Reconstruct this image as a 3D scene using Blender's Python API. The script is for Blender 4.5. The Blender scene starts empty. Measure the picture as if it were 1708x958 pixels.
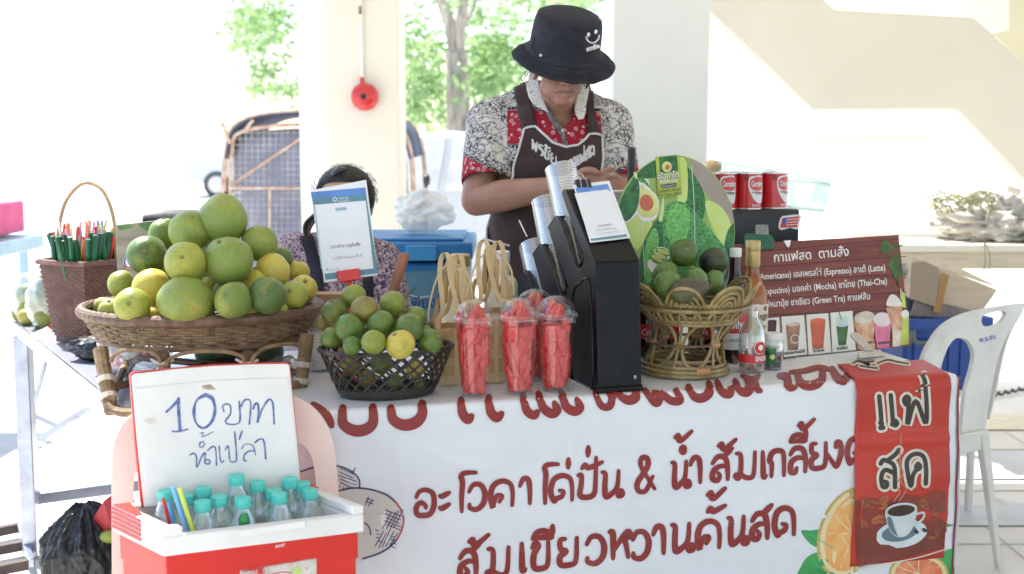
import bpy, bmesh, math, random
from mathutils import Vector, Matrix, noise
from mathutils.bvhtree import BVHTree
R = math.radians
sc = bpy.context.scene
COL = sc.collection
rnd = random.Random(7)

# ---------------------------------------------------------------- camera
CAM_H, PITCH, F = 1.30, R(7.0), 2030.0
cam_d = bpy.data.cameras.new('camera'); cam = bpy.data.objects.new('camera', cam_d); COL.objects.link(cam)
cam.location = (0, 0, CAM_H); cam.rotation_euler = (R(90) - PITCH, 0, 0)
cam_d.sensor_width = 36; cam_d.lens = 36 * F / 1708
cam_d.clip_start = .05; cam_d.clip_end = 800
cam_d.dof.use_dof = True; cam_d.dof.focus_distance = 2.75; cam_d.dof.aperture_fstop = 4.2
sc.camera = cam
# ---------------------------------------------------------------- sky, sun, exposure
SUN_EL, SUN_AZ = 56, 318          # azimuth measured clockwise from +Y (the far side)
w = bpy.data.worlds.new('World'); sc.world = w; w.use_nodes = True
wn = w.node_tree; bgn = wn.nodes['Background']
sky = wn.nodes.new('ShaderNodeTexSky'); sky.sky_type = 'NISHITA'; sky.sun_disc = False
sky.sun_elevation = R(SUN_EL); sky.sun_rotation = R(SUN_AZ); sky.air_density = 1.0; sky.dust_density = 1.0; sky.ozone_density = 1.0
wn.links.new(sky.outputs[0], bgn.inputs[0]); bgn.inputs[1].default_value = .15
sd = bpy.data.lights.new('sun', 'SUN'); sd.energy = 4.5; sd.angle = R(.5); sd.color = (1, .95, .88)
so = bpy.data.objects.new('sun', sd); COL.objects.link(so)
dv = Vector((math.sin(R(SUN_AZ)) * math.cos(R(SUN_EL)), math.cos(R(SUN_AZ)) * math.cos(R(SUN_EL)), math.sin(R(SUN_EL))))
so.rotation_euler = (-dv).to_track_quat('-Z', 'Y').to_euler(); so.location = (-5, 8, 12)
vs = sc.view_settings; vs.view_transform = 'Standard'; vs.look = 'None'; vs.exposure = 1.30; vs.gamma = 1; vs.use_curve_mapping = False
sc.cycles.max_bounces = 10; sc.cycles.transparent_max_bounces = 40; sc.cycles.diffuse_bounces = 6
sc.cycles.sample_clamp_indirect = 8

# ---------------------------------------------------------------- measuring helpers
def ray(px, py):
    x = (px - 854) / F; y = (479 - py) / F
    return Vector((x, math.cos(PITCH) + y * math.sin(PITCH), -math.sin(PITCH) + y * math.cos(PITCH)))
EYE = Vector((0, 0, CAM_H))
def G(px, py, z=.0):
    r = ray(px, py); return EYE + r * ((z - CAM_H) / r.z)
def D(px, py, Y):
    r = ray(px, py); return EYE + r * (Y / r.y)
def PX(Y): return Y / F * 1.0      # metres per photo pixel at depth Y (about)

# ---------------------------------------------------------------- materials
MATS = {}
def _n(nt, t, **kw):
    n = nt.nodes.new(t)
    for k, v in kw.items(): setattr(n, k, v)
    return n
def mat(name, col, rough=.5, var=.08, vscale=12, bump=0, bscale=60, metal=0, col2=None, spots=None, coat=0, trans=0, sss=0, objcol=False, spec=.5, coord='Object', stretch=None, emit=0):
    if name in MATS: return MATS[name]
    m = bpy.data.materials.new(name); m.use_nodes = True; nt = m.node_tree; L = nt.links
    p = nt.nodes['Principled BSDF']
    p.inputs['Roughness'].default_value = rough; p.inputs['Metallic'].default_value = metal
    p.inputs['Specular IOR Level'].default_value = spec
    p.inputs['Coat Weight'].default_value = coat
    p.inputs['Transmission Weight'].default_value = trans
    if sss: p.inputs['Subsurface Weight'].default_value = sss; p.inputs['Subsurface Radius'].default_value = (.02, .008, .004); p.inputs['Subsurface Scale'].default_value = .5
    tc = _n(nt, 'ShaderNodeTexCoord'); src = tc.outputs[coord]
    if stretch:
        mp = _n(nt, 'ShaderNodeMapping'); mp.inputs['Scale'].default_value = stretch; L.new(src, mp.inputs[0]); src = mp.outputs[0]
    no = _n(nt, 'ShaderNodeTexNoise'); no.inputs['Scale'].default_value = vscale; no.inputs['Detail'].default_value = 6; L.new(src, no.inputs['Vector'])
    c = tuple(col) + (1,)
    c2 = tuple(col2) + (1,) if col2 else tuple(max(0, v * (1 - var * 2.5)) for v in col) + (1,)
    mx = _n(nt, 'ShaderNodeMix', data_type='RGBA')
    rp = _n(nt, 'ShaderNodeMapRange'); rp.inputs[1].default_value = .35; rp.inputs[2].default_value = .68
    L.new(no.outputs[0], rp.inputs[0]); L.new(rp.outputs[0], mx.inputs[0])
    mx.inputs[6].default_value = c; mx.inputs[7].default_value = c2
    if objcol:
        oi = _n(nt, 'ShaderNodeObjectInfo'); L.new(oi.outputs['Color'], mx.inputs[6])
        m2 = _n(nt, 'ShaderNodeMix', data_type='RGBA'); m2.blend_type = 'MULTIPLY'; m2.inputs[0].default_value = 1
        L.new(oi.outputs['Color'], m2.inputs[6]); m2.inputs[7].default_value = c2; L.new(m2.outputs[2], mx.inputs[7])
    out = mx.outputs[2]
    if spots:
        sc_, thr, scol = spots
        n2 = _n(nt, 'ShaderNodeTexNoise'); n2.inputs['Scale'].default_value = sc_; n2.inputs['Detail'].default_value = 3; L.new(src, n2.inputs['Vector'])
        r2 = _n(nt, 'ShaderNodeMapRange'); r2.inputs[1].default_value = thr; r2.inputs[2].default_value = thr + .08; L.new(n2.outputs[0], r2.inputs[0])
        m3 = _n(nt, 'ShaderNodeMix', data_type='RGBA'); L.new(r2.outputs[0], m3.inputs[0]); L.new(out, m3.inputs[6]); m3.inputs[7].default_value = tuple(scol) + (1,)
        out = m3.outputs[2]
    L.new(out, p.inputs['Base Color'])
    rr = _n(nt, 'ShaderNodeMapRange'); rr.inputs[3].default_value = max(.02, rough - .08); rr.inputs[4].default_value = min(1, rough + .12)
    L.new(no.outputs[0], rr.inputs[0]); L.new(rr.outputs[0], p.inputs['Roughness'])
    if bump:
        nb = _n(nt, 'ShaderNodeTexNoise'); nb.inputs['Scale'].default_value = bscale; nb.inputs['Detail'].default_value = 4; L.new(src, nb.inputs['Vector'])
        b = _n(nt, 'ShaderNodeBump'); b.inputs['Strength'].default_value = bump; b.inputs['Distance'].default_value = .004
        L.new(nb.outputs[0], b.inputs['Height']); L.new(b.outputs[0], p.inputs['Normal'])
    MATS[name] = m; return m
def clear(name, tint=(1, 1, 1), refl=.12, rough=.03, haze=0.0, hcol=(.8, .85, .88)):
    if name in MATS: return MATS[name]
    m = bpy.data.materials.new(name); m.use_nodes = True; nt = m.node_tree; L = nt.links; nt.nodes.clear()
    o = _n(nt, 'ShaderNodeOutputMaterial'); tr = _n(nt, 'ShaderNodeBsdfTransparent'); tr.inputs[0].default_value = tuple(tint) + (1,)
    g = _n(nt, 'ShaderNodeBsdfGlossy'); g.inputs[1].default_value = rough; g.inputs[0].default_value = (1, 1, 1, 1)
    lw = _n(nt, 'ShaderNodeLayerWeight'); lw.inputs[0].default_value = .35
    mr = _n(nt, 'ShaderNodeMapRange'); mr.inputs[3].default_value = refl * .4; mr.inputs[4].default_value = min(1, refl * 4); L.new(lw.outputs['Facing'], mr.inputs[0])
    a = _n(nt, 'ShaderNodeMixShader'); L.new(mr.outputs[0], a.inputs[0])
    base = tr.outputs[0]
    if haze:
        df = _n(nt, 'ShaderNodeBsdfDiffuse'); df.inputs[0].default_value = tuple(hcol) + (1,)
        h = _n(nt, 'ShaderNodeMixShader'); h.inputs[0].default_value = haze; L.new(tr.outputs[0], h.inputs[1]); L.new(df.outputs[0], h.inputs[2]); base = h.outputs[0]
    L.new(base, a.inputs[1]); L.new(g.outputs[0], a.inputs[2]); L.new(a.outputs[0], o.inputs[0])
    MATS[name] = m; return m

# ---------------------------------------------------------------- mesh helpers
class MB:
    def __init__(s): s.v = []; s.f = []; s.m = []
    def add(s, vs, fs, m=0):
        b = len(s.v); s.v += [Vector(v) for v in vs]
        s.f += [tuple(b + i for i in f) for f in fs]; s.m += [m] * len(fs); return s
    def box(s, c, d, rot=None, m=0):
        c = Vector(c); x, y, z = d[0] / 2, d[1] / 2, d[2] / 2
        vs = [Vector(p) for p in [(-x,-y,-z),(x,-y,-z),(x,y,-z),(-x,y,-z),(-x,-y,z),(x,-y,z),(x,y,z),(-x,y,z)]]
        if rot is not None: vs = [rot @ v for v in vs]
        return s.add([c + v for v in vs], [(0,3,2,1),(4,5,6,7),(0,1,5,4),(1,2,6,5),(2,3,7,6),(3,0,4,7)], m)
    def hexa(s, q0, q1, m=0):   # two quads (matching corners)
        return s.add(list(q0) + list(q1), [(3,2,1,0),(4,5,6,7),(0,1,5,4),(1,2,6,5),(2,3,7,6),(3,0,4,7)], m)
    def tube(s, pts, r, n=8, closed=False, m=0, flat=None, up=None, caps=True):
        pts = [Vector(p) for p in pts]; N = len(pts)
        rs = list(r) if isinstance(r, (list, tuple)) else [r] * N
        vs = []; prev = None
        for i in range(N):
            if closed: t = pts[(i + 1) % N] - pts[i - 1]
            else: t = pts[min(i + 1, N - 1)] - pts[max(i - 1, 0)]
            if t.length < 1e-9: t = Vector((0, 0, 1))
            t.normalize()
            if up is not None: a = Vector(up).cross(t)
            elif prev is None: a = t.orthogonal()
            else: a = prev - t * prev.dot(t)
            if a.length < 1e-6: a = t.orthogonal()
            a.normalize(); b = t.cross(a); prev = a
            fl = flat if flat else 1
            for k in range(n):
                an = 2 * math.pi * (k + .5) / n
                vs.append(pts[i] + a * math.cos(an) * rs[i] + b * math.sin(an) * rs[i] * fl)
        fs = []
        for i in range(N if closed else N - 1):
            j = (i + 1) % N
            for k in range(n):
                l = (k + 1) % n; fs.append((i*n+k, i*n+l, j*n+l, j*n+k))
        if not closed and caps:
            fs.append(tuple(range(n))[::-1]); fs.append(tuple((N-1)*n + k for k in range(n)))
        return s.add(vs, fs, m)
    def lathe(s, prof, n=24, c=(0,0,0), rot=None, m=0, sx=1, sy=1, capb=True, capt=True):
        c = Vector(c); vs = []
        for r, z in prof:
            for k in range(n):
                a = 2 * math.pi * k / n; v = Vector((r * math.cos(a) * sx, r * math.sin(a) * sy, z))
                if rot is not None: v = rot @ v
                vs.append(c + v)
        fs = []
        for i in range(len(prof) - 1):
            for k in range(n):
                l = (k + 1) % n; fs.append((i*n+k, i*n+l, (i+1)*n+l, (i+1)*n+k))
        if capb: fs.append(tuple(range(n))[::-1])
        if capt: fs.append(tuple((len(prof)-1)*n + k for k in range(n)))
        return s.add(vs, fs, m)
    def ball(s, c, r, n=16, rot=None, m=0):
        if not isinstance(r, (tuple, list)): r = (r, r, r)
        pr = []; c = Vector(c); vs = []; K = n // 2
        for i in range(1, K):
            ph = math.pi * i / K
            for k in range(n):
                a = 2 * math.pi * k / n
                v = Vector((r[0]*math.sin(ph)*math.cos(a), r[1]*math.sin(ph)*math.sin(a), -r[2]*math.cos(ph)))
                if rot is not None: v = rot @ v
                vs.append(c + v)
        b = Vector((0,0,-r[2])); t = Vector((0,0,r[2]))
        if rot is not None: b = rot @ b; t = rot @ t
        fs = []
        for i in range(K - 2):
            for k in range(n):
                l = (k+1) % n; fs.append((i*n+k, i*n+l, (i+1)*n+l, (i+1)*n+k))
        B = len(vs); vs += [c + b, c + t]
        for k in range(n):
            l = (k+1) % n; fs.append((B, l, k)); fs.append((B+1, (K-2)*n+k, (K-2)*n+l))
        return s.add(vs, fs, m)
    def capsule(s, p, r1, q, r2, n=14):
        p = Vector(p); q = Vector(q); d = q - p; L = d.length; t = d.normalized()
        pts = []; rs = []
        for a in (-80, -55, -30, -10): pts.append(p + t * r1 * math.sin(R(a))); rs.append(r1 * math.cos(R(a)))
        for k in range(5): pts.append(p.lerp(q, k / 4)); rs.append(r1 + (r2 - r1) * k / 4)
        for a in (10, 30, 55, 80): pts.append(q + t * r2 * math.sin(R(a))); rs.append(r2 * math.cos(R(a)))
        return s.tube(pts, rs, n)
    def prism(s, poly, d, m=0):     # poly: 3D ring, d: extrusion vector
        n = len(poly); d = Vector(d); a = [Vector(p) for p in poly]; b = [p + d for p in a]
        fs = [tuple(range(n))[::-1], tuple(range(n, 2*n))] + [(i, (i+1) % n, n + (i+1) % n, n + i) for i in range(n)]
        return s.add(a + b, fs, m)
    def obj(s, name, m=None, parent=None, smooth=True, bevel=0, seg=2, angle=35):
        me = bpy.data.meshes.new(name); me.from_pydata([tuple(v) for v in s.v], [], s.f)
        ms = m if isinstance(m, (list, tuple)) else [m]
        for x in ms: me.materials.append(x)
        if len(ms) > 1: me.polygons.foreach_set('material_index', s.m)
        o = bpy.data.objects.new(name, me); COL.objects.link(o)
        # origin to the mesh centre-bottom
        bmx = bmesh.new(); bmx.from_mesh(me); bmesh.ops.recalc_face_normals(bmx, faces=bmx.faces[:]); bmx.to_mesh(me); bmx.free()
        if s.v:
            mn = Vector([min(v[i] for v in s.v) for i in range(3)]); mxx = Vector([max(v[i] for v in s.v) for i in range(3)])
            c = Vector(((mn.x+mxx.x)/2, (mn.y+mxx.y)/2, mn.z)); me.transform(Matrix.Translation(-c)); o.location = c
        if smooth:
            me.polygons.foreach_set('use_smooth', [True] * len(me.polygons))
            if angle: me.set_sharp_from_angle(angle=R(angle))
        if bevel:
            bv = o.modifiers.new('bevel', 'BEVEL'); bv.width = bevel; bv.segments = seg; bv.limit_method = 'ANGLE'; bv.angle_limit = R(35); bv.harden_normals = False
        if parent is not None: setpar(o, parent)
        return o
def wloc(o):
    v = o.location.copy(); p = o.parent
    while p: v = v + p.location; p = p.parent
    return v
def setpar(o, p):      # things are never rotated or scaled, so a plain offset is enough
    o.parent = p; o.location = o.location - wloc(p)
def empty(name, loc): 
    o = bpy.data.objects.new(name, None); COL.objects.link(o); o.location = loc; o.empty_display_size = .05; return o
def tag(o, label, cat=None, group=None):
    o['label'] = label
    if cat: o['category'] = cat
    if group: o['group'] = group
    return o
def thing(name, loc, label, cat, group=None): return tag(empty(name, loc), label, cat, group)
def struct(o): o['kind'] = 'structure'; return o
def stuff(o): o['kind'] = 'stuff'; return o
def copy_tree(o, par=None):
    c = o.copy(); COL.objects.link(c)
    if par: c.parent = par
    for ch in [x for x in bpy.data.objects if x.parent == o]: copy_tree(ch, c)
    return c

def cat(pts, n=8, closed=False):    # catmull-rom
    P = [Vector(p) for p in pts]; N = len(P); out = []
    if N < 3 and not closed: 
        return [P[0].lerp(P[1], i / n) for i in range(n + 1)] if N == 2 else P
    for i in range(N if closed else N - 1):
        if closed: a, b, c, d = P[i-1], P[i], P[(i+1) % N], P[(i+2) % N]
        else: a = P[max(i-1, 0)]; b = P[i]; c = P[i+1]; d = P[min(i+2, N-1)]
        for k in range(n):
            t = k / n
            out.append(.5 * ((2*b) + (c-a)*t + (2*a - 5*b + 4*c - d)*t*t + (3*b - a - 3*c + d)*t**3))
    if not closed: out.append(P[-1])
    return out
def lerp(a, b, t): return a + (b - a) * t

# ---------------------------------------------------------------- flat print laid on surfaces
class Plane:
    """surface through three points; at(px,py,off) = where the sight line of a photo pixel meets it"""
    def __init__(s, a, b, c):
        s.p = Vector(a); s.n = (Vector(b) - s.p).cross(Vector(c) - s.p).normalized()
        if s.n.dot(EYE - s.p) < 0: s.n = -s.n
    def at(s, px, py, off=0):
        r = ray(px, py); t = (s.p - EYE).dot(s.n) / r.dot(s.n); return EYE + r * t + s.n * off
class Print:
    """collects strokes and filled outlines printed on a surface, one mesh per colour"""
    def __init__(s, surf, nx=1): s.s = surf; s.mb = {}; s.k = 0; s.nx = nx
    def _b(s, m): return s.mb.setdefault(m.name, (MB(), m))[0]
    def stroke(s, m, pts, w, off=.0006, smooth=6, close=False, taper=False):
        s.k += 1; off = off + (s.k % 7) * .00003
        P = cat([Vector((p[0], p[1], 0)) for p in pts], smooth, close) if smooth > 1 else [Vector((p[0], p[1], 0)) for p in pts]
        N = len(P); ws = [w] * N
        if taper: ws = [w * (.55 + .6 * math.sin(math.pi * (.12 + .76 * i / (N - 1)))) for i in range(N)]
        A = []; B = []
        for i in range(N):
            t = (P[(i+1) % N] - P[i-1]) if close else (P[min(i+1, N-1)] - P[max(i-1, 0)])
            if t.length < 1e-6: t = Vector((1, 0, 0))
            t.normalize(); n = Vector((-t.y, t.x, 0)) * ws[i] / 2
            A.append(P[i] + n); B.append(P[i] - n)
        ring = []; vs = []
        if not close:
            e = (P[-1] - P[-2]).normalized(); b = (P[0] - P[1]).normalized()
            nE = Vector((-e.y, e.x, 0)) * ws[-1] / 2; nB = Vector((b.y, -b.x, 0)) * ws[0] / 2
        nx = s.nx; vs = []
        for k in range(nx + 1): vs += [s.s.at(lerp(a.x, c.x, k/nx), lerp(a.y, c.y, k/nx), off) for a, c in zip(A, B)]
        fs = [(k*N + i, k*N + (i+1) % N, (k+1)*N + (i+1) % N, (k+1)*N + i) for k in range(nx) for i in range(N if close else N - 1)]
        if not close:
            for (c, d, n_, ia, ib, ww) in ((P[-1], e, nE, N-1, (nx+1)*N-1, ws[-1]), (P[0], b, nB, 0, nx*N, ws[0])):
                k0 = len(vs)
                mid = [c + n_ * math.cos(a) + d * ww / 2 * math.sin(a) for a in (math.pi*.25, math.pi*.5, math.pi*.75)]
                vs += [s.s.at(p.x, p.y, off) for p in mid]; fs.append(tuple([ia, k0, k0+1, k0+2, ib] + ([ib - N*q for q in range(1, nx)] if nx > 1 else [])))
        s._b(m).add(vs, fs)
    def poly(s, m, pts, off=.0004, smooth=0):
        s.k += 1; off = off + (s.k % 7) * .00003
        if smooth: pts = [(p.x, p.y) for p in cat([Vector((p[0], p[1], 0)) for p in pts], smooth, True)]
        cx = sum(p[0] for p in pts) / len(pts); cy = sum(p[1] for p in pts) / len(pts); n = len(pts)
        K = 4; vs = []
        for k in range(K): f = 1 - k/K; vs += [s.s.at(lerp(cx, p[0], f), lerp(cy, p[1], f), off) for p in pts]
        s._b(m).add(vs + [s.s.at(cx, cy, off)], [(k*n+i, k*n+(i+1) % n, (k+1)*n+(i+1) % n, (k+1)*n+i) for k in range(K-1) for i in range(n)] + [((K-1)*n+i, (K-1)*n+(i+1) % n, K*n) for i in range(n)])
    def quad(s, m, pts, off=.0004):
        s._b(m).add([s.s.at(p[0], p[1], off) for p in pts], [(0, 1, 2, 3)])
    def ell(s, m, cx, cy, rx, ry, rot=0, off=.0004, n=28):
        ca, sa = math.cos(R(rot)), math.sin(R(rot)); pts = []
        for i in range(n):
            a = 2 * math.pi * i / n; x = rx * math.cos(a); y = ry * math.sin(a); pts.append((cx + x*ca - y*sa, cy + x*sa + y*ca))
        s.poly(m, pts, off)
    def ring(s, m, cx, cy, rx, ry, w, rot=0, off=.0006, n=14):
        ca, sa = math.cos(R(rot)), math.sin(R(rot)); pts = []
        for i in range(n):
            a = 2 * math.pi * i / n; x = rx * math.cos(a); y = ry * math.sin(a); pts.append((cx + x*ca - y*sa, cy + x*sa + y*ca))
        s.stroke(m, pts, w, off, 4, True)
    def type(s, m, text, p0, p1, h, off=.0007, bold=0.0, squeeze=None):
        """small type set along the pixel line p0 -> p1, letter height h pixels"""
        vs, fs, wd = set_type(text, bold)
        ux, uy = p1[0] - p0[0], p1[1] - p0[1]; L = math.hypot(ux, uy); ux /= L; uy /= L
        k = L / wd
        s._b(m).add([s.s.at(p0[0] + ux*x*k + uy*y*h, p0[1] + uy*x*k - ux*y*h, off) for x, y in vs], fs)
    def thai(s, m, text, p0, p1, h, w, off=.0007, taper=True, wob=0):
        """brush lettering from stroke glyphs"""
        seq, tot = [], 0
        for ch in text:
            if ch == ' ': tot += .6; continue
            g = GLYPH[ch]
            if g[0] == 0: seq.append((last, g)); continue
            seq.append((tot, g)); last = tot; tot += g[0] + .12
        ux, uy = p1[0] - p0[0], p1[1] - p0[1]; L = math.hypot(ux, uy); ux /= L; uy /= L; k = L / tot
        for x0, g in seq:
            for st in g[1]:
                pts = []
                for (x, y) in st:
                    X = (x0 + x) * k; Y = y * h
                    if wob: X += rnd.uniform(-wob, wob); Y += rnd.uniform(-wob, wob)
                    pts.append((p0[0] + ux*X + uy*Y*.0, p0[1] + uy*X - Y))
                s.stroke(m, pts, w, off, 5, False, taper)
    def done(s, parent, names=None, single=False):
        out = []
        for k, (mb, m) in s.mb.items():
            o = mb.obj((names or {}).get(k, 'print'), m, parent, smooth=False); out.append(o)
            if not single: stuff(o)
        s.mb = {}; return out
MARKS = set('่้๊๋์ํั็ิีึืฺุู')
_tc = {}
def _text_mesh(t, bold=0):
    if (t, bold) in _tc: return _tc[(t, bold)]
    c = bpy.data.curves.new('t', 'FONT'); c.body = t; c.resolution_u = 2; c.offset = bold
    o = bpy.data.objects.new('t', c); COL.objects.link(o)
    dg = bpy.context.evaluated_depsgraph_get(); me = bpy.data.meshes.new_from_object(o.evaluated_get(dg))
    r = ([(v.co.x, v.co.y) for v in me.vertices], [tuple(p.vertices) for p in me.polygons])
    bpy.data.objects.remove(o); bpy.data.curves.remove(c); bpy.data.meshes.remove(me)
    _tc[(t, bold)] = r; return r
def _w(t): 
    a = _text_mesh(t + '.')[0]; b = _text_mesh('.')[0]
    return max(x for x, y in a) - max(x for x, y in b)
def set_type(text, bold=0):
    text = text.replace('ำ', 'ํา')
    base = ''.join(ch for ch in text if ch not in MARKS)
    v, f = _text_mesh(base, bold); v = list(v); f = list(f); i = 0
    for ch in text:
        if ch in MARKS:
            mv, mf = _text_mesh(ch, bold)
            if mv:
                mxx = max(x for x, y in mv); X = _w(base[:i]) ; b = len(v)
                sh = X if min(x for x, y in mv) < -.05 else X - mxx - .02
                v += [(x + sh, y) for x, y in mv]; f += [tuple(b + q for q in p) for p in mf]
        else: i += 1
    wd = max(x for x, y in v)
    return v, f, wd
C = lambda x, y, r, n=8: [(x + r*math.cos(2*math.pi*i/n), y + r*math.sin(2*math.pi*i/n)) for i in range(n + 1)]
GLYPH = {
 'อ': (.75, [[(.05,.75),(.18,.97),(.45,1),(.7,.82),(.74,.4),(.6,.05),(.3,0),(.08,.08),(.06,.36),(.22,.52),(.4,.4),(.42,.3)]]),
 'ะ': (.5, [[(.0,.62),(.15,.6),(.5,.72)],[(.0,.15),(.15,.12),(.5,.26)]]),
 'โ': (.55, [[(.22,0),(.22,.6),(.25,1.15),(.2,1.4),(.35,1.52),(.75,1.5)]]),
 'ว': (.72, [[(.08,.7),(.25,.96),(.55,.93),(.72,.6),(.66,.2),(.4,-.02),(.12,.05),(.1,.2)]]),
 'ค': (.88, [[(.35,.18),(.45,.4),(.25,.42),(.12,.12),(.1,0),(.02,.45),(.14,.85),(.45,1),(.75,.86),(.84,.5),(.82,0)]]),
 'า': (.52, [[(.03,.72),(.18,.98),(.42,.95),(.5,.6),(.5,0)]]),
 'ด': (.85, [[(.36,.42),(.50,.36),(.44,.18),(.24,.10),(.15,.02),(.03,.4),(.14,.85),(.45,1),(.74,.86),(.82,.5),(.82,0)]]),
 'ต': (.85, [[(.38,.3),(.45,.5),(.28,.45),(.15,.02),(.03,.4),(.14,.85),(.42,.9),(.74,.96),(.82,.5),(.82,0)]]),
 '่': (0, [[(.5,1.2),(.52,1.55)]]),
 '้': (0, [[(.1,1.42),(.25,1.5),(.25,1.34),(.4,1.3),(.85,1.62)]]),
 'ั': (0, [[(.1,1.2),(.22,1.32),(.35,1.2),(.85,1.38)]]),
 'ี': (0, [[(.05,1.18),(.2,1.4),(.5,1.42),(.72,1.2),(.35,1.2),(.05,1.18)],[(.72,1.22),(.76,1.6)]]),
 'ํ': (0, [C(.5,1.3,.11)]),
 'ป': (.78, [[(.05,.9),(.18,.9),(.16,.5),(.12,.1),(.38,0),(.66,.1),(.72,.6),(.74,1.55)]]),
 'น': (.88, [[(.05,.98),(.18,.9),(.16,.4),(.2,0),(.42,.08),(.66,.35),(.72,.98)],[(.68,.3),(.7,.0),(.86,.02),(.84,.18),(.68,.18)]]),
 '&': (1.05, [[(1.0,.05),(.3,.95),(.32,1.3),(.6,1.28),(.62,.95),(.1,.35),(.15,.02),(.55,0),(.9,.55)]]),
 'ส': (.82, [[(.05,.68),(.28,.93),(.6,.85),(.7,.4),(.7,0)],[(.7,.5),(.4,.55),(.1,.4),(.05,.08),(.25,0),(.36,.16),(.28,.3)],[(.5,.9),(.9,1.22)]]),
 'ม': (.88, [[(.05,.98),(.22,.9),(.22,.3),(.12,.0),(.02,.1),(.2,.12),(.5,-.02),(.74,.1),(.8,.98)]]),
 'เ': (.22, [[(.05,1),(.06,.4),(.08,.0),(.2,.05)]]),
 'แ': (.52, [[(.05,1),(.06,.4),(.08,.0),(.2,.05),(.16,.18)],[(.38,1),(.39,.4),(.41,.0),(.53,.05),(.49,.18)]]),
 'ก': (.76, [[(.12,0),(.14,.5),(.03,.62),(.15,.92),(.45,1),(.7,.85),(.72,0)]]),
 'ล': (.8, [[(.05,.72),(.25,.95),(.6,.9),(.74,.5),(.72,0)],[(.73,.5),(.4,.58),(.1,.42),(.06,.05),(.26,0),(.34,.18)]]),
 'ย': (.82, [[(.3,.98),(.1,.94),(.12,.62),(.34,.52),(.1,.34),(.12,.04),(.5,0),(.74,.15),(.78,.98)]]),
 'ง': (.72, [[(.45,.75),(.5,.95),(.66,.9),(.7,.5),(.5,.02),(.35,.1),(.05,.5)]]),
 'ข': (.75, [[(.08,.8),(.2,.98),(.32,.85),(.15,.55),(.15,.08),(.42,0),(.68,.15),(.7,.98)]]),
 'ช': (.8, [[(.08,.8),(.2,.98),(.32,.85),(.15,.55),(.15,.08),(.42,0),(.66,.2),(.62,.8),(.88,1.15)]]),
 'ห': (.85, [[(.05,.98),(.18,.9),(.18,0)],[(.18,.25),(.5,.7),(.74,.95),(.8,.78),(.62,.68),(.68,.4),(.74,0)]]),
 'พ': (.85, [[(.05,.85),(.18,.95),(.16,.5),(.18,0),(.42,.7),(.66,0),(.8,1)]]),
 'ฟ': (.85, [[(.02,.75),(.1,.95),(.22,.85),(.18,.5),(.2,0),(.42,.7),(.64,0),(.8,1),(.8,1.6)]]),
 'ร': (.6, [[(.55,1),(.2,.95),(.08,.7),(.3,.62),(.55,.5),(.52,.08),(.35,.02)]]),
 'ท': (.82, [[(.05,.95),(.18,.9),(.16,0),(.3,.6),(.55,1),(.68,.85),(.7,0)]]),
 'บ': (.8, [[(.05,.98),(.18,.9),(.16,.4),(.18,.02),(.6,.02),(.7,.3),(.72,1)]]),
 'จ': (.7, [[(.1,.8),(.4,1),(.65,.7),(.6,.1),(.35,0),(.3,.3)]]),
 '.': (.2, [[(.05,.02),(.1,.02)]]),
}
MARKS_Y = None
# ================================================================ SETTING
cream = mat('cream_paint', (.80, .75, .63), .6, .02, 2.5, bump=.08, bscale=90)
cream2 = mat('old_cream_paint', (.86, .855, .80), .6, .03, 2, bump=.08, bscale=90, spots=(9, .72, (.62, .60, .53)))
concrete = mat('pale_concrete', (.76, .73, .68), .7, .05, 3, bump=.15, bscale=150, spots=(4, .66, (.5, .48, .44)))
asphalt = mat('sunny_paving', (.62, .61, .59), .85, .06, 5, bump=.3, bscale=200)
stripe = mat('yellow_floor_stripe', (.78, .71, .50), .6, .08, 20)
greyband = mat('grey_floor_band', (.60, .61, .63), .5, .06, 6)
white_p = mat('sunlit_face_white', (.8, .8, .78), .7, .02)
def sheet(name, x0, y0, x1, y1, z, m, nx=1, ny=1):
    b = MB(); vs = [(lerp(x0, x1, i/nx), lerp(y0, y1, j/ny), z) for j in range(ny+1) for i in range(nx+1)]
    b.add(vs, [(j*(nx+1)+i, j*(nx+1)+i+1, (j+1)*(nx+1)+i+1, (j+1)*(nx+1)+i) for j in range(ny) for i in range(nx)])
    return b.obj(name, m, smooth=False)
struct(sheet('ground', -300, -100, 300, 400, -.12, asphalt))
# hall floor: a slab with tile joints
b = MB(); b.box((3.2, 1.0, -.055), (10.6, 13.4, .1)); fl = struct(b.obj('floor', concrete, bevel=.01))
joint = mat('floor_joint', (.58, .56, .52), .9, .05)
jb = MB()
for i in range(18): jb.box((-2.0 + i*.6, 1.0, -.0035), (.006, 13.3, .003))
for j in range(22): jb.box((3.2, -5.2 + j*.6, -.0025), (10.5, .006, .003))
stuff(jb.obj('joint', joint, fl, smooth=False))
p = G(1650, 705); q = G(1650, 860)
for nm, yy, ww, m_ in (('yellow_line', p.y, .28, stripe), ('grey_band', q.y, .22, greyband), ('grey_band', G(1650, 775).y, .42, greyband)):
    bb = MB(); bb.box((4.9, yy, .0015), (7.1, ww, .003)); struct(bb.obj('floor_' + nm, m_, smooth=False))
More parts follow.
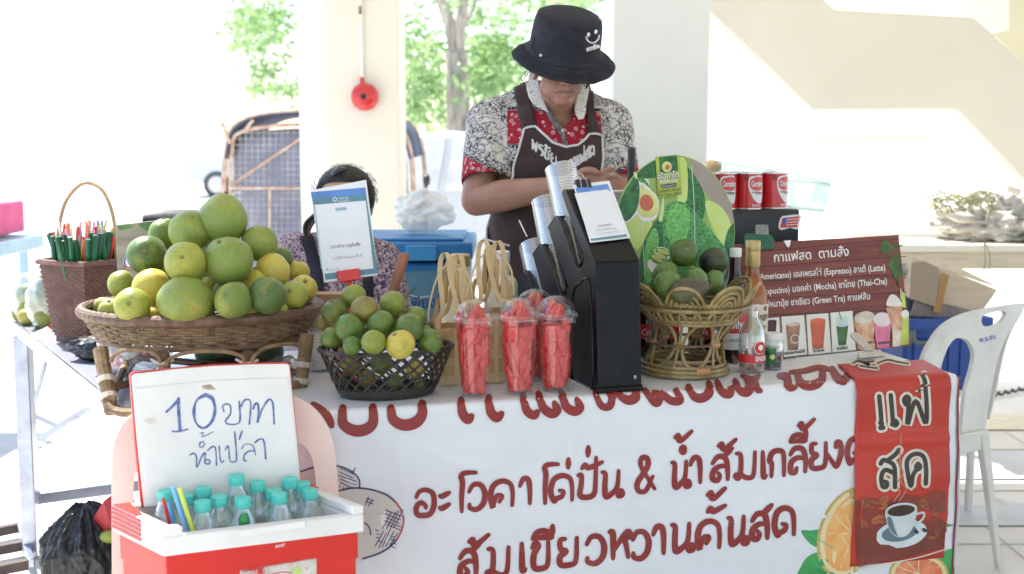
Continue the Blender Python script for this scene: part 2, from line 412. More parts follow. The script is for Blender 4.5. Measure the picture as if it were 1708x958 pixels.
# unseen roof slab of the hall; its reach is shaped to dim the stall
b = MB(); b.box((3.3, .45, 3.45), (10.2, 11.5, .2)); struct(b.obj('ceiling', cream, bevel=.01))
for bx_ in (-1.3, 2.6, 6.4):
    b = MB(); b.box((bx_, .45, 3.2), (.25, 11.3, .3)); struct(b.obj('ceiling_beam', cream, bevel=.01))
def column(pxa, pxb, Y, deep, lab, m):
    a = D(pxa, 200, Y); c = D(pxb, 200, Y)
    b = MB(); b.box(((a.x + c.x)/2, Y + deep/2, 1.65), (c.x - a.x, deep, 3.3)); o = b.obj('concrete_column', m, bevel=.012)
    return tag(o, lab, 'column', 'square columns holding the roof')
column(541, 666, 5.6, .36, 'cream painted square column with the red fire bell on it', cream)
colR = column(1019, 1182, 4.55, .38, 'greyish white square column right behind the vendor, marked with small dark dots', cream2)
# white column added to stand for sunlight on the bell column's left face
column(499, 538, 6.9, .30, 'white column added as the sunlit left face of the column with the fire bell', white_p)
# fire bell
fb = D(609, 162, 5.59); t = thing('fire_bell', (fb.x, 5.6, fb.z - .065), 'round red fire alarm bell mounted on the cream column', 'alarm bell')
red = mat('bell_red', (.62, .025, .022), .3, .05, coat=.5); blk = mat('black_plastic', (.012, .012, .013), .42, .1, 30, bump=.05)
rx = Matrix.Rotation(R(90), 3, 'X')
b = MB(); b.lathe([(.0,.062),(.022,.062),(.045,.056),(.057,.045),(.0615,.03),(.063,.022),(.058,.02),(.058,.01)], 40, (fb.x, 5.592, fb.z), rx, capb=False, capt=False); b.obj('gong', red, t)
b = MB(); b.lathe([(.05,.0),(.052,.02),(.045,.022)], 32, (fb.x, 5.598, fb.z), rx); b.obj('back_plate', red, t)
b = MB(); b.lathe([(0.0135,.0),(.0135,.004)], 24, (fb.x, 5.531, fb.z), rx); b.obj('name_plate', blk, t)
b = MB(); b.box((fb.x - .012, 5.585, fb.z + .072), (.018, .02, .03)); b.obj('bracket', red, t, bevel=.003)
pvc = mat('pvc_white', (.82, .8, .72), .4, .03)
b = MB(); b.tube([(fb.x - .012, 5.586, fb.z + .09), (fb.x - .02, 5.586, 3.1)], .008, 8); tag(b.obj('cable_conduit', pvc), 'thin white cable conduit running up the column above the red bell', 'conduit')
b = MB(); s_ = D(601, 17, 5.58); b.box((s_.x, 5.578, s_.z), (.012, .016, .035)); tag(b.obj('wall_clip', mat('rusty_metal', (.30,.17,.10), .7, .3, 40)), 'small brown clip near the top of the column conduit', 'clip')

# staircase on the right: outer parapet with the zigzag edge
def pxpoly(pts, Y): return [D(x, y, Y) for x, y in pts]
YS = 6.0
stairp = mat('stair_paint', (.72, .685, .59), .65, .03, 1.6, bump=.12, bscale=60, spots=(3.1, .70, (.64,.60,.50)))
t = thing('staircase', D(1500, 200, YS), 'cream painted staircase with a zigzag underside behind the stall', 'staircase')
t.location.z = 0
low = [(1100,-62),(1183,20),(1355,185),(1595,183),(1708,300),(1980,580)]
up = [(1980,370),(1708,105),(1625,28),(1392,15),(1310,-62)]
b = MB(); b.prism(pxpoly(low + up, YS), (0, .14, 0)); b.obj('parapet', stairp, t, smooth=False, bevel=.012)
low2 = [(1183,-40),(1365,140),(1600,140),(1708,245),(1980,520)]
up2 = [(1980,420),(1708,150),(1610,60),(1400,60),(1275,-40)]
b = MB(); b.prism([p + Vector((0, .16, 0)) for p in pxpoly(low2 + up2, YS)], (0, 1.1, 0)); b.obj('stair_flight', cream2, t, smooth=False)
b = MB(); b.prism([p + Vector((0, .55, 0)) for p in pxpoly([(1362,-62),(1378,-6),(1392,22),(1625,34),(1760,34),(1760,-62)], YS)], (0, .8, 0)); b.obj('upper_landing', cream2, t, smooth=False)
wall = mat('yellow_cream_wall', (.72, .66, .45), .7, .03, 2)
b = MB(); b.prism([p for p in pxpoly([(1560,-150),(1560,60),(1660,60),(1990,400),(1990,-150)], 7.5)], (0, .2, 0)); tag(b.obj('stairwell_wall', wall, smooth=False), 'yellowish cream wall high up behind the top of the staircase', 'wall')
# red/pale little scuffs on the soffit are left to the paint material

# long pale bench/table behind, right
TB = 5.0
a = D(1490, 409, TB); c = D(1760, 418, TB)
t = thing('long_bench_table', ((a.x+c.x)/2, TB + .3, 0), 'long cream topped table standing behind the white plastic chair', 'table')
wood = mat('pale_board', (.68, .58, .42), .6, .08, 8, stretch=(1, 12, 12), bump=.1)
b = MB(); b.box(((a.x+c.x)/2+.3, TB + .32, a.z - .015), (c.x - a.x + .6, .62, .03)); b.obj('table_top', cream, t, bevel=.004)
b = MB(); b.box(((a.x+c.x)/2+.3, TB + .05, a.z - .068), (c.x - a.x + .55, .03, .07)); b.obj('apron_rail', wood, t, bevel=.003)
for x in (a.x + .12, c.x + .4):
    for y in (TB + .08, TB + .55):
        b = MB(); b.box((x, y, (a.z - .03)/2), (.05, .05, a.z - .03)); b.obj('leg', wood, t, bevel=.004)
# heap of cloth on it
def crumple(c, r, seed, n=5, amp=.35, freq=3.2, flat=.0):
    bm = bmesh.new(); bmesh.ops.create_icosphere(bm, subdivisions=n, radius=1)
    for v in bm.verts:
        p = v.co.copy(); d = noise.turbulence(p * freq + Vector((seed*3.1, seed, 7)), 4, True) - .35
        rid = abs(noise.noise(p * freq * 1.7 + Vector((seed, 2, seed)))) 
        p *= 1 + amp * d - amp * .5 * rid
        v.co = Vector((p.x * r[0], p.y * r[1], max(-r[2]*.55 if flat else -9, p.z * r[2])))
        v.co += Vector(c)
    o = MB(); bm.verts.ensure_lookup_table(); o.add([v.co.copy() for v in bm.verts], [tuple(v.index for v in f.verts) for f in bm.faces]); bm.free(); return o
clo = mat('washed_cloth', (.70, .66, .60), .85, .12, 9, bump=.3, bscale=40, spots=(3.5, .56, (.30, .31, .25)))
cz = a.z
k = D(1668, 385, TB + .3); tag(crumple((k.x, TB+.3, cz + .075), (.26, .22, .13), 3, 5, .6, 2.6, 1).obj('cloth_heap', clo, angle=None), 'heap of crumpled off white cloths on the table at the right edge', 'cloths')
dry = mat('dry_leaf', (.30, .31, .17), .7, .2, 30)
b = MB()
for i in range(90):
    s0 = Vector((k.x - .18 + rnd.uniform(-.14, .16), TB + .24 + rnd.uniform(-.12, .12), cz + .14 + rnd.uniform(-.02, .05)))
    an = rnd.uniform(0, 6.28); L = rnd.uniform(.06, .15)
    e = s0 + Vector((math.cos(an)*L, math.sin(an)*L*.7, rnd.uniform(-.03, .04)))
    b.tube(cat([s0, (s0+e)/2 + Vector((0,0,rnd.uniform(0,.03))), e], 3), [.004]*7, 4, flat=.4)
tag(b.obj('dried_leaf_bunch', dry), 'bunch of dry grey green stalks lying over the heap of cloths', 'plants'); b = MB()
s0 = D(1641, 400, TB - .02)
b.tube(cat([s0, s0 + Vector((.01,0,-.1)), s0 + Vector((-.02,0,-.2)), s0 + Vector((.0,0,-.27))], 5), .002, 5)
b.tube(cat([s0, s0 + Vector((.03,0,-.08)), s0 + Vector((.015,0,-.17))], 5), .002, 5)
tag(b.obj('hanging_string', dry), 'thin string dangling from the table edge under the cloth heap', 'string')
# cable on the floor
b = MB(); c0 = G(1640, 668); c1 = G(1712, 652); pts = []
for i in range(61):
    q = c0.lerp(c1, i / 30); a_ = i * 1.3
    pts.append(q + Vector((0, math.sin(a_)*.006, .012 + math.cos(a_)*.005)))
b.tube(pts, .006, 6); b.tube([q + Vector((0, .004*math.cos(i*1.3), .006*math.sin(i*1.3) + .004)) for i, q in enumerate(pts)], .005, 6)
tag(b.obj('twisted_cable', mat('cable_grey', (.06,.055,.05), .6)), 'dark twisted cable lying on the floor behind the white chair', 'cable')

# ---------------------------------------------------------------- trees outside
bark = mat('grey_brown_bark', (.64, .54, .46), .9, .25, 14, bump=.8, bscale=30, stretch=(1, 1, .25))
leafA = mat('fresh_leaf', (.26, .36, .16), .55, .3, 2.0, col2=(.16, .27, .10)); leafB = mat('light_leaf', (.34, .44, .22), .55, .3, 2.0, col2=(.22, .33, .14))
for m_ in (leafA, leafB):
    nt = m_.node_tree; p_ = nt.nodes['Principled BSDF']; tl = nt.nodes.new('ShaderNodeBsdfTranslucent'); tl.inputs[0].default_value = (.45, .65, .28, 1)
    ms = nt.nodes.new('ShaderNodeMixShader'); ms.inputs[0].default_value = .45; o_ = nt.nodes['Material Output']
    nt.links.new(p_.outputs[0], ms.inputs[1]); nt.links.new(tl.outputs[0], ms.inputs[2]); nt.links.new(ms.outputs[0], o_.inputs[0])
def leafcloud(clumps, n, size, seed):
    rr = random.Random(seed); b = MB()
    for (c, r) in clumps:
        for i in range(n):
            d = Vector((rr.gauss(0,1), rr.gauss(0,1), rr.gauss(0,.8))); d.normalize(); d *= r * rr.random() ** .45
            p = c + d; s = size * rr.uniform(.6, 1.3)
            u = Vector((rr.gauss(0,1), rr.gauss(0,1), rr.gauss(0,.7))).normalized(); v = u.orthogonal().normalized(); v.rotate(Matrix.Rotation(rr.uniform(0,6), 3, u))
            b.add([p - u*s, p + v*s*.35, p + u*s, p - v*s*.35], [(0,1,2,3)], 0 if rr.random() < .6 else 1)
    return b
def tree(x, y, limbs, clumps, n, size, label, seed):
    t = thing('tree', (x, y, -.12), label, 'tree', 'trees beyond the hall')
    b = MB(); b.tube(cat(limbs[0][0], 6), [lerp(limbs[0][1], limbs[0][2], i/((len(limbs[0][0])-1)*6)) * (1 + .06*math.sin(i*2.1)) for i in range((len(limbs[0][0])-1)*6+1)], 12); b.obj('trunk', bark, t)
    for pts, r0, r1 in limbs[1:]:
        N = (len(pts)-1)*6+1; b = MB(); b.tube(cat(pts, 6), [lerp(r0, r1, i/(N-1)) for i in range(N)], 9); b.obj('limb', bark, t)
    o = leafcloud(clumps, n, size, seed).obj('crown', [leafA, leafB], t, smooth=False); stuff(o); return t
T1 = 12.0
tb = D(764, 225, T1); X = tb.x
def DX(px, py, dy=0): return D(px, py, T1 + dy)
def clumps_px(lst, Y0, rr, seed):
    r_ = random.Random(seed); out = []
    for (x0, y0, x1, y1, n, r) in lst:
        for i in range(n): out.append((D(r_.uniform(x0, x1), r_.uniform(y0, y1), Y0 + r_.uniform(-1.2, 1.5)), r * r_.uniform(.6, 1.2)))
    return out
cl = clumps_px([(690,-160,860,-20,12,.55),(560,-250,1150,-60,22,.8),(668,10,740,120,7,.30),(775,20,860,110,9,.32),(680,120,740,200,5,.28),(780,120,850,190,6,.28),(790,-40,1000,40,5,.4)], T1 + .6, 0, 5)
tree(X, T1, [([(X, T1, -.12), (X, T1, .5), DX(764,180), DX(762,110), DX(760,85)], .13, .10),
             ([DX(761,95), DX(752,45), DX(737,5), DX(715,-80), DX(690,-170)], .075, .03),
             ([DX(761,95), DX(768,40), DX(774,-5), DX(782,-90,.3), DX(810,-180,.5)], .07, .03),
             ([DX(774,40), DX(787,20,.2), DX(800,-20,.4)], .03, .012)],
     cl, 100, .055, 'tree with a forked grey brown trunk seen left of the vendor\'s hat', 11)
T2 = 14.5; xx = D(455, 225, T2).x
cl = clumps_px([(400,-10,480,60,6,.32),(395,40,490,130,9,.30),(440,90,500,150,5,.25),(300,-160,560,-40,18,.75),(345,-20,375,10,1,.2)], T2, 0, 9)
tree(xx, T2, [([(xx+.4, T2+1, -.12), (xx+.4, T2+1, 1.2), D(520,60,T2+1), D(500,-40,T2+1)], .12, .08), ([D(500,-40,T2+1), D(450,-90,T2), D(400,-150,T2)], .06, .03)],
     cl, 80, .055, 'leafy green tree showing between the left edge and the white column', 12)
xx = D(930, 225, 18).x
cl = clumps_px([(670,150,860,200,9,.45),(700,90,900,140,10,.5),(780,-30,1000,90,14,.55),(380,150,500,175,2,.25)], 18, 0, 19)
tree(xx, 18, [([(xx, 18, -.12), (xx, 18, 1.2), D(930,60,18), D(940,-60,18)], .14, .08)], cl, 80, .07, 'paler tree standing farther off behind the forked trunk', 13)

# ---------------------------------------------------------------- parked cars far behind
tyre = mat('tyre', (.12,.12,.12), .8, .1); glassd = mat('car_glass', (.74,.78,.78), .25, .1, spec=.5); chrome = mat('alloy', (.6,.6,.62), .25, .05, metal=.9)
def car(cx, cy, ang, paint, label):
    t = thing('parked_car', (cx, cy, -.12), label, 'car', 'cars parked beyond the hall')
    Mx = Matrix.Translation((cx, cy, -.12)) @ Matrix.Rotation(ang, 4, 'Z')
    prof = [(-2.1,.35),(-2.15,.65),(-2.05,.9),(-1.3,1.0),(-.55,1.42),(.2,1.47),(1.05,1.4),(1.75,1.02),(2.1,.95),(2.15,.4)]
    def sect(pr, hw, inset=0): return [[Mx @ Vector((x, s*(hw - (.16 if z > 1.05 else 0) - inset), z)) for x, z in pr] for s in (-1, 1)]
    A, B = sect(prof, .84); b = MB(); n = len(prof); b.add(A + B, [tuple(range(n)), tuple(range(2*n-1, n-1, -1))] + [(i, (i+1) % n, n+(i+1) % n, n+i) for i in range(n)]); b.obj('body', paint, t, bevel=.05, seg=3)
    for pr, off in (([(-1.15,1.02),(-.52,1.37),(.18,1.41),(.18,1.02)], 0), ([(.25,1.02),(.25,1.41),(1.0,1.35),(1.5,1.04)], 0)):
        for s in (-1, 1):
            b = MB(); ring = [Mx @ Vector((x, s*(.845 - (.155 if z > 1.05 else 0)), z)) for x, z in pr]; b.prism(ring, Mx.to_3x3() @ Vector((0, s*.012, 0))); b.obj('side_window', glassd, t)
    for (x0, z0, x1, z1) in ((-1.32,1.02,-.6,1.42),(1.7,1.06,1.12,1.39)):
        b = MB(); o_ = Vector((-.02 if x0 < 0 else .02, 0, .02)); q = [Vector((x0,-.68,z0)),Vector((x0,.68,z0)),Vector((x1,.6,z1)),Vector((x1,-.6,z1))]
        b.prism([Mx @ (v + o_) for v in q], Mx.to_3x3() @ Vector((0,0,.01))); b.obj('windscreen', glassd, t)
    for x in (-1.35, 1.35):
        for s in (-1, 1):
            b = MB(); ry = Matrix.Rotation(ang, 3, 'Z') @ Matrix.Rotation(R(90), 3, 'X')
            c_ = Mx @ Vector((x, s*.78, .31)); b.lathe([(.2,-.1),(.3,-.1),(.32,-.06),(.32,.06),(.3,.1),(.2,.1)], 28, c_, ry); wv = b.obj('wheel', tyre, t)
            b = MB(); b.lathe([(.02,-.11),(.19,-.105),(.2,.105),(.02,.11)], 20, c_, ry); b.obj('rim', chrome, wv)
    for s in (-1, 1):
        b = MB(); c_ = Mx @ Vector((-2.1, s*.62, .72)); b.ball(c_, (.09, .16, .08), 12, Matrix.Rotation(ang, 3, 'Z')); b.obj('headlight', chrome, t)
carw = mat('car_white', (.75,.77,.78), .25, .02, coat=1); cars = mat('car_silver', (.48,.52,.55), .25, .03, coat=1); carg = mat('car_dark', (.07,.12,.11), .2, .03, coat=1)
p = D(725, 230, 14.2); car(p.x, 14.2, R(8), carg, 'dark green car behind the forked tree trunk')
p = D(780, 250, 10.5); car(p.x, 10.0, R(-24), carw, 'white car nearest behind the vendor\'s shoulder')
p = D(462, 240, 30.0); car(p.x, 30.0, R(5), carw, 'white car seen left of the wire cage cart')
# green clear tub behind the cans etc comes later

# ---------------------------------------------------------------- cage cart (a motorcycle sidecar with a mesh cage)
YC = 7.4
frame_m = mat('rusty_cream_tube', (.62, .50, .40), .5, .2, 15, col2=(.42,.25,.16)); wire_m = mat('galvanised_wire', (.60,.56,.50), .4, .2, 10, metal=.2)
tarp_b = mat('lavender_tarp', (.30, .33, .44), .7, .18, 3, bump=.4, bscale=8, col2=(.22,.25,.36)); tarp_n = mat('navy_tarp', (.05, .07, .13), .6, .2, 4, bump=.4, bscale=6)
t = thing('cage_cart', (D(525, 300, YC).x, YC + .5, -.12), 'rusty cream cargo cart with a wire mesh cage under a dark canopy', 'cart')
arcp = [(368,560),(369,420),(372,330),(376,262),(384,222),(402,202),(440,190),(500,185),(560,185),(620,190),(655,200),(674,222),(686,262),(690,330),(692,420),(694,560)]
for dy in (0, 1.0):
    b = MB(); b.tube(cat([D(x, y, YC) + Vector((0, dy, 0)) for x, y in arcp], 4), .016, 8); b.obj('hoop', frame_m, t)
arc2 = [(383,560),(384,400),(384,300),(388,240),(398,222),(440,212),(500,208),(560,208),(620,212),(662,222),(672,240),(677,300),(679,400),(680,560)]
b = MB(); b.tube(cat([D(x, y, YC) for x, y in arc2], 4), .012, 8); b.obj('door_frame', frame_m, t)
for p0, p1, r_ in (((384,314),(678,314),.010),((384,310),(500,232),.009),((450,314),(450,560),.009),((570,314),(570,560),.009),((678,310),(560,232),.009),((370,205),(384,240),.014),((422,200),(410,216),.012)):
    b = MB(); b.tube([D(*p0, YC - .012), D(*p1, YC - .012)], r_, 8); b.obj('brace', frame_m, t)
b = MB()
def topy(x):
    if x < 398: return 222 + (398 - x) * 3
    if x > 662: return 222 + (x - 662) * 3
    return 208 + (abs(x - 530) / 132) ** 3 * 14
for x in range(390, 678, 10): b.tube([D(x, topy(x), YC), D(x, 555, YC)], .0026, 4)
for y in range(222, 556, 10):
    xs = [x for x in range(384, 680) if topy(x) <= y]
    if xs: b.tube([D(xs[0], y, YC + .004), D(xs[-1], y, YC + .004)], .0026, 4)
stuff(b.obj('wire_mesh', wire_m, t))
def sheetpx(pts, Y, dy): return [D(x, y, Y) + Vector((0, dy, 0)) for x, y in pts]
b = MB(); n = 24; vs = []
for j in range(13):
    for i in range(n + 1):
        x = lerp(387, 676, i/n); yt = topy(x) + 6; y = lerp(yt, 560, j/12); vs.append(D(x, y, YC) + Vector((0, .06 + .03*noise.noise(Vector((x*.03, y*.02, 0))), 0)))
b.add(vs, [(j*(n+1)+i, j*(n+1)+i+1, (j+1)*(n+1)+i+1, (j+1)*(n+1)+i) for j in range(12) for i in range(n)]); o = b.obj('inner_tarp', tarp_b, t, angle=None)
sol = o.modifiers.new('solid', 'SOLIDIFY'); sol.thickness = .004
b = MB(); A = cat([D(x, y, YC) for x, y in arcp[3:-3]], 4); Bp = [v + Vector((0, 1.0, 0)) for v in A]; A = [v + Vector((0, -.02, -.01)) for v in A]; N = len(A)
b.add(A + Bp, [(i, i+1, N+i+1, N+i) for i in range(N-1)]); o = b.obj('canopy', tarp_n, t, angle=None); sol = o.modifiers.new('solid', 'SOLIDIFY'); sol.thickness = .012
# cargo bed and wheels
L0, R0 = D(368, 560, YC), D(694, 560, YC)
b = MB(); b.box(((L0.x+R0.x)/2, YC + .5, L0.z - .06), (R0.x - L0.x, 1.04, .12)); b.obj('cargo_bed', frame_m, t, bevel=.01)
def wheel(par, c, r, axis='X', name='wheel'):
    ro = Matrix.Rotation(R(90), 3, 'Y') if axis == 'X' else Matrix.Rotation(R(90), 3, 'X')
    b = MB(); pts = [c + ro @ Vector((math.cos(a*math.pi/20)*r, math.sin(a*math.pi/20)*r, 0)) for a in range(40)]; b.tube(pts, r*.13, 10, True); o = b.obj(name, tyre, par)
    b = MB(); b.tube([c + ro @ Vector((math.cos(a*math.pi/20)*r*.84, math.sin(a*math.pi/20)*r*.84, 0)) for a in range(40)], r*.05, 6, True)
    b.lathe([(.03,-.04),(.03,.04)], 12, c, ro); b.obj('rim', chrome, o)
    for k in range(10):
        b = MB(); a = k*math.pi/5; b.tube([c + ro @ Vector((math.cos(a)*.03, math.sin(a)*.03, .02*(-1)**k)), c + ro @ Vector((math.cos(a+.3)*r*.83, math.sin(a+.3)*r*.83, 0))], .002, 4); b.obj('spoke', chrome, o)
    return o
wheel(t, Vector((L0.x - .06, YC + .5, .13)), .25); wheel(t, Vector((R0.x + .06, YC + .5, .13)), .25)
# motorcycle wheel and mudguard left of the cart; scooter right of the column
def scooter(cx, cy, ang, paint, label, s=1.0):
    t = thing('parked_scooter', (cx, cy, -.12), label, 'scooter', 'scooters parked beyond the hall')
    Mx = Matrix.Translation((cx, cy, -.12)) @ Matrix.Rotation(ang, 4, 'Z') @ Matrix.Scale(s, 4)
    P = lambda x, y, z: Mx @ Vector((x, y, z)); r3 = Mx.to_3x3()
    for x in (-.62, .62):
        b = MB(); b.tube([P(x + .25*math.cos(a*math.pi/16), 0, .27 + .25*math.sin(a*math.pi/16)) for a in range(32)], .045, 10, True); wv = b.obj('wheel', tyre, t)
        b = MB(); b.tube([P(x + .19*math.cos(a*math.pi/16), 0, .27 + .19*math.sin(a*math.pi/16)) for a in range(32)], .018, 6, True)
        for k in range(5): b.tube([P(x, 0, .27), P(x + .19*math.cos(k*1.257), 0, .27 + .19*math.sin(k*1.257))], .012, 5)
        b.obj('rim', chrome, wv)
        b = MB(); b.tube(cat([P(x + .31*math.cos(R(a)), 0, .27 + .31*math.sin(R(a))) for a in (20, 60, 100, 150)], 4), .07, 8, flat=.35); b.obj('mudguard', paint, t)
    b = MB(); b.tube(cat([P(.58,0,.5), P(.5,0,.75), P(.42,0,.98)], 5), [.07]*5 + [.09]*6, 10); b.obj('front_cowl', paint, t)
    b = MB(); b.tube(cat([P(.42,0,.5), P(.1,0,.36), P(-.2,0,.55), P(-.55,0,.68), P(-.85,0,.74)], 5), [.08,.09,.1,.1,.1,.11,.12,.13,.14,.15,.15,.15,.14,.13,.13,.12,.11,.09,.08,.06,.04], 12); b.obj('body', paint, t)
    b = MB(); b.tube(cat([P(-.02,0,.72), P(-.35,0,.79), P(-.78,0,.84)], 5), [.05,.09,.11,.12,.12,.12,.12,.11,.1,.08,.05], 12, flat=.5); b.obj('saddle', blk, t)
    b = MB(); b.tube(cat([P(.34,-.34,1.0), P(.42,-.15,1.03), P(.42,.15,1.03), P(.34,.34,1.0)], 5), .014, 8); b.obj('handlebar', chrome, t)
    b = MB(); b.ball(P(.5,0,.95), .075*s, 14); b.obj('headlight', chrome, t)
    for sgn in (-1, 1):
        b = MB(); b.tube(cat([P(.4,.2*sgn,1.02), P(.38,.26*sgn,1.16)], 3), .006, 6); c_ = P(.38,.27*sgn,1.19); b.ball(c_, (.02, .05, .035), 12); b.obj('mirror', blk, t)
p = D(720, 430, 6.3); scooter(p.x + .25, 6.3, R(165), mat('scooter_white', (.72,.72,.7), .3, .03), 'white scooter parked between the column and the vendor')
p = D(352, 330, 9.0); scooter(p.x + .3, 9.0, R(12), mat('scooter_silver', (.62,.66,.7), .3, .03), 'pale scooter behind the pile of pomelos, left of the cage cart')
# pink-boxed pushcart at the far left
pink = mat('pink_panel', (.75, .12, .28), .5, .08); lblue = mat('light_blue_metal', (.42,.58,.68), .4, .08)
p = D(8, 420, 5.6); t = thing('food_pushcart', (p.x - .1, 5.9, -.12), 'pushcart with a pink panel and light blue frame at the left edge', 'cart')
cx = p.x - .52; zt = D(8, 345, 5.6).z; zb = D(8, 402, 5.6).z
b = MB(); b.box((cx, 5.9, (zt+zb)/2), (.78, .55, zt - zb)); b.obj('side_panel', pink, t, bevel=.01)
b = MB(); b.box((cx + .02, 5.9, zb - .05), (.9, .62, .07)); b.obj('tray', lblue, t, bevel=.01)
for sx in (-1, 1):
    for sy in (-1, 1):
        b = MB(); b.box((cx + sx*.38, 5.9 + sy*.26, (zb - .2)/2 - .0), (.035, .035, zb + .10)); b.obj('leg', lblue, t)
for xx_ in (.33, -.3):
    b = MB(); b.box((cx + xx_, 5.72, zt + .12), (.03, .03, .3)); b.obj('post', lblue, t)
wheel(t, Vector((cx + .30, 5.56, zt + .02)), .10, 'Y', 'spare_wheel')
# ================================================================ STALL TABLE, PRINTED CLOTH
TZ = .76
A0 = G(470, 690, TZ); B0 = G(1598, 626, TZ)
ex = (B0 - A0); TL = ex.length; ex.normalize(); ey = Vector((-ex.y, ex.x, 0)); en = -ey     # en: outwards, to the viewer
ez = Vector((0, 0, 1))
plast = mat('table_plastic', (.5, .5, .5), .5, .05); steel = mat('steel_tube', (.42, .46, .54), .28, .1, 20, metal=.85, bump=.05)
t = thing('trestle_table', (A0 + ex*TL/2 + ey*.35) * 1, 'long trestle table hidden under the white printed cloth', 'table'); t.location.z = 0
b = MB(); o4 = [A0 + ex*.02 + ey*.02, B0 - ex*.02 + ey*.02, B0 - ex*.02 + ey*.72, A0 + ex*.02 + ey*.72]
b.prism([v + Vector((0,0,-.03)) for v in o4], (0, 0, .024)); b.obj('table_top', plast, t, bevel=.004)
for s_ in (.12, TL - .12):
    for d_ in (.1, .62):
        b = MB(); q = A0 + ex*s_ + ey*d_; b.tube([Vector((q.x, q.y, 0)), Vector((q.x, q.y, TZ - .03))], .014, 8); b.obj('leg', steel, t)
# cloth: runs over the top, round the front edge and down, and round the right end
vinyl = mat('white_vinyl', (.66, .68, .72), .34, .02, 3, bump=.6, bscale=4, spots=(2.6, .66, (.60, .61, .63)))
RC = .014
def wav(s, t):     # folds of the hanging front
    f = min(1, max(0, t / .12))
    cr = 0
    for k0, sl in ((.22,.10),(.61,-.06),(1.02,.12),(1.31,-.1)): q = abs(s - k0 - sl*t)/.010; cr += .0022*math.exp(-q)
    for k0, sl in ((.20,.03),(.43,-.04)): q = abs(t - k0 - sl*s)/.010; cr -= .0020*math.exp(-q)*(.4 + .6*abs(math.sin(s*3)))
    for sa, ta, ln, an in ((.33,.10,.10,.5),(.80,.16,.14,-.7),(1.15,.08,.12,.9),(.55,.33,.12,.3),(.95,.30,.10,-.4),(.15,.30,.12,1.1)):
        u_ = (s-sa)*math.cos(an) + (t-ta)*math.sin(an); v_ = -(s-sa)*math.sin(an) + (t-ta)*math.cos(an); cr += .0035*math.exp(-abs(v_)/.009)*math.exp(-(u_/ln)**2)
    return f * cr + f * 1.3 * (.007*math.sin(s*5.1 + 1) * math.sin(t*3+.6) + .005*noise.noise(Vector((s*4.2, t*3.1, 2))) + .004*noise.noise(Vector((s*2.3 + t*6, t*9, 5))) - .0012*abs(noise.noise(Vector((s*7 - t*5, t*8 + s*3, 9))))*4)
def cloth(s, d, off=0):
    """d: distance along the cloth from the edge; negative = on the table"""
    arc = RC * math.pi / 2
    if d <= 0: p = A0 + ex*s + ey*(-d + RC) ; n = ez; p = p + ez*.0
    elif d < arc:
        a = d / RC; n = ez*math.cos(a) + en*math.sin(a); p = A0 + ex*s + ey*RC - ez*RC + n*RC
    else:
        t_ = d - arc; n = en; p = A0 + ex*s - ez*(RC + t_) + en*(wav(s, t_))
    return p + n * off
ns, nd = 260, 110
ds = [-.70, -.5, -.3, -.15, -.05, -.01] + [RC*math.pi/2*k/9 for k in range(10)] + [RC*math.pi/2 + .66*(k/nd)**1.0 for k in range(1, nd + 1)]
b = MB(); vsn = [cloth(TL * i/ns, d) for d in ds for i in range(ns + 1)]
b.add(vsn, [(j*(ns+1)+i, j*(ns+1)+i+1, (j+1)*(ns+1)+i+1, (j+1)*(ns+1)+i) for j in range(len(ds)-1) for i in range(ns)])
# right end flap
m_ = len(b.v); vs = []
for k in range(41):
    z = TZ - .006 - .64*k/40
    for i in range(9):
        q = B0 + ey*(.0 + .05*i) + ex*(.002 + .006*math.sin(i*1.3 + k*.1) * min(1, k/6) + (.012*k/40)); vs.append(Vector((q.x, q.y, z)) + (en * wav(TL, max(0, TZ-z-RC)) if i == 0 else Vector((0,0,0))))
b.add(vs, [(k*9+i, k*9+i+1, (k+1)*9+i+1, (k+1)*9+i) for k in range(40) for i in range(8)])
CL = b.obj('printed_tablecloth', vinyl, angle=60)
tag(CL, 'white vinyl cloth with dark red Thai lettering hanging over the front of the stall table', 'tablecloth')
sol = CL.modifiers.new('solid', 'SOLIDIFY'); sol.thickness = .0012; sol.offset = -1
class ClothSurf:
    def at(s, px, py, off=0):
        r = ray(px, py)
        for it in range(1):
            t1 = (A0 - EYE).dot(en) / r.dot(en); p1 = EYE + r*t1
            if p1.z > TZ:
                t2 = (TZ - CAM_H) / r.z; p = EYE + r*t2; return cloth((p - A0).dot(ex), -((p - A0).dot(ey) - RC), off)
            S = (p1 - A0).dot(ex); dz = TZ - p1.z
            if dz < RC: d = math.acos(max(-1, min(1, 1 - dz/RC))) * RC
            else: d = dz - RC + RC*math.pi/2
            w_ = wav(S, max(0, dz - RC)); t1 = (A0 + en*w_ - EYE).dot(en) / r.dot(en); p2 = EYE + r*t1
            S = (p2 - A0).dot(ex); dz = TZ - p2.z
            if dz >= RC: d = dz - RC + RC*math.pi/2
            return cloth(S, d, off)
CS = ClothSurf()
ink = mat('maroon_ink', (.23, .022, .02), .38, .05); navy = mat('navy_ink', (.05, .03, .12), .5, .05); cremson = mat('crimson_ink', (.45, .04, .10), .5, .05)
P = Print(CS, 5)
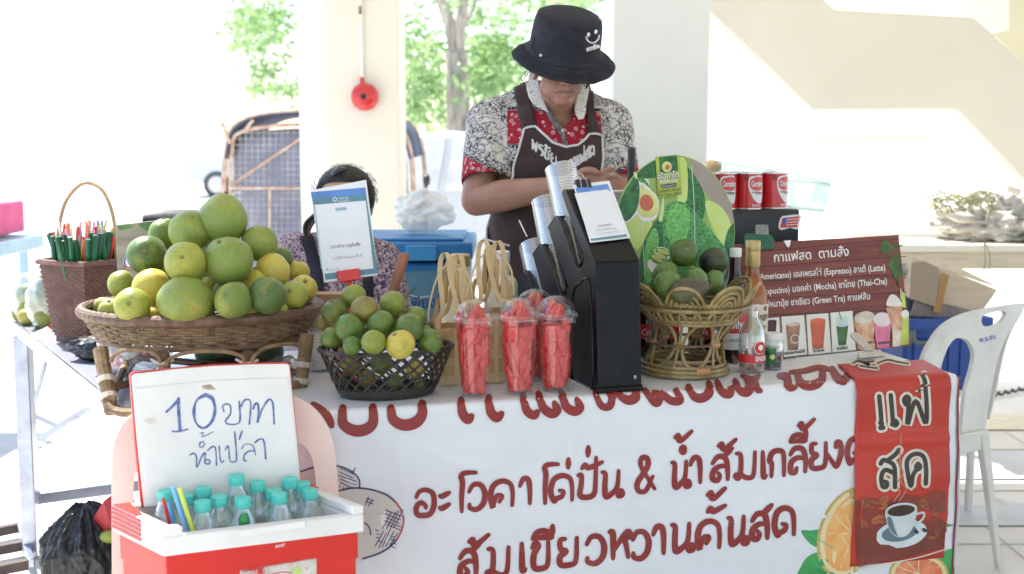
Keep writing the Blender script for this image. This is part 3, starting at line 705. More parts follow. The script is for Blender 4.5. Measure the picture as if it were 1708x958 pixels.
# second line, letter by letter (start x, baseline y, width, height in photo pixels)
def word(glyphs, w, h, m=ink, surf=P):
    for ch, x, y, wd in glyphs:
        surf = Print(CS); g = GLYPH[ch]; k = .92 * (wd / max(g[0], .9) if g[0] else wd / .9)
        for st in g[1]: surf.stroke(m, [(x + (a*k), y - bb*h - a*k*.085) for a, bb in st], w, .0017, 6, False, True)
        surf.done(CL, {m.name: 'letter'}, True)
word([('อ',692,861,42),('ะ',733,853,32),('โ',760,854,44),('ว',779,850,40),('ค',817,846,44),('า',866,841,34),('โ',900,840,40),('ด',917,837,44),('่',932,832,30),('ป',962,831,42),('ั',966,832,44),('่',965,812,30),('น',1002,829,40),
      ('&',1060,820,36),('น',1119,813,34),('ํ',1125,806,28),('้',1122,790,36),('า',1150,806,34),('ส',1186,802,38),('้',1194,804,38),('ม',1226,798,40),('เ',1270,796,36),('ก',1282,795,34),('ล',1316,789,36),('ี',1316,787,36),('้',1328,770,34),('ย',1350,782,34),('ง',1378,779,34),('ด',1412,774,32)], 8.4, 42)
word([('ส',765,962,40),('้',778,968,42),('ม',812,960,44),('เ',868,952,40),('ข',884,950,42),('ี',886,952,46),('ย',930,944,40),('ว',975,940,44),('ห',1014,932,44),('ว',1052,932,40),('า',1088,924,36),('น',1118,920,42),('ค',1162,916,44),('ั',1176,908,38),('้',1176,890,38),('น',1212,908,38),('ส',1252,900,38),('ด',1290,894,40)], 9.2, 45)
# cut-off top line, drawn where it bends over the edge
for pts, wd in ([[(522,676),(536,686),(548,698),(553,710)],13],[[(572,682),(572,706),(590,718),(610,716),(622,704),(622,680)],17],[[(652,682),(656,700),(674,709),(694,704),(704,690),(704,674)],17],
                [[(769,668),(771,688),(780,700),(786,694)],14],[[(815,664),(818,686),(828,697),(836,690)],14],[[(872,660),(878,684),(890,693),(896,687)],13],[[(898,658),(906,680),(920,690),(929,684),(925,674)],14],[[(937,656),(944,678),(958,686),(967,680),(963,669)],14],
                [[(992,652),(1002,676),(1016,678),(1020,664),(1014,652)],11],[[(1016,676),(1028,657),(1036,666)],9],[[(1030,656),(1046,668),(1060,664),(1062,652)],13],[[(1076,652),(1088,668),(1096,672),(1100,660),(1090,656)],12],[[(1104,656),(1118,668),(1134,668),(1128,652)],12],
                [[(1148,646),(1158,662),(1172,664),(1184,654),(1182,640)],13],[[(1196,638),(1204,654),(1216,658),(1221,648)],12],[[(1226,636),(1234,652),(1246,655),(1252,645),(1246,638)],12],[[(1258,632),(1262,648),(1268,652)],11],[[(1238,628),(1256,634),(1266,628)],9],
                [[(1300,628),(1312,630),(1316,646),(1326,646)],12],[[(1330,624),(1336,640),(1352,644),(1370,636),(1372,618)],13],[[(1388,616),(1396,630),(1408,636),(1413,626)],13],[[(1318,622),(1340,620),(1366,614),(1386,618)],8]):
    P.stroke(ink, pts, wd, .002, 8, False, True)
# cartoon outline on the left part of the cloth
beige = mat('greyish_print', (.55, .53, .50), .5, .06, 6)
P.poly(beige, [(480,800),(500,788),(530,778),(560,777),(582,782),(598,796),(602,815),(640,820),(662,836),(673,860),(668,890),(648,912),(620,928),(590,938),(480,940)], .0003, 4)
P.stroke(navy, [(498,788),(530,778),(560,777),(582,784),(598,798),(600,814)], 2.6)
P.stroke(navy, [(560,820),(590,814),(620,817),(645,826),(660,838)], 3)
P.stroke(cremson, [(660,838),(669,851),(673,866),(670,884),(662,900)], 3); P.stroke(navy, [(662,900),(648,914),(630,924),(605,932)], 3)
P.stroke(navy, [(608,872),(616,880),(618,892)], 2.4)
def hatch(cx, cy, w_, h_, st, m):
    n = int(w_/st)
    for i in range(n):
        x = cx - w_/2 + i*st + st/2
        P.stroke(m, [(x + h_*.25 + rnd.uniform(-1,1), cy - h_/2 + rnd.uniform(-3,3)), (x - h_*.25, cy + h_/2 + rnd.uniform(-3,3))], 1.6, .0007, 1)
    for i in range(int(h_/st)):
        y = cy - h_/2 + i*st + st/2
        P.stroke(m, [(cx - w_/2 + rnd.uniform(-3,3), y - w_*.2), (cx + w_/2 + rnd.uniform(-3,3), y + w_*.2)], 1.6, .0008, 1)
hatch(578,798,26,30,6,navy); hatch(616,837,12,12,5,navy); hatch(656,868,26,30,6,navy); hatch(644,900,30,26,6,navy)
# orange slices and leaves
rind = mat('orange_rind_print', (.55,.42,.12), .5, .1, 6); pith = mat('pith_print', (.72,.62,.36), .5, .05); flesh = mat('orange_flesh_print', (.70,.30,.07), .5, .15, 25, col2=(.72,.42,.16)); leafp = mat('green_leaf_print', (.02,.20,.05), .5, .2, 10, col2=(.05,.35,.10))
leafd = mat('leaf_vein_print', (.10,.40,.16), .5); pinkf = mat('grapefruit_print', (.62,.14,.06), .5, .2, 25, col2=(.72,.30,.14))
P.poly(leafp, [(1336,886),(1352,885),(1376,884),(1392,900),(1396,924),(1376,918),(1352,908)], .0002, 4); P.stroke(leafd, [(1338,887),(1360,897),(1390,915)], 1.4, .0009)
P.poly(leafp, [(1336,965),(1336,945),(1348,928),(1366,922),(1390,934),(1420,965)], .0002, 4); P.stroke(leafd, [(1352,926),(1365,945),(1395,962)], 1.4, .0009)
P.ell(rind, 1416, 888, 50, 78, 20, .0004); P.ell(pith, 1418, 888, 47, 74, 20, .0006); P.ell(flesh, 1420, 888, 41, 68, 20, .0008)
for a in range(0, 360, 30): P.stroke(pith, [(1422,890), (1422 + 40*math.cos(R(a)), 890 + 66*math.sin(R(a)))], 1.6, .0011, 1)
P.poly(leafp, [(1530,958),(1560,930),(1588,915),(1590,940),(1588,965),(1540,970)], .0002, 3); P.poly(leafp, [(1575,872),(1592,876),(1578,880)], .0002)
P.ell(rind, 1532, 958, 50, 36, 0, .0004); P.ell(pith, 1532, 958, 46, 32, 0, .0006); P.ell(pinkf, 1532, 957, 40, 26, 0, .0008)
for a in range(0, 360, 30): P.stroke(pith, [(1532,958), (1532 + 40*math.cos(R(a)), 958 + 26*math.sin(R(a)))], 1.4, .0011, 1)
# maroon hem at the right corner
P.done(CL, {'maroon_ink': 'lettering', 'navy_ink': 'cartoon_outline', 'crimson_ink': 'cartoon_outline', 'greyish_print': 'cartoon_fill', 'green_leaf_print': 'printed_leaves', 'orange_flesh_print': 'printed_orange_slice', 'grapefruit_print': 'printed_grapefruit_slice', 'orange_rind_print': 'printed_rind', 'pith_print': 'printed_pith', 'leaf_vein_print': 'printed_vein'})
for c_ in [o for o in bpy.data.objects if o.parent == CL]: pass
b = MB(); b.tube([B0 + ex*.003 + en*(wav(TL, d)+.001) + ez*(-d) for d in [.004 + .63*k/30 for k in range(31)]], .0022, 6); b.obj('hem', ink, CL)

# ---------------------------------------------------------------- red coffee banner clipped over the corner
rb = MB(); redv = mat('red_vinyl', (.46, .032, .016), .45, .1, 5, bump=.35, bscale=9, col2=(.36, .022, .012), spots=(6, .70, (.26, .035, .02)))
def s_of(px, py): p = EYE + ray(px, py) * ((A0 - EYE).dot(en) / ray(px, py).dot(en)); return (p - A0).dot(ex), TZ - p.z
sL, _ = s_of(1422, 760); sR, _ = s_of(1578, 760); _, dB = s_of(1500, 935)
def coffee(s, d, off=0): return cloth(s, d, .006 + off + (.004*math.sin(max(0,d)*24 + s) if d > .03 else 0) + (.006*math.exp(-((d-.150)/.012)**2)))
q0 = G(1366, 601, TZ); q1 = G(1540, 604, TZ)
topd = -((q1 - A0).dot(ey) - RC); 
rows = [topd*(1 - k/10) for k in range(11)] + [RC*1.57*k/4 for k in range(1, 5)] + [RC*1.57 + (dB - RC)*k/50 for k in range(1, 51)]
nn = 26
def cof_uv(u, d):
    skew = 0 if d > 0 else (d/topd)
    a = lerp(sL, (q0 - A0).dot(ex), skew); c = lerp(sR, (q1 - A0).dot(ex), skew)
    return coffee(lerp(a, c, u), d + (0 if d < dB*.9 else 0))
rb.add([cof_uv(i/nn, d) for d in rows for i in range(nn+1)], [(j*(nn+1)+i, j*(nn+1)+i+1, (j+1)*(nn+1)+i+1, (j+1)*(nn+1)+i) for j in range(len(rows)-1) for i in range(nn)])
CB = rb.obj('hanging_sign', redv, angle=60); tag(CB, 'red vinyl sign with Thai lettering and a coffee cup clipped over the table corner', 'sign')
sol = CB.modifiers.new('solid', 'SOLIDIFY'); sol.thickness = .002; sol.offset = -1
class CofSurf:
    def at(s, px, py, off=0):
        q = CS.at(px, py, 0); r = ray(px, py)
        if r.z != 0:
            t1 = (A0 - EYE).dot(en) / r.dot(en); p1 = EYE + r*t1
            if p1.z > TZ: p = EYE + r*((TZ + .006 - CAM_H) / r.z); return coffee((p - A0).dot(ex), -((p - A0).dot(ey) - RC), off)
            for it in range(3):
                S = (p1 - A0).dot(ex); d = max(0, TZ - p1.z - RC) + RC*1.57; c_ = coffee(S, d, 0); h = (c_ - A0).dot(en); p1 = EYE + r * ((A0 + en*h - EYE).dot(en) / r.dot(en))
            S = (p1 - A0).dot(ex); dz = TZ - p1.z; d = dz - RC + RC*1.57 if dz > RC else math.acos(max(-1, min(1, 1 - dz/RC)))*RC
            return coffee(S, d, off)
P = Print(CofSurf(), 4)
offw = mat('cream_ink', (.62, .58, .48), .5, .05); brn = mat('dark_brown_ink', (.045, .035, .028), .5, .1)
def T(x, y): return (1400 + x/2.605, 590 + y/2.605)
strokes = [[[(172,185),(178,250),(182,310),(176,322),(190,322)],1],[[(180,322),(184,306),(176,300)],1],[[(222,180),(228,250),(232,295),(240,312),(250,302),(238,290),(228,308)],1],
 [[(280,198),(292,186),(302,200),(290,222),(280,205)],1],[[(300,205),(298,250),(296,305),(330,205),(372,300),(378,240),(373,150),(368,95)],1],
 [[(178,478),(190,462),(215,470),(235,485),(240,520),(240,580)],1],[[(236,520),(200,505),(182,530),(186,575),(202,578),(206,562),(196,556)],1],[[(210,462),(240,440),(258,418)],1],
 [[(340,478),(350,490),(342,502),(332,492),(340,478)],1],[[(336,500),(318,530),(310,575),(298,530),(292,470),(315,440),(345,436),(368,455),(376,510),(374,565)],1],
 [[(60,45),(80,36),(110,44),(130,55),(110,42),(150,36)],0],[[(165,45),(210,30),(250,38),(300,46)],0],[[(90,55),(130,62),(165,66)],0]]
for pts, k in strokes: P.stroke(offw, [T(*p) for p in pts], 16 if k else 8, .0008, 6)
for pts, k in strokes: P.stroke(brn, [T(*p) for p in pts], 7.5 if k else 3, .0014, 6)
beanm = mat('coffee_bean_print', (.17, .045, .02), .5, .4, 14, col2=(.42,.13,.05)); darkred = mat('dark_brown_print', (.13, .028, .016), .5, .3, 6, col2=(.30,.035,.02))
P.poly(darkred, [T(66,640),T(130,625),T(200,645),T(290,610),T(360,620),T(420,590),T(460,600),T(462,740),T(456,842),T(290,885),T(78,926),T(70,760)], .0006)
for i in range(34):
    x, y = rnd.uniform(90, 445), rnd.uniform(640, 870)
    if y > 925 - x*.17 - 40: continue
    a = rnd.uniform(0, 180); c_ = T(x, y); P.ell(beanm, c_[0], c_[1], rnd.uniform(7, 12), rnd.uniform(5, 8), a, .0010, 14); P.stroke(darkred, [(c_[0] - 6*math.cos(R(a)), c_[1] - 6*math.sin(R(a))), (c_[0] + 6*math.cos(R(a)), c_[1] + 6*math.sin(R(a)))], 1.2, .0018, 1)
cupw = mat('cup_print', (.60, .66, .68), .5, .12, 8); cupd = mat('cup_shade_print', (.12, .20, .25), .5, .2, 8); cof = mat('coffee_print', (.05, .02, .01), .5)
steam = mat('steam_print', (.55, .22, .15), .6, .2)
P.ell(cupw, *T(268,782), 43, 23, -10, .0020); P.ell(cupd, *T(258,778), 30, 14, -10, .0024)
P.poly(cupw, [T(197,685),T(200,720),T(212,760),T(235,788),T(262,796),T(292,786),T(315,755),T(328,715),T(334,675),T(300,690),T(235,694)], .0032, 3); P.poly(cupd, [T(203,712),T(214,758),T(236,784),T(250,790),T(238,760),T(222,712)], .0036, 3)
P.stroke(cupw, [T(334,695),T(362,690),T(360,715),T(326,745)], 3.5, .0032); P.ell(cupw, *T(264,678), 27, 12, -8, .0040); P.ell(cof, *T(264,680), 23, 9, -8, .0046)
for x, y in ((330,772),(366,765)): P.ell(brn, *T(x, y), 4.5, 3.2, 30, .0040, 12)
P.stroke(steam, [T(236,640),T(262,600),T(245,570),T(275,520),T(262,470),T(268,350)], 2.2, .0010); P.stroke(steam, [T(258,640),T(290,590),T(268,560),T(262,490)], 2.0, .0010); P.stroke(offw, [T(75,934),T(200,912),T(330,888),T(458,850)], 2.2, .0018)
P.done(CB, {'cream_ink': 'letter_outline', 'dark_brown_ink': 'lettering', 'coffee_bean_print': 'printed_coffee_beans', 'dark_brown_print': 'printed_dark_ground', 'cup_print': 'printed_coffee_cup', 'cup_shade_print': 'printed_cup_shade', 'coffee_print': 'printed_coffee', 'steam_print': 'printed_steam'})
# big bulldog clip
sil = mat('dull_steel', (.50,.49,.47), .35, .1, 30, metal=.8)
def clip_flat(c, ang, s, name, label, cat_):
    t = thing(name, c, label, cat_); Mz = Matrix.Rotation(ang, 3, 'Z'); P_ = lambda x, y, z: c + Mz @ Vector((x*s, y*s, z*s))
    b = MB(); b.prism([P_(x, y, z) for x, y, z in ((-.5,0,.0),(.5,0,.0),(.42,.16,.16),(-.42,.16,.16))], Mz @ Vector((0, -.03*s, .03*s))); b.obj('upper_jaw', sil, t, bevel=.001)
    b = MB(); b.prism([P_(x, y, z) for x, y, z in ((-.16,.12,.16),(.16,.12,.16),(.20,.7,.5),(.1,.8,.58),(-.1,.8,.58),(-.2,.7,.5))], Mz @ Vector((0, -.03*s, .04*s))); b.obj('finger_plate', sil, t, bevel=.001)
    b = MB(); b.prism([P_(x, y, z) for x, y, z in ((-.5,0,-.04),(.5,0,-.04),(.42,.2,-.02),(-.42,.2,-.02))], Mz @ Vector((0, 0, .03*s))); b.obj('lower_jaw', sil, t, bevel=.001)
    b = MB(); b.tube([P_(-.36,.17,.09), P_(.36,.17,.09)], .05*s, 8); b.obj('spring', sil, t); return t
k = G(1455, 597, TZ + .012); clip_flat(k, R(28), .085, 'bulldog_clip', 'steel bulldog clip holding the red sign to the table cloth', 'clip')

# ---------------------------------------------------------------- steel table, left
SZ = .74
q = [G(20, 531, SZ), Vector((-.77, 2.42, SZ)), None, None]
d_ = (q[1] - q[0]).normalized(); pr = Vector((-d_.y, d_.x, 0)); q[2] = q[1] + pr*.58; q[3] = q[0] + pr*.58
t = thing('steel_table', (q[0] + q[2])/2, 'grey topped folding steel table under the pomelo and straw baskets', 'table'); t.location.z = 0
topm = mat('grey_laminate', (.32,.35,.42), .22, .12, 6, col2=(.26,.29,.36)); trim = mat('aluminium_trim', (.62,.64,.68), .22, .1, 25, metal=.9, bump=.1)
b = MB(); b.prism([v - ez*.02 for v in q], (0, 0, .02)); b.obj('table_top', topm, t, bevel=.003)
for i in range(4):
    a_, c_ = q[i], q[(i+1) % 4]; dd = (c_ - a_).normalized(); nn_ = Vector((dd.y, -dd.x, 0))
    b = MB(); b.prism([a_ + nn_*.001 + ez*.003, c_ + nn_*.001 + ez*.003, c_ + nn_*.001 - ez*.035, a_ + nn_*.001 - ez*.035], nn_*.012); b.obj('edge_trim', trim, t, bevel=.003)
def bar(par, a, c, w_, h_=None, name='bar', m=steel, up=(0,0,1), bev=.003):
    a = Vector(a); c = Vector(c); dd = (c - a).normalized(); u = Vector(up); s_ = dd.cross(u).normalized(); u = s_.cross(dd).normalized(); h_ = h_ or w_
    b = MB(); b.prism([a + s_*w_/2 + u*h_/2, a - s_*w_/2 + u*h_/2, a - s_*w_/2 - u*h_/2, a + s_*w_/2 - u*h_/2], c - a); return b.obj(name, m, par, bevel=bev)
L1t, L1b = D(38, 560, 3.70), D(55, 940, 3.68); L1b.z = 0
bar(t, L1b, L1t, .046, .046, 'leg', up=(0,1,0))
xb = D(58, 832, 3.70); bar(t, xb, D(330, 797, 3.98), .022, .036, 'cross_bar')
L4 = q[3] - pr*.06 + d_*.06; bar(t, Vector((L4.x, L4.y, 0)), L4 - ez*.02, .04, .04, 'leg', up=(0,1,0))
for v in (q[2] - d_*.08 - pr*.08,): bar(t, Vector((v.x, v.y, 0)), v - ez*.02, .04, .04, 'leg', up=(0,1,0))
bar(t, D(78, 598, 3.66), D(58, 672, 3.68), .012, .012, 'folding_brace'); 
# lower end frame on the floor
dbr = mat('dark_rubber', (.10,.075,.07), .7, .2)
t = thing('floor_rack', G(20, 905, .02), 'low dark metal rack lying on the floor at the left edge', 'rack')
for a_, c_ in (((-30,892),(34,879)),((-30,922),(46,908)),((-30,956),(46,941)),((66,938),(92,934))): bar(t, G(*a_, .03), G(*c_, .03), .03, .03, 'bar', dbr)
bar(t, G(34, 880, .03), G(52, 940, .03), .02, .03, 'side_rail', steel)

# black rubbish bag
bagm = mat('black_bag', (.012,.012,.014), .30, .2, 8, bump=.5, bscale=30, spec=.5)
k = G(170, 1010, 0); gbx = D(146, 930, 3.3).x; bm_ = bmesh.new(); bmesh.ops.create_icosphere(bm_, subdivisions=6, radius=1)
for v in bm_.verts:
    p = v.co.normalized(); a = math.atan2(p.y, p.x); h = p.z
    rad = 1 - .30*max(0, h)**2; fold = abs(noise.noise(Vector((math.cos(a)*3.2, math.sin(a)*3.2, h*1.3)))) + .55*abs(noise.noise(Vector((math.cos(a)*7 + h*2, math.sin(a)*7, h*3.1 + 4)))) + .3*abs(noise.noise(p*11))
    k_ = 1 + .22*(fold - .35)*(1 + .6*max(0, h)); v.co = Vector((p.x*rad*.122*k_, p.y*rad*.115*k_, max(-.115, h*.165*(1 + .12*(fold-.3)))))
    v.co += Vector((gbx, 3.3, .118))
o = MB(); o.add([v.co.copy() for v in bm_.verts], [tuple(v.index for v in f.verts) for f in bm_.faces]); bm_.free(); gb = o.obj('rubbish_bag', bagm, angle=None)
tag(gb, 'black plastic rubbish bag on the floor under the steel table', 'bag')
b = MB(); c_ = D(178, 862, 3.27)
rp = MB(); rp.add([c_ + Vector(v) for v in ((-.06,0,-.04),(.0,-.02,.05),(.05,0,.09),(.09,0,.0),(.03,-.03,-.05),(.0,.05,.0),(.06,.05,.04))], [(0,4,1),(4,3,1),(3,2,1),(1,2,6),(0,1,5),(1,6,5),(4,0,5),(3,4,5),(3,5,6),(3,6,2)])
tag(rp.obj('red_packet', mat('dark_red_foil', (.42,.02,.03), .35, .1, 20, bump=.4, bscale=30)), 'torn dark red packet sticking out of the rubbish bag', 'packet')
b = MB(); b.ball(c_ + Vector((.02,-.035,-.045)), (.030,.02,.018), 16); tag(b.obj('fruit_peel', mat('green_peel', (.33,.38,.06), .5, .2)), 'piece of green peel on top of the black rubbish bag', 'peel')
# ================================================================ FRUIT
def fruitmat(name, spot, bump, rough=.42, patch=(.40,.40,.06)):
    m = bpy.data.materials.new(name); m.use_nodes = True; nt = m.node_tree; L = nt.links; p = nt.nodes['Principled BSDF']
    tc = _n(nt, 'ShaderNodeTexCoord'); oi = _n(nt, 'ShaderNodeObjectInfo')
    va = _n(nt, 'ShaderNodeVectorMath', operation='ADD'); L.new(tc.outputs['Object'], va.inputs[0])
    sc_ = _n(nt, 'ShaderNodeVectorMath', operation='SCALE'); cx = _n(nt, 'ShaderNodeCombineXYZ'); L.new(oi.outputs['Random'], cx.inputs[0]); L.new(oi.outputs['Random'], cx.inputs[1]); L.new(cx.outputs[0], sc_.inputs[0]); sc_.inputs['Scale'].default_value = 9; L.new(sc_.outputs[0], va.inputs[1])
    n1 = _n(nt, 'ShaderNodeTexNoise'); n1.inputs['Scale'].default_value = 13; n1.inputs['Detail'].default_value = 3; L.new(va.outputs[0], n1.inputs['Vector'])
    r1 = _n(nt, 'ShaderNodeMapRange'); r1.inputs[1].default_value = .48; r1.inputs[2].default_value = .72; r1.inputs[4].default_value = .75; L.new(n1.outputs[0], r1.inputs[0])
    m1 = _n(nt, 'ShaderNodeMix', data_type='RGBA'); L.new(r1.outputs[0], m1.inputs[0]); L.new(oi.outputs['Color'], m1.inputs[6]); m1.inputs[7].default_value = tuple(patch) + (1,)
    # fine mottling
    n2 = _n(nt, 'ShaderNodeTexNoise'); n2.inputs['Scale'].default_value = 160; n2.inputs['Detail'].default_value = 2; L.new(va.outputs[0], n2.inputs['Vector'])
    r2 = _n(nt, 'ShaderNodeMapRange'); r2.inputs[1].default_value = .35; r2.inputs[2].default_value = .7; r2.inputs[3].default_value = .88; r2.inputs[4].default_value = 1.06; L.new(n2.outputs[0], r2.inputs[0])
    m2 = _n(nt, 'ShaderNodeMix', data_type='RGBA'); m2.blend_type = 'MULTIPLY'; m2.inputs[0].default_value = 1; L.new(m1.outputs[2], m2.inputs[6]); L.new(r2.outputs[0], m2.inputs[7])
    # brown blemishes
    n3 = _n(nt, 'ShaderNodeTexNoise'); n3.inputs['Scale'].default_value = 26; n3.inputs['Detail'].default_value = 6; n3.inputs['Roughness'].default_value = .65; L.new(va.outputs[0], n3.inputs['Vector'])
    r3 = _n(nt, 'ShaderNodeMapRange'); r3.inputs[1].default_value = spot; r3.inputs[2].default_value = spot + .07; r3.inputs[4].default_value = .75; L.new(n3.outputs[0], r3.inputs[0])
    m3 = _n(nt, 'ShaderNodeMix', data_type='RGBA'); L.new(r3.outputs[0], m3.inputs[0]); L.new(m2.outputs[2], m3.inputs[6]); m3.inputs[7].default_value = (.22,.16,.06,1)
    L.new(m3.outputs[2], p.inputs['Base Color']); p.inputs['Roughness'].default_value = rough
    b = _n(nt, 'ShaderNodeBump'); b.inputs['Strength'].default_value = bump; b.inputs['Distance'].default_value = .0012
    v = _n(nt, 'ShaderNodeTexVoronoi'); v.inputs['Scale'].default_value = 330; L.new(tc.outputs['Object'], v.inputs['Vector']); L.new(v.outputs[0], b.inputs['Height']); L.new(b.outputs[0], p.inputs['Normal'])
    return m
pom = fruitmat('pomelo_skin', .67, .55); lim = fruitmat('green_orange_skin', .64, .5, .36, (.30,.31,.04)); avo = fruitmat('avocado_skin', .70, .8, .3, (.10,.16,.03))
stemm = mat('stem_scar', (.26,.20,.09), .8, .2, 50)
FR = random.Random(4)
def fruit(name, c, r, col, m, label, cat_, group, sx=1, sz=1, neck=0, tilt=(0, 0), seed=0, stem=True, n=26, lump=.055):
    rr = random.Random(seed); K = 15; prof = []
    for i in range(K + 1):
        ph = math.pi * i / K; z = -math.cos(ph); q = math.sin(ph)
        if neck: q *= 1 - neck * max(0, z) ** 1.6; z = z * (1 + neck * .25 * max(0, z))
        if z > .93 and stem: z -= .05 * (z - .93) / .07
        prof.append((max(q, .0001), z))
    rot = Matrix.Rotation(tilt[0], 3, 'Y') @ Matrix.Rotation(tilt[1], 3, 'X')
    b = MB(); b.lathe(prof, n, capb=False, capt=False)
    for i, v in enumerate(b.v):
        d = 1 + lump * noise.noise(v * 1.3 + Vector((seed*1.7, seed, 0))) + lump * .3 * noise.noise(v * 4 + Vector((seed, 3, 1)))
        v = Vector((v.x * sx * r, v.y * sx * r, v.z * sz * r)) * d; b.v[i] = Vector(c) + rot @ v
    o = b.obj(name, m, angle=None); o.color = tuple(col) + (1,); tag(o, label, cat_, group)
    if stem and FR.random() < .55:
        tp = Vector(c) + rot @ Vector((0, 0, r*sz*(1 + neck*.25)*.955)); bb = MB(); bb.lathe([(.001,.0015),(.0045,.0015),(.005,-.001)], 8, tp, rot); bb.obj('stem_scar', stemm, o)
    return o
GR = (.15,.225,.04); DG = (.075,.14,.028); YG = (.30,.34,.055); YE = (.54,.44,.075); MG = (.205,.28,.055)
pomelos = [ # px, py, r px, depth, colour, shape(sx,sz,neck), tilt, what sets it apart
 (372,365,39,2.70,MG,(1,1.06,.22),(.1,-.2),'biggest pear shaped green pomelo, topmost of the heap'),
 (316,386,33,2.68,MG,(1,1,0),(.4,.6),'round matt green pomelo just left below the topmost one'),
 (274,391,25,2.80,GR,(1,1.05,0),(0,0),'half hidden green pomelo high up at the back left of the heap'),
 (245,426,31.5,2.70,DG,(1,.97,0),(.5,1.2),'dark green pomelo at the left shoulder of the heap'),
 (309,438,33,2.56,YG,(1,1,0),(.3,1.2),'round pomelo with a yellow flush in the middle of the heap'),
 (381,435,40,2.60,MG,(1,.98,.10),(-.3,.5),'large green pomelo with a brown patch right under the topmost one'),
 (433,406,29,2.70,GR,(1,1,0),(.5,.9),'green pomelo with a yellow patch at the upper right of the heap'),
 (468,431,19,2.82,DG,(1,1,0),(0,0),'dark green pomelo peeping out behind the upper right side of the heap'),
 (455,451,28,2.68,YE,(1,.95,0),(.8,.3),'yellow pomelo with a greyish scuff on the right of the heap'),
 (498,454,18,2.82,YE,(1,1,0),(0,0),'small yellow pomelo at the far right back of the heap'),
 (506,482,22,2.72,YE,(1,1.05,0),(.4,.8),'yellow pomelo with a dark dot at the right end of the heap'),
 (490,492,23,2.63,YG,(1,1,0),(-.4,1.1),'yellow green pomelo in front of the right end of the heap'),
 (446,493,30,2.54,DG,(1,1,0),(.2,1.3),'dark greyish green pomelo with pale scratches, front right of the basket'),
 (426,472,24,2.66,YE,(1,1,0),(0,0),'yellow pomelo wedged behind the dark greyish green one'),
 (389,501,30,2.51,GR,(1,.96,0),(-.6,1.0),'deep green pomelo at the front centre right beside the broad one'),
 (372,487,17,2.64,GR,(1,1,0),(0,0),'small green pomelo tucked behind the front centre pair'),
 (310,502,47,2.53,MG,(1,.86,.30),(.15,-.15),'broadest flattened pomelo with a nippled top, front centre of the basket'),
 (253,481,31,2.64,YE,(1,1.04,.12),(.5,.2),'smooth golden yellow pomelo standing left of the broad one'),
 (203,474,22,2.74,YG,(1,1,0),(.9,.4),'yellow green pomelo on the left edge with a dried stem tip'),
 (221,510,29,2.53,YG,(1,.95,0),(.3,1.3),'light green pomelo with brown specks at the front left of the basket'),
 (185,518,20,2.60,YG,(1,1,0),(0,.5),'yellow green pomelo low on the left beside the specked one'),
 (172,511,15,2.72,YG,(1,1,0),(0,0),'leftmost pomelo, half hidden inside the basket rim'),
 (253,527,15,2.58,YE,(1,1,0),(0,0),'yellow pomelo low down between the specked and the broad one'),
 (469,518,12,2.60,YG,(1,1,0),(0,0),'yellow pomelo showing low under the right front of the heap'),
 (419,524,13,2.56,YE,(1,1,0),(0,0),'yellow pomelo sunk low between the two dark ones at the front right'),
 (340,455,34,2.76,MG,(1,1,0),(0,0),'green pomelo deep inside the heap behind the middle ones'), (280,465,32,2.80,GR,(1,1,0),(0,0),'green pomelo deep inside the left half of the heap'), (425,478,32,2.80,GR,(1,1,0),(0,0),'green pomelo deep inside the right half of the heap'), (300,500,30,2.75,YG,(1,1,0),(0,0),'pomelo buried behind the broad flattened one'), (360,415,28,2.78,GR,(1,1,0),(0,0),'green pomelo in the dark gap under the topmost one'), (350,478,16,2.66,YE,(1,1,0),(0,0),'orange yellow pomelo glimpsed in the gap at the heart of the heap')]
for i, (px, py, r, Y, col, sh, tl, lb) in enumerate(pomelos):
    fruit('pomelo', D(px, py, Y), r * Y / F * 1.06, col, pom, lb, 'pomelo', 'pomelos heaped in the round basket', sh[0], sh[1], sh[2], tl, i + 1)
LG = (.095,.17,.028); LD = (.04,.08,.018); LY = (.20,.25,.035); LO = (.21,.17,.035)
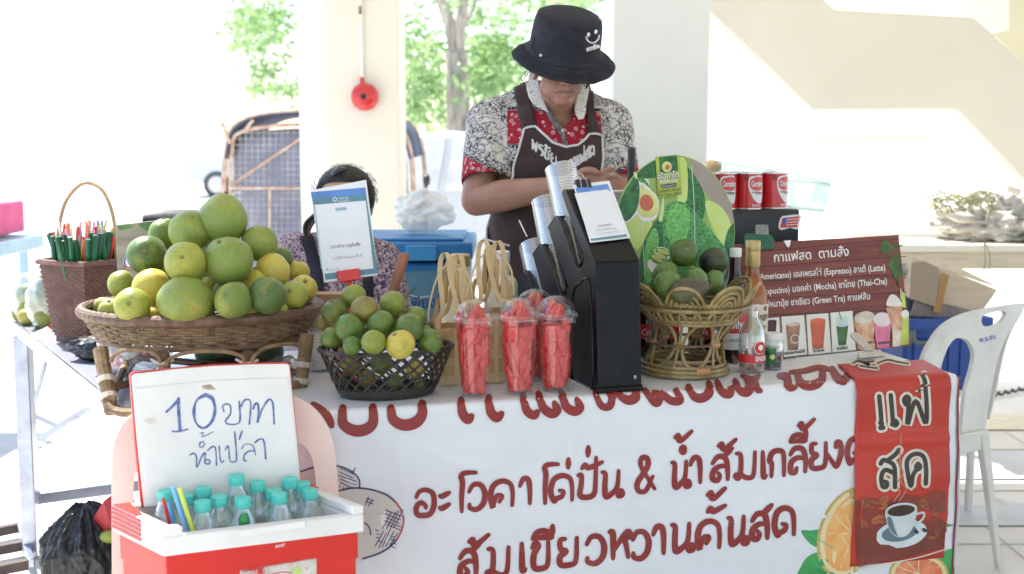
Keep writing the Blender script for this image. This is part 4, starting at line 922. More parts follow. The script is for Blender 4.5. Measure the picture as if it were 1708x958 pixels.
limes = [
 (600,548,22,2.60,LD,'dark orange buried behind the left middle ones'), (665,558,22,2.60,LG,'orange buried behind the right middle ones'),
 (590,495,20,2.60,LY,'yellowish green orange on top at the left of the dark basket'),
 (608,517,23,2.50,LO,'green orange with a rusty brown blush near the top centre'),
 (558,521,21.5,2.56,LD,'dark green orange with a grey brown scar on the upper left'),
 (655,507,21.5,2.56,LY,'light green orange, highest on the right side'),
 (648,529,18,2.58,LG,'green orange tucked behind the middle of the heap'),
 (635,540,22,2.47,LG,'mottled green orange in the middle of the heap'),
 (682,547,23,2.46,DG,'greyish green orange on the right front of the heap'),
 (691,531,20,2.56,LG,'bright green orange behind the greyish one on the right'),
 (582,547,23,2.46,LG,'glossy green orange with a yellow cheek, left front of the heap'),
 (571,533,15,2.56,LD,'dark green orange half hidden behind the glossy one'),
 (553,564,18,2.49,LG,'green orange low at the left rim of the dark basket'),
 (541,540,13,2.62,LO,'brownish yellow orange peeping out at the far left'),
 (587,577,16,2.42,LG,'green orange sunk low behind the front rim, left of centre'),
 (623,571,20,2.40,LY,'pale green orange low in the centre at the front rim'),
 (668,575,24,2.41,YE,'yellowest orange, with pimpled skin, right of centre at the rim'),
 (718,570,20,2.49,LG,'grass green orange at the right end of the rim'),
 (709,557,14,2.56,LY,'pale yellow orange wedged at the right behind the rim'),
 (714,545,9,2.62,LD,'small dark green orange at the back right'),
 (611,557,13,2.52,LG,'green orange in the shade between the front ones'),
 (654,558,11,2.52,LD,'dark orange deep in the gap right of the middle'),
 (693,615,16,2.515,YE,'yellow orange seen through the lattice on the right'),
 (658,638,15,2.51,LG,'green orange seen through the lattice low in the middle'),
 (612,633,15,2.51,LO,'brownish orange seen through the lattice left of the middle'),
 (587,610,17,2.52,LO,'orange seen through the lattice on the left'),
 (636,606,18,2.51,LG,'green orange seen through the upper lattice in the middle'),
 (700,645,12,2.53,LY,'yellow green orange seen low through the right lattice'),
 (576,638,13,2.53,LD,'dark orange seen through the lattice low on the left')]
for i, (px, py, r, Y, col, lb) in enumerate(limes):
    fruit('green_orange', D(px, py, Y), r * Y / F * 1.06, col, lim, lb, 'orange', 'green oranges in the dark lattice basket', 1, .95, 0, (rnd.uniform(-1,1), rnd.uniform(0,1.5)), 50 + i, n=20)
AG = (.055,.10,.022); AL = (.11,.19,.04); AP = (.022,.014,.018)
avos = [
 (1141,422,24,2.80,AG,(1,.93,0),(.2,1.2),'round glossy dark green avocado, topmost in the rattan basket'),
 (1191,436,24,2.84,AP,(.95,1.05,0),(1.3,.3),'dark purple almost black avocado at the top right'),
 (1161,466,19,2.74,AL,(1,1.15,.25),(-.35,.2),'light green pear shaped avocado in the centre'),
 (1191,470,17,2.78,AL,(1,1.2,.1),(.2,0),'mid green avocado under the purple one'),
 (1110,458,21,2.76,AL,(1,1.15,.2),(.7,.2),'green avocado at the upper left leaning on the heap'),
 (1113,474,23,2.70,AL,(1,1.1,.1),(.5,.2),'plump green avocado at the left front'),
 (1150,485,24,2.66,(.07,.06,.03),(.95,1.5,.35),(1.35,.0),'brownish green avocado with a long neck lying across the front'),
 (1085,493,13,2.76,AG,(1,1,0),(0,0),'dark green avocado half hidden at the left rim'),
 (1218,494,13,2.74,AG,(1,1.1,0),(1.2,0),'dark avocado low at the right rim'),
 (1165,500,14,2.80,AG,(1,1,0),(0,0),'dark avocado buried behind the long necked one')]
for i, (px, py, r, Y, col, sh, tl, lb) in enumerate(avos):
    fruit('avocado', D(px, py, Y), r * Y / F, col, avo, lb, 'avocado', 'avocados in the rattan pedestal basket', sh[0], sh[1], sh[2], tl, 90 + i, lump=.05)

# ================================================================ BASKETS
ratt = mat('aged_rattan', (.27,.19,.095), .55, .3, 35, bump=.4, bscale=120, col2=(.13,.075,.035)); rattd = mat('brown_rattan', (.16,.10,.062), .5, .3, 30, bump=.4, bscale=120, col2=(.10,.05,.03))
cane = mat('honey_cane', (.34,.255,.10), .35, .3, 25, bump=.3, bscale=90, col2=(.15,.10,.035), spec=.6); tan = mat('tan_binding', (.50,.27,.12), .5, .2, 40)
string = mat('grey_string', (.55,.50,.44), .7, .1)
def weave(bld, c, rfun, z0, z1, nst, rows, th, sway=.0035, sx=1, sy=1, flatst=.45, seg=3, aoff=0, spts=None):
    """upright stakes and horizontal strands that pass in front of and behind them"""
    stk = MB(); wv = MB()
    for k in range(nst):
        a = 2*math.pi*k/nst + aoff
        stk.tube([c + Vector((math.cos(a)*rfun(t_)*sx, math.sin(a)*rfun(t_)*sy, lerp(z0, z1, t_))) for t_ in [i/5 for i in range(6)]], th*.8, 5)
    for j in range(rows):
        t_ = (j + .5)/rows; z = lerp(z0, z1, t_); pts = []
        N = nst * seg
        for i in range(N):
            a = 2*math.pi*i/N + aoff; r = rfun(t_) + sway * math.cos(math.pi*(i/seg + j)); pts.append(c + Vector((math.cos(a)*r*sx, math.sin(a)*r*sy, z)))
        wv.tube(pts, (z1-z0)/rows*.52, 5, True, flat=.55 if False else None)
    return stk, wv
# round pomelo basket on its stand
bc = D(337, 513, 2.72); RR = .262; bz = bc.z
t = thing('pomelo_basket', (bc.x, bc.y, SZ), 'wide round wicker tray on a four legged cane stand, heaped with pomelos', 'basket')
cc = Vector((bc.x, bc.y, 0)); rf = lambda u: lerp(RR - .035, RR - .006, u ** .7)
stk, wv = weave(None, cc, rf, bz - .058, bz - .008, 64, 8, .003, .0035, sy=.84)
stuff(stk.obj('stake', ratt, t)); stuff(wv.obj('woven_strand', ratt, t))
def ringpts(c, r, z, n=48, sx=1, sy=1): return [Vector((c.x + math.cos(2*math.pi*i/n)*r*sx, c.y + math.sin(2*math.pi*i/n)*r*sy, z)) for i in range(n)]
def wrapped(bld, pts, r, turns, amp):
    pts2 = cat(pts, 3, True); N = len(pts2); bld.tube(pts2, [r*(1 + amp*math.sin(2*math.pi*turns*i/N)) for i in range(N)], 10, True)
b = MB(); wrapped(b, ringpts(cc, RR, bz, 96, 1, .84), .0125, 72, .07); b.obj('rim', rattd, t)
b = MB(); b.tube(ringpts(cc, RR - .034, bz - .061, 64, 1, .84), .008, 8, True); b.obj('lower_rim', rattd, t)
b = MB(); b.lathe([(.001, bz - .052),(RR - .036, bz - .052),(RR - .036, bz - .058),(.001, bz - .058)], 40, cc, sy=.84); b.obj('tray_bottom', rattd, t)
legs = []
for (tx, ty, bx_, by_) in ((168,585,186,690),(512,560,500,664)):
    top = D(tx, ty, 2.52 if tx < 300 else 2.64); bot = D(bx_, by_, 2.44 if tx < 300 else 2.60); bot.z = max(bot.z, .742); legs.append((top, bot))
for ang in (62, 150):
    a = R(ang); legs.append((Vector((cc.x + .225*math.cos(a), cc.y + .225*math.sin(a), bz - .08)), Vector((cc.x + .25*math.cos(a), cc.y + .25*math.sin(a), SZ + .012))))
for top, bot in legs:
    b = MB(); b.tube([top + (top - bot)*.02, top.lerp(bot, .5), bot], [.0165,.015,.0145], 10); lg = b.obj('leg', ratt, t)
    for f_ in (.45, .72): b = MB(); q_ = top.lerp(bot, f_); b.tube([q_, q_ + (bot - top).normalized()*.012], .019, 10); b.obj('binding', string, lg)
bl, br_ = legs[0][1], legs[1][1]
b = MB(); b.tube(cat([Vector((bl.x - .006, bl.y, SZ + .02)), Vector((bl.x + .012, bl.y - .012, SZ + .008)), Vector((bl.x + .06, bl.y - .02, SZ + .006)), Vector((bl.x + .2, bl.y - .0, SZ + .012)), Vector((br_.x, br_.y, SZ + .03))], 6), .009, 8); b.obj('base_rail', ratt, t)
b = MB(); b.tube([Vector((cc.x + .25*math.cos(R(150)), cc.y + .25*math.sin(R(150)), SZ + .03)), Vector((bl.x, bl.y, SZ + .03))], .009, 8); b.obj('base_rail', ratt, t)
b = MB(); b.tube([legs[0][0].lerp(bl, .62), legs[2][0].lerp(legs[2][1], .62)], .008, 8); b.obj('stretcher', rattd, t)
b = MB(); b.tube([legs[1][0].lerp(br_, .62), legs[3][0].lerp(legs[3][1], .62)], .008, 8); b.obj('stretcher', rattd, t)
# short front struts with bent cane arches and ties
for x in (272, 413):
    top = D(x, 588, 2.49 if x < 300 else 2.50); b = MB(); b.tube([top, top + Vector((0, .01, -.05))], .013, 10); st_ = b.obj('strut', rattd, t)
    b = MB(); b.tube(cat([top + Vector((-.022,-.012,-.012)), top + Vector((0,-.018,-.020)), top + Vector((.024,-.01,-.014))], 4), .003, 6); b.obj('tie', string, st_)
def arch(x0, y0, x1, y1, Y0, Y1, dip):
    b = MB(); b.tube(cat([D(x0, y0 + 14, Y0), D(x0 + 6, y0 + 2, Y0), D(lerp(x0,x1,.3), lerp(y0,y1,.3) - dip, lerp(Y0,Y1,.3)), D(lerp(x0,x1,.7), lerp(y0,y1,.7) - dip, lerp(Y0,Y1,.7)), D(x1 - 6, y1 + 2, Y1), D(x1, y1 + 14, Y1)], 6), .0042, 8); b.obj('cane_arch', ratt, t)
arch(185, 590, 268, 592, 2.48, 2.47, 6); arch(278, 596, 408, 592, 2.47, 2.48, 7); arch(420, 590, 505, 576, 2.48, 2.58, 6)

# dark plastic lattice basket (boat shaped)
dk = mat('dark_brown_plastic', (.045,.036,.032), .38, .2, 30, bump=.1, spec=.55)
lc = G(642, 663, TZ + .004); lc = Vector((lc.x, 2.53, TZ + .004)); la, lb_, LH = .098, .066, .098
def LB(a, u, o=0):      # a around, u 0..1 up
    k = lerp(1, 1.43, u ** .9); kk = lerp(1, 1.36, u); v = Vector((math.cos(a)*la*k, math.sin(a)*lb_*kk, LH*u)); n = Vector((math.cos(a)/la, math.sin(a)/lb_, 0)).normalized(); v += n*o
    return lc + ex*v.x + ey*v.y + ez*v.z
bk = MB(); NS = 26
for fam in (1, -1):
    for k in range(NS):
        a0 = 2*math.pi*k/NS; pts = [(a0 + fam*u*.86, .13 + u*.87) for u in [i/10 for i in range(11)]]; w_ = .0036; oo = .0008*fam
        vs = []
        for (a, u) in pts:
            for (da, o) in ((-1, -.0014), (1, -.0014), (1, .0014), (-1, .0014)): vs.append(LB(a + da*w_/.115, u, o + oo))
        fs = []
        for i in range(10):
            for q in range(4): r_ = (q+1) % 4; fs.append((i*4+q, i*4+r_, i*4+4+r_, i*4+4+q))
        fs += [(0,1,2,3), (43,42,41,40)]; bk.add(vs, fs)
# scalloped rim: looping band
for fam in (0, 1):
    N = NS*6; bk.tube([LB(2*math.pi*(i)/N, .98 + .030*abs(math.sin(math.pi*(i/6*.5 + fam*.5))), .0006) for i in range(N)], .0042, 6, True)
# solid foot band and bottom
N = 64; vs = []
for (u, o) in ((0,.001),(.05,.0028),(.17,.0024),(.17,-.0018),(.0,-.0018)): vs += [LB(2*math.pi*i/N, u, o) for i in range(N)]
bk.add(vs, [(j*N+i, j*N+(i+1) % N, (j+1)*N+(i+1) % N, (j+1)*N+i) for j in range(4) for i in range(N)])
bk.add([LB(2*math.pi*i/N, .01, -.001) for i in range(N)], [tuple(range(N))])
tag(bk.obj('fruit_basket', dk, angle=50), 'dark brown plastic lattice basket filled with green oranges', 'basket')

# rattan pedestal basket with avocados
pc = Vector((.398, 2.775, TZ + .003)); rc = D(1158, 505, 2.775); rz = rc.z; RX = .130
t = thing('avocado_basket', pc, 'honey coloured rattan pedestal basket with looped rim, holding avocados', 'basket')
pcx = Vector((rc.x - .002, 2.775, 0)); base = Vector((pc.x, pc.y, 0))
def rings(name, c, r, z, th, m=cane): b = MB(); b.tube(ringpts(c, r, z, 56), th, 8, True); return b.obj(name, m, t)
for r_, z_, th in ((.100,TZ+.008,.005),(.099,TZ+.017,.005),(.094,TZ+.026,.0045)): rings('base_ring', base, r_, z_, th)
rings('base_ring', base, .083, TZ + .038, .0038)
hz = TZ + .125
for r_, z_ in ((.098, hz),(.104, hz + .008),(.100, hz + .016)): rings('bowl_ring', pcx, r_, z_, .0048)
rings('upper_ring', pcx, RX - .001, rz - .004, .0052); rings('upper_ring', pcx, RX - .006, rz + .008, .0048); rings('upper_ring', pcx, RX - .012, rz - .002, .004)
b = MB(); b.lathe([(.001, hz + .004),(.098, hz + .004),(.098, hz),(.001, hz)], 36, pcx); b.obj('bowl_bottom', rattd, t)
for k in range(44):
    a = 2*math.pi*k/44; dx = Vector((math.cos(a), math.sin(a), 0)); a2 = a + .10*math.sin(k*3.0); d2 = Vector((math.cos(a2), math.sin(a2), 0))
    b = MB(); b.tube([pcx + dx*.098 + ez*hz, pcx + (dx*.11 + d2*.006) + ez*(lerp(hz, rz, .5)), pcx + d2*(RX - .007) + ez*(rz - .002)], .0036, 6); b.obj('bowl_cane', cane, t)
for k in range(8):          # clusters of nested loops above the rim
    a = 2*math.pi*k/8 - math.pi/2 - .30
    for j, (hw, hh) in enumerate(((.36,.046),(.27,.034),(.18,.022),(.08,.012))):
        pts = []
        for i in range(13):
            f = -1 + i/6; aa = a + hw*f; hgt = hh*(1 - abs(f)**2.6); out = RX - .006 + hgt*.55
            pts.append(pcx + Vector((math.cos(aa)*out, math.sin(aa)*out, rz + .004 + hgt)))
        b = MB(); b.tube(pts, .0042, 8); b.obj('loop_cane', cane, t)
for k in range(6):          # stand: ovals and pinched uprights
    a = 2*math.pi*k/6 - math.pi/2 + .12; h0, h1 = TZ + .026, hz
    def sp(aa, z): u = (z - h0)/(h1 - h0); r_ = lerp(.092, .096, u) - .012*math.sin(math.pi*u); c0 = base.lerp(pcx, u); return c0 + Vector((math.cos(aa)*r_, math.sin(aa)*r_, z))
    b = MB(); pts = [sp(a + .42*math.sin(2*math.pi*i/24), lerp(h0, h1, .5 - .5*math.cos(2*math.pi*i/24))) for i in range(24)]; b.tube(pts, .0036, 7, True); b.obj('oval_cane', cane, t)
    am = a + math.pi/6
    for sg in (-1, 0, 1):
        b = MB(); b.tube([sp(am + sg*.30*(abs(2*u - 1))**1.4 + sg*.07, lerp(h0, h1, u)) for u in [i/10 for i in range(11)]], .0036, 7); b.obj('upright_cane', cane, t)
    c_ = sp(am, lerp(h0, h1, .5)); tv = Vector((-math.sin(am), math.cos(am), 0)); b = MB()
    b.tube([c_ - tv*.012 - ez*.001, c_ + tv*.012 - ez*.001], .0075, 8); b.obj('binding', tan, t)
b = MB(); c_ = base + Vector((.03, -.094, TZ + .018)); b.tube([c_ + Vector((-.016,.002,0)), c_ + Vector((.016,.004,0))], .011, 10); b.obj('binding', tan, t)
for z_ in (.0,): 
    b = MB(); b.tube(ringpts(base, .087, TZ + .075, 40), .0034, 6, True); b.obj('middle_ring', rattd, t)

# brown straw basket with hoop handle
sb0 = D(143, 566, 3.32); sb0.z = SZ + .002; q = Vector((sb0.x, sb0.y, 0))
rbr = mat('red_brown_weave', (.17,.085,.06), .5, .3, 40, bump=.4, bscale=150, col2=(.12,.05,.035))
t = thing('straw_basket', sb0, 'tall square woven brown basket with a hoop handle, full of drinking straws', 'basket')
ztop = D(140, 434, 3.32).z; aS = R(-28); rotS = Matrix.Rotation(aS, 3, 'Z')
def sq(u, a, o=0):    # rounded square section
    h = lerp(.060, .083, u) + o; c_, s_ = math.cos(a), math.sin(a); k = h / max(abs(c_), abs(s_)) ; k = lerp(k, h*1.12, .25)
    return q + rotS @ Vector((c_*k*1.06, s_*k*.92, lerp(sb0.z + .02, ztop, u)))
stk, wv = MB(), MB(); NST = 56; rows = 30
for k in range(NST): stk.tube([sq(u, 2*math.pi*k/NST) for u in (0,.5,1)], .0022, 4)
for j in range(rows):
    u = (j + .5)/rows; N = NST*2; wv.tube([sq(u, 2*math.pi*i/N, .0016*math.cos(math.pi*(i/2 + j))) for i in range(N)], .0040, 5, True)
stuff(stk.obj('stake', rbr, t)); stuff(wv.obj('woven_strand', rbr, t))
for u, nm in ((1.0,'rim'),(.985,'rim')): b = MB(); b.tube([sq(u, 2*math.pi*i/64, .003 if u == 1 else .005) for i in range(64)], .006, 8, True); b.obj(nm, rbr, t)
b = MB(); b.prism([sq(0, 2*math.pi*i/24, -.002) for i in range(24)], (0, 0, -.018)); b.obj('foot', mat('dark_foot', (.05,.03,.025), .5, .2), t)
b = MB(); hp = [D(97, 440, 3.30), D(97, 390, 3.30), D(108, 340, 3.31), D(130, 311, 3.32), D(150, 306, 3.33), D(172, 320, 3.34), D(187, 355, 3.35), D(193, 395, 3.35), D(194, 440, 3.35)]; b.tube(cat(hp, 6), .0052, 8); b.obj('handle', mat('bent_cane', (.55,.36,.20), .4, .15, 20), t)
sg_ = mat('green_straw_wrap', (.012,.14,.06), .4, .2, 20); scs = [mat('straw_' + n_, c_, .35, .05) for n_, c_ in (('orange',(.85,.22,.02)),('red',(.7,.03,.03)),('yellow',(.85,.62,.08)),('pink',(.85,.35,.5)),('blue',(.12,.35,.75)),('white',(.8,.8,.78)))]
stt = thing('drinking_straws', Vector((sb0.x, sb0.y, ztop - .05)), 'dense bunch of coloured drinking straws with dark green wrapped bundles in the brown basket', 'straws', )
for i in range(64):
    a = rnd.uniform(0, 6.28); r_ = math.sqrt(rnd.random())*.066; lean = Vector((rnd.gauss(0,.12), rnd.gauss(0,.10), 1)); base_ = q + Vector((math.cos(a)*r_, math.sin(a)*r_, ztop - .06)); L = rnd.uniform(.115,.17)
    b = MB(); b.tube([base_, base_ + lean*L], .0032, 6); b.obj('straw', scs[i % 6 if i % 6 != 5 or i % 2 else 0], stt)
for i in range(40):
    a = 2*math.pi*i/40 + rnd.uniform(-.1,.1); r_ = rnd.uniform(.045,.078); d_ = Vector((math.cos(a), math.sin(a), 0)); base_ = q + d_*r_ + ez*(ztop - .05); L = rnd.uniform(.105,.130); lean = d_*rnd.uniform(.0,.25) + Vector((rnd.gauss(0,.15), rnd.gauss(0,.1), 1))
    b = MB(); b.tube([base_, base_ + lean*L], [.0072,.0066], 7); b.obj('wrapped_straws', sg_, stt)

# two bamboo strip baskets
bam = mat('pale_bamboo', (.62,.43,.22), .5, .12, 14, bump=.2, bscale=60, col2=(.50,.32,.15), stretch=(1,1,.3)); bam2 = mat('light_bamboo', (.70,.53,.30), .5, .1, 14, bump=.2, bscale=60, stretch=(1,1,.3))
def flat_strip(par, pts, w_, th, side, m, name):
    """flat band: side = width direction"""
    P_ = cat(pts, 6); side = Vector(side).normalized(); b = MB(); vs = []
    for i, p in enumerate(P_):
        tg = (P_[min(i+1, len(P_)-1)] - P_[max(i-1, 0)]).normalized(); n = tg.cross(side).normalized(); s_ = n.cross(tg)
        vs += [p + s_*w_/2 + n*th/2, p - s_*w_/2 + n*th/2, p - s_*w_/2 - n*th/2, p + s_*w_/2 - n*th/2]
    fs = []
    for i in range(len(P_)-1):
        for k in range(4): l = (k+1) % 4; fs.append((i*4+k, i*4+l, i*4+4+l, i*4+4+k))
    n_ = len(vs); fs += [(3,2,1,0), (n_-4, n_-3, n_-2, n_-1)]; b.add(vs, fs); return b.obj(name, m, par)
def bamboo_basket(c, w_, d_, h, ht, label):
    t = thing('bamboo_basket', c, label, 'basket', 'bamboo strip baskets with tall handles')
    X_, Y_ = ex, ey
    rows = 6; 
    for j in range(rows):
        z0 = c.z + h*(j + .5)/rows; wd = h/rows*.93
        pts = []; N = 28
        for i in range(N + 1):
            a = 2*math.pi*i/N; k = 1/max(abs(math.cos(a)), abs(math.sin(a))); k = lerp(k, 1.1, .45); wob = .0012*math.cos(math.pi*(i + j))
            pts.append(Vector((c.x, c.y, z0)) + X_*math.cos(a)*k*(w_/2 + wob) + Y_*math.sin(a)*k*(d_/2 + wob))
        b = MB(); b.tube(pts[:-1], wd/2*1.25, 4, True, up=(0,0,1)); 
        b = MB(); vs = []
        for p in pts[:-1]:
            o_ = (p - Vector((c.x, c.y, p.z))).normalized(); vs += [p + o_*.0008 - ez*wd/2, p + o_*.0008 + ez*wd/2, p - o_*.0008 + ez*wd/2, p - o_*.0008 - ez*wd/2]
        fs = []
        for i in range(N):
            i2 = (i+1) % N
            for k in range(4): l = (k+1) % 4; fs.append((i*4+k, i*4+l, i2*4+l, i2*4+k))
        b.add(vs, fs); b.obj('woven_strip', bam if j % 2 else bam2, t)
    for sx_ in (-1, 1):
        for f in (-.55, 0, .55):
            for sy_ in (-1, 1):
                p0 = c + X_*f*w_ *.8+ Y_*sy_*(d_/2 + .0035)
                if sx_ == 1: flat_strip(t, [p0, p0 + ez*h*.5, p0 + ez*h*1.0], .010, .0012, X_, bam2, 'upright_strip')
    # handles: tall arches of broad strips, pinched at mid height
    for (f0, dy, wd, hh) in ((-.20,-.35,.0135,1.0),(.16,-.1,.0135,.985),(.0,.3,.011,.95)):
        p0 = c + X_*(-w_*.42) + Y_*dy*d_ + ez*h*.6; p1 = c + X_*(w_*.42) + Y_*dy*d_ + ez*h*.6; top = c + X_*f0*w_ + Y_*dy*d_*.4 + ez*(ht*hh)
        q_ = [p0, p0 + ez*h*.5, p0.lerp(top, .42) + X_*(w_*.04), top - X_*w_*.13 - ez*ht*.17, top - X_*w_*.10 - ez*ht*.04, top, top + X_*w_*.10 - ez*ht*.04, top + X_*w_*.13 - ez*ht*.17, p1.lerp(top, .42) - X_*(w_*.04), p1 + ez*h*.5, p1]
        flat_strip(t, q_, wd, .0013, Y_*.55 + X_*.9, bam2, 'handle_strip')
    for sg in (-1, 1):
        flat_strip(t, [c + X_*sg*w_*.5 + ez*h*.8, c + X_*sg*w_*.36 + ez*h*1.45, c + X_*sg*w_*.16 + ez*ht*.62, c + X_*sg*w_*.14 + ez*ht*.86], .011, .0012, Y_*.5 + X_*.8, bam, 'side_strip')
    b = MB(); b.tube(cat([c + X_*(-w_*.52) + ez*h*.9, c + X_*(-w_*.6) + ez*ht*.55, c + X_*(-w_*.35) + ez*ht*.83, c + X_*(.05*w_) + ez*ht*.92, c + X_*(w_*.45) + ez*ht*.8, c + X_*(w_*.55) + ez*h*1.2], 6), .0022, 6); b.obj('handle_cane', bam2, t)
    for x in (-.3, .3):
        p_ = c + X_*x*w_ + ez*h*.93 - Y_*(d_/2 + .006)
        for s_ in (-1, 1): b = MB(); b.tube([p_ + X_*.012 + ez*.010*s_, p_ - X_*.012 - ez*.010*s_], .0011, 5); b.obj('cross_stitch', bam, t)
    return t
c1 = G(752, 647, TZ + .003); c1.y += .075; c1.x += .0
bamboo_basket(c1, .088, .085, .125, .285, 'bamboo strip basket with tall looped handle, just right of the dark lattice basket')
c2 = G(818, 646, TZ + .003); c2.y += .095
bamboo_basket(c2, .098, .09, .155, .312, 'taller bamboo strip basket behind the front watermelon cups')
# bottles standing in / behind the baskets
pb = mat('milky_bottle', (.75,.66,.42), .35, .06, 6, sss=0); gold = mat('gold_cap', (.52,.38,.16), .35, .1, 20, metal=.5); lid_w = mat('white_plastic', (.74,.74,.72), .4, .04, 10)
def lathe_thing(name, c, prof, m, label, cat_, parts=(), group=None, n=28):
    b = MB(); b.lathe(prof, n, c); o = b.obj(name, m, angle=40); tag(o, label, cat_, group)
    for nm, pr, mm in parts: b = MB(); b.lathe(pr, n, c); b.obj(nm, mm, o, angle=40)
    return o
k = G(772, 610, TZ + .003); k = Vector((D(768, 500, 2.86).x, 2.86, TZ + .003))
lathe_thing('syrup_bottle', k, [(.03,0),(.042,.004),(.045,.02),(.045,.11),(.036,.16),(.024,.20),(.021,.235),(.020,.245)], pb, 'pale yellow milky bottle with a gold cap standing behind the left bamboo basket', 'bottle', [('cap', [(.0235,.236),(.0245,.238),(.0245,.262),(.022,.264)], gold)])
k = Vector((D(838, 500, 2.88).x, 2.88, TZ + .003))
lathe_thing('white_bottle', k, [(.03,0),(.037,.004),(.037,.19),(.031,.205),(.018,.212),(.016,.25)], mat('cream_bottle', (.72,.66,.50), .4, .05), 'cream coloured plastic bottle standing behind the right bamboo basket', 'bottle', [('cap', [(.0175,.244),(.018,.246),(.018,.268),(.016,.27)], lid_w)])
# picture box behind the pomelos
Y_ = 3.0; t = thing('picture_box', G(230, 560, SZ), 'box printed with a weathered wood and green leaf picture, half hidden behind the pomelos', 'box'); 
wg = mat('grey_wood_print', (.42,.40,.33), .55, .3, 6, col2=(.22,.20,.15), stretch=(1,1,7)); 
pl = Plane(D(193, 375, 3.05), D(262, 368, 3.05), D(196, 450, 3.05)); f4 = [D(193,375,3.05), D(285,366,3.09), D(290,520,3.09), D(197,525,3.05)]
b = MB(); b.prism(f4, (.02, .06, 0)); b.obj('carton', wg, t, bevel=.002); P = Print(pl)
g1 = mat('leaf_green_print', (.10,.24,.05), .5, .3, 30); bl_ = mat('blue_ink', (.05,.08,.45), .4); wh = mat('white_ink', (.72,.72,.72), .45, .03); rd = mat('red_ink', (.55,.03,.03), .4, .05)
P.poly(g1, [(232,372),(262,369),(282,367),(283,395),(262,392),(240,382)], .001, 3); P.poly(g1, [(195,378),(215,375),(225,380),(200,384)], .0012); P.ell(wh, 215, 437, 9, 12, 0, .001); P.ring(bl_, 215, 437, 7, 10, 2.5, 0, .0015); P.stroke(rd, [(206,443),(215,447),(224,443)], 2.2, .0018)
P.done(t, {'leaf_green_print': 'printed_leaves', 'white_ink': 'logo_ground', 'blue_ink': 'logo_ring', 'red_ink': 'logo_ribbon'})
# bags of green mangoes, back left
mg = mat('mango_skin', (.22,.25,.05), .4, .3, 12, col2=(.35,.28,.05))
film = clear('bag_film', (.96,.97,.97), .22, .12, .16)
cm = D(82, 512, 3.55); cm.z = SZ
def sack(c, r, n, seed, label, fl):
    o = crumple((c.x, c.y, c.z + r[2]*.95), r, seed, 4, .16, 1.6).obj('produce_bag', film, angle=None); tag(o, label, 'bag', 'clear bags of green mangoes')
    rr = random.Random(seed)
    for i in range(n):
        a = i*2.4; rad = r[0]*.45; p_ = Vector((c.x + math.cos(a)*rad*(i % 3 > 0), c.y + math.sin(a)*rad*.7*(i % 3 > 0), c.z + .036 + (i // 3)*.05)); fruit('green_mango', p_, .034, (.20,.24,.05), pom, fl % ('bottom front','bottom left','bottom right','middle','middle left','middle right','top')[i], 'mango', 'green mangoes in clear bags', 1, 1.35, .1, (rr.uniform(-1.4,1.4), rr.uniform(-1,1)), seed + i, n=16)
sack(cm, (.068,.06,.085), 7, 21, 'clear plastic bag of green mangoes right beside the brown straw basket', '%s mango in the bag beside the straw basket')
k = D(50, 520, 3.70); k.z = SZ; sack(k, (.058,.05,.075), 4, 33, 'smaller clear plastic bag of green mangoes at the far left corner of the steel table', '%s mango in the bag at the table corner')
k = D(46, 531, 3.62); fruit('green_mango', Vector((k.x, k.y, SZ + .026)), .026, (.36,.30,.06), pom, 'loose yellowish mango lying in front of the bags at the table corner', 'mango', None, 1, 1.2, .1, (1.4, .1), 44, n=16)
k = G(86, 556, SZ); b = MB(); b.add([k + Vector(v) for v in ((-.045,-.03,.002),(.05,-.04,.002),(.045,.03,.012),(.04,.01,.055),(-.01,0,.02),(.055,-.02,.03))], [(0,1,4),(1,5,4),(5,3,4),(3,2,4),(2,0,4),(1,2,5),(2,3,5),(0,2,1)])
tag(b.obj('red_packet', mat('red_foil', (.62,.03,.04), .3, .1, 20, bump=.3), smooth=False), 'small red foil packet beside the foot of the brown straw basket', 'packet')
# things under the pomelo basket
k = G(150, 606, SZ); tag(crumple((k.x + .02, k.y + .05, SZ + .03), (.085,.06,.035), 4, 4, .4, 2).obj('black_bag', bagm, angle=None), 'black plastic bag lying on the steel table left of the pomelo basket stand', 'bag')
k = Vector((D(222, 618, 2.85).x, 2.85, SZ)); t = thing('wrapped_snacks', k, 'clear bag of red and grey striped packets under the pomelo basket', 'packets')
rp_ = mat('red_packet_print', (.50,.06,.05), .4, .2, 30); gp_ = mat('grey_packet_print', (.40,.38,.37), .4, .1); 
for i in range(11):
    a = R(28 + rnd.uniform(-8, 8)); c_ = k + Vector((-.03 + .012*i % .07, -.02 + .006*i, .02 + .011*(i % 6))); b = MB(); b.box(c_ + Vector((rnd.uniform(-.02,.03),0,0)), (.12,.018,.011), Matrix.Rotation(-a, 3, 'Y')); b.obj('packet', rp_ if i % 3 else gp_, t, bevel=.002)
tag(crumple((k.x, k.y, k.z + .06), (.085,.05,.062), 12, 4, .2, 2).obj('snack_bag', film, angle=None), 'clear plastic film round the red striped packets', 'bag')
k = Vector((D(395, 590, 2.80).x, 2.80, SZ)); dgn = mat('dark_green_melon', (.03,.07,.03), .35, .4, 12, col2=(.09,.13,.05))
for i, (px, r_, lb) in enumerate(((365,.062,'dark green melon under the pomelo basket, left one'),(432,.055,'dark green melon under the pomelo basket, right one'))):
    b = MB(); b.ball(Vector((D(px, 590, 2.82).x, 2.84, SZ + r_)), r_, 22); tag(b.obj('melon', dgn), lb, 'melon', 'melons under the pomelo basket')
k = Vector((D(470, 620, 2.72).x, 2.74, SZ)); tag(crumple((k.x, k.y, SZ + .03), (.05,.05,.035), 15, 4, .3, 2.4).obj('clear_bag', clear('crinkled_film', (.93,.94,.95), .35, .1, .3), angle=None), 'crinkled clear plastic bag on the table beside the right leg of the pomelo stand', 'bag')
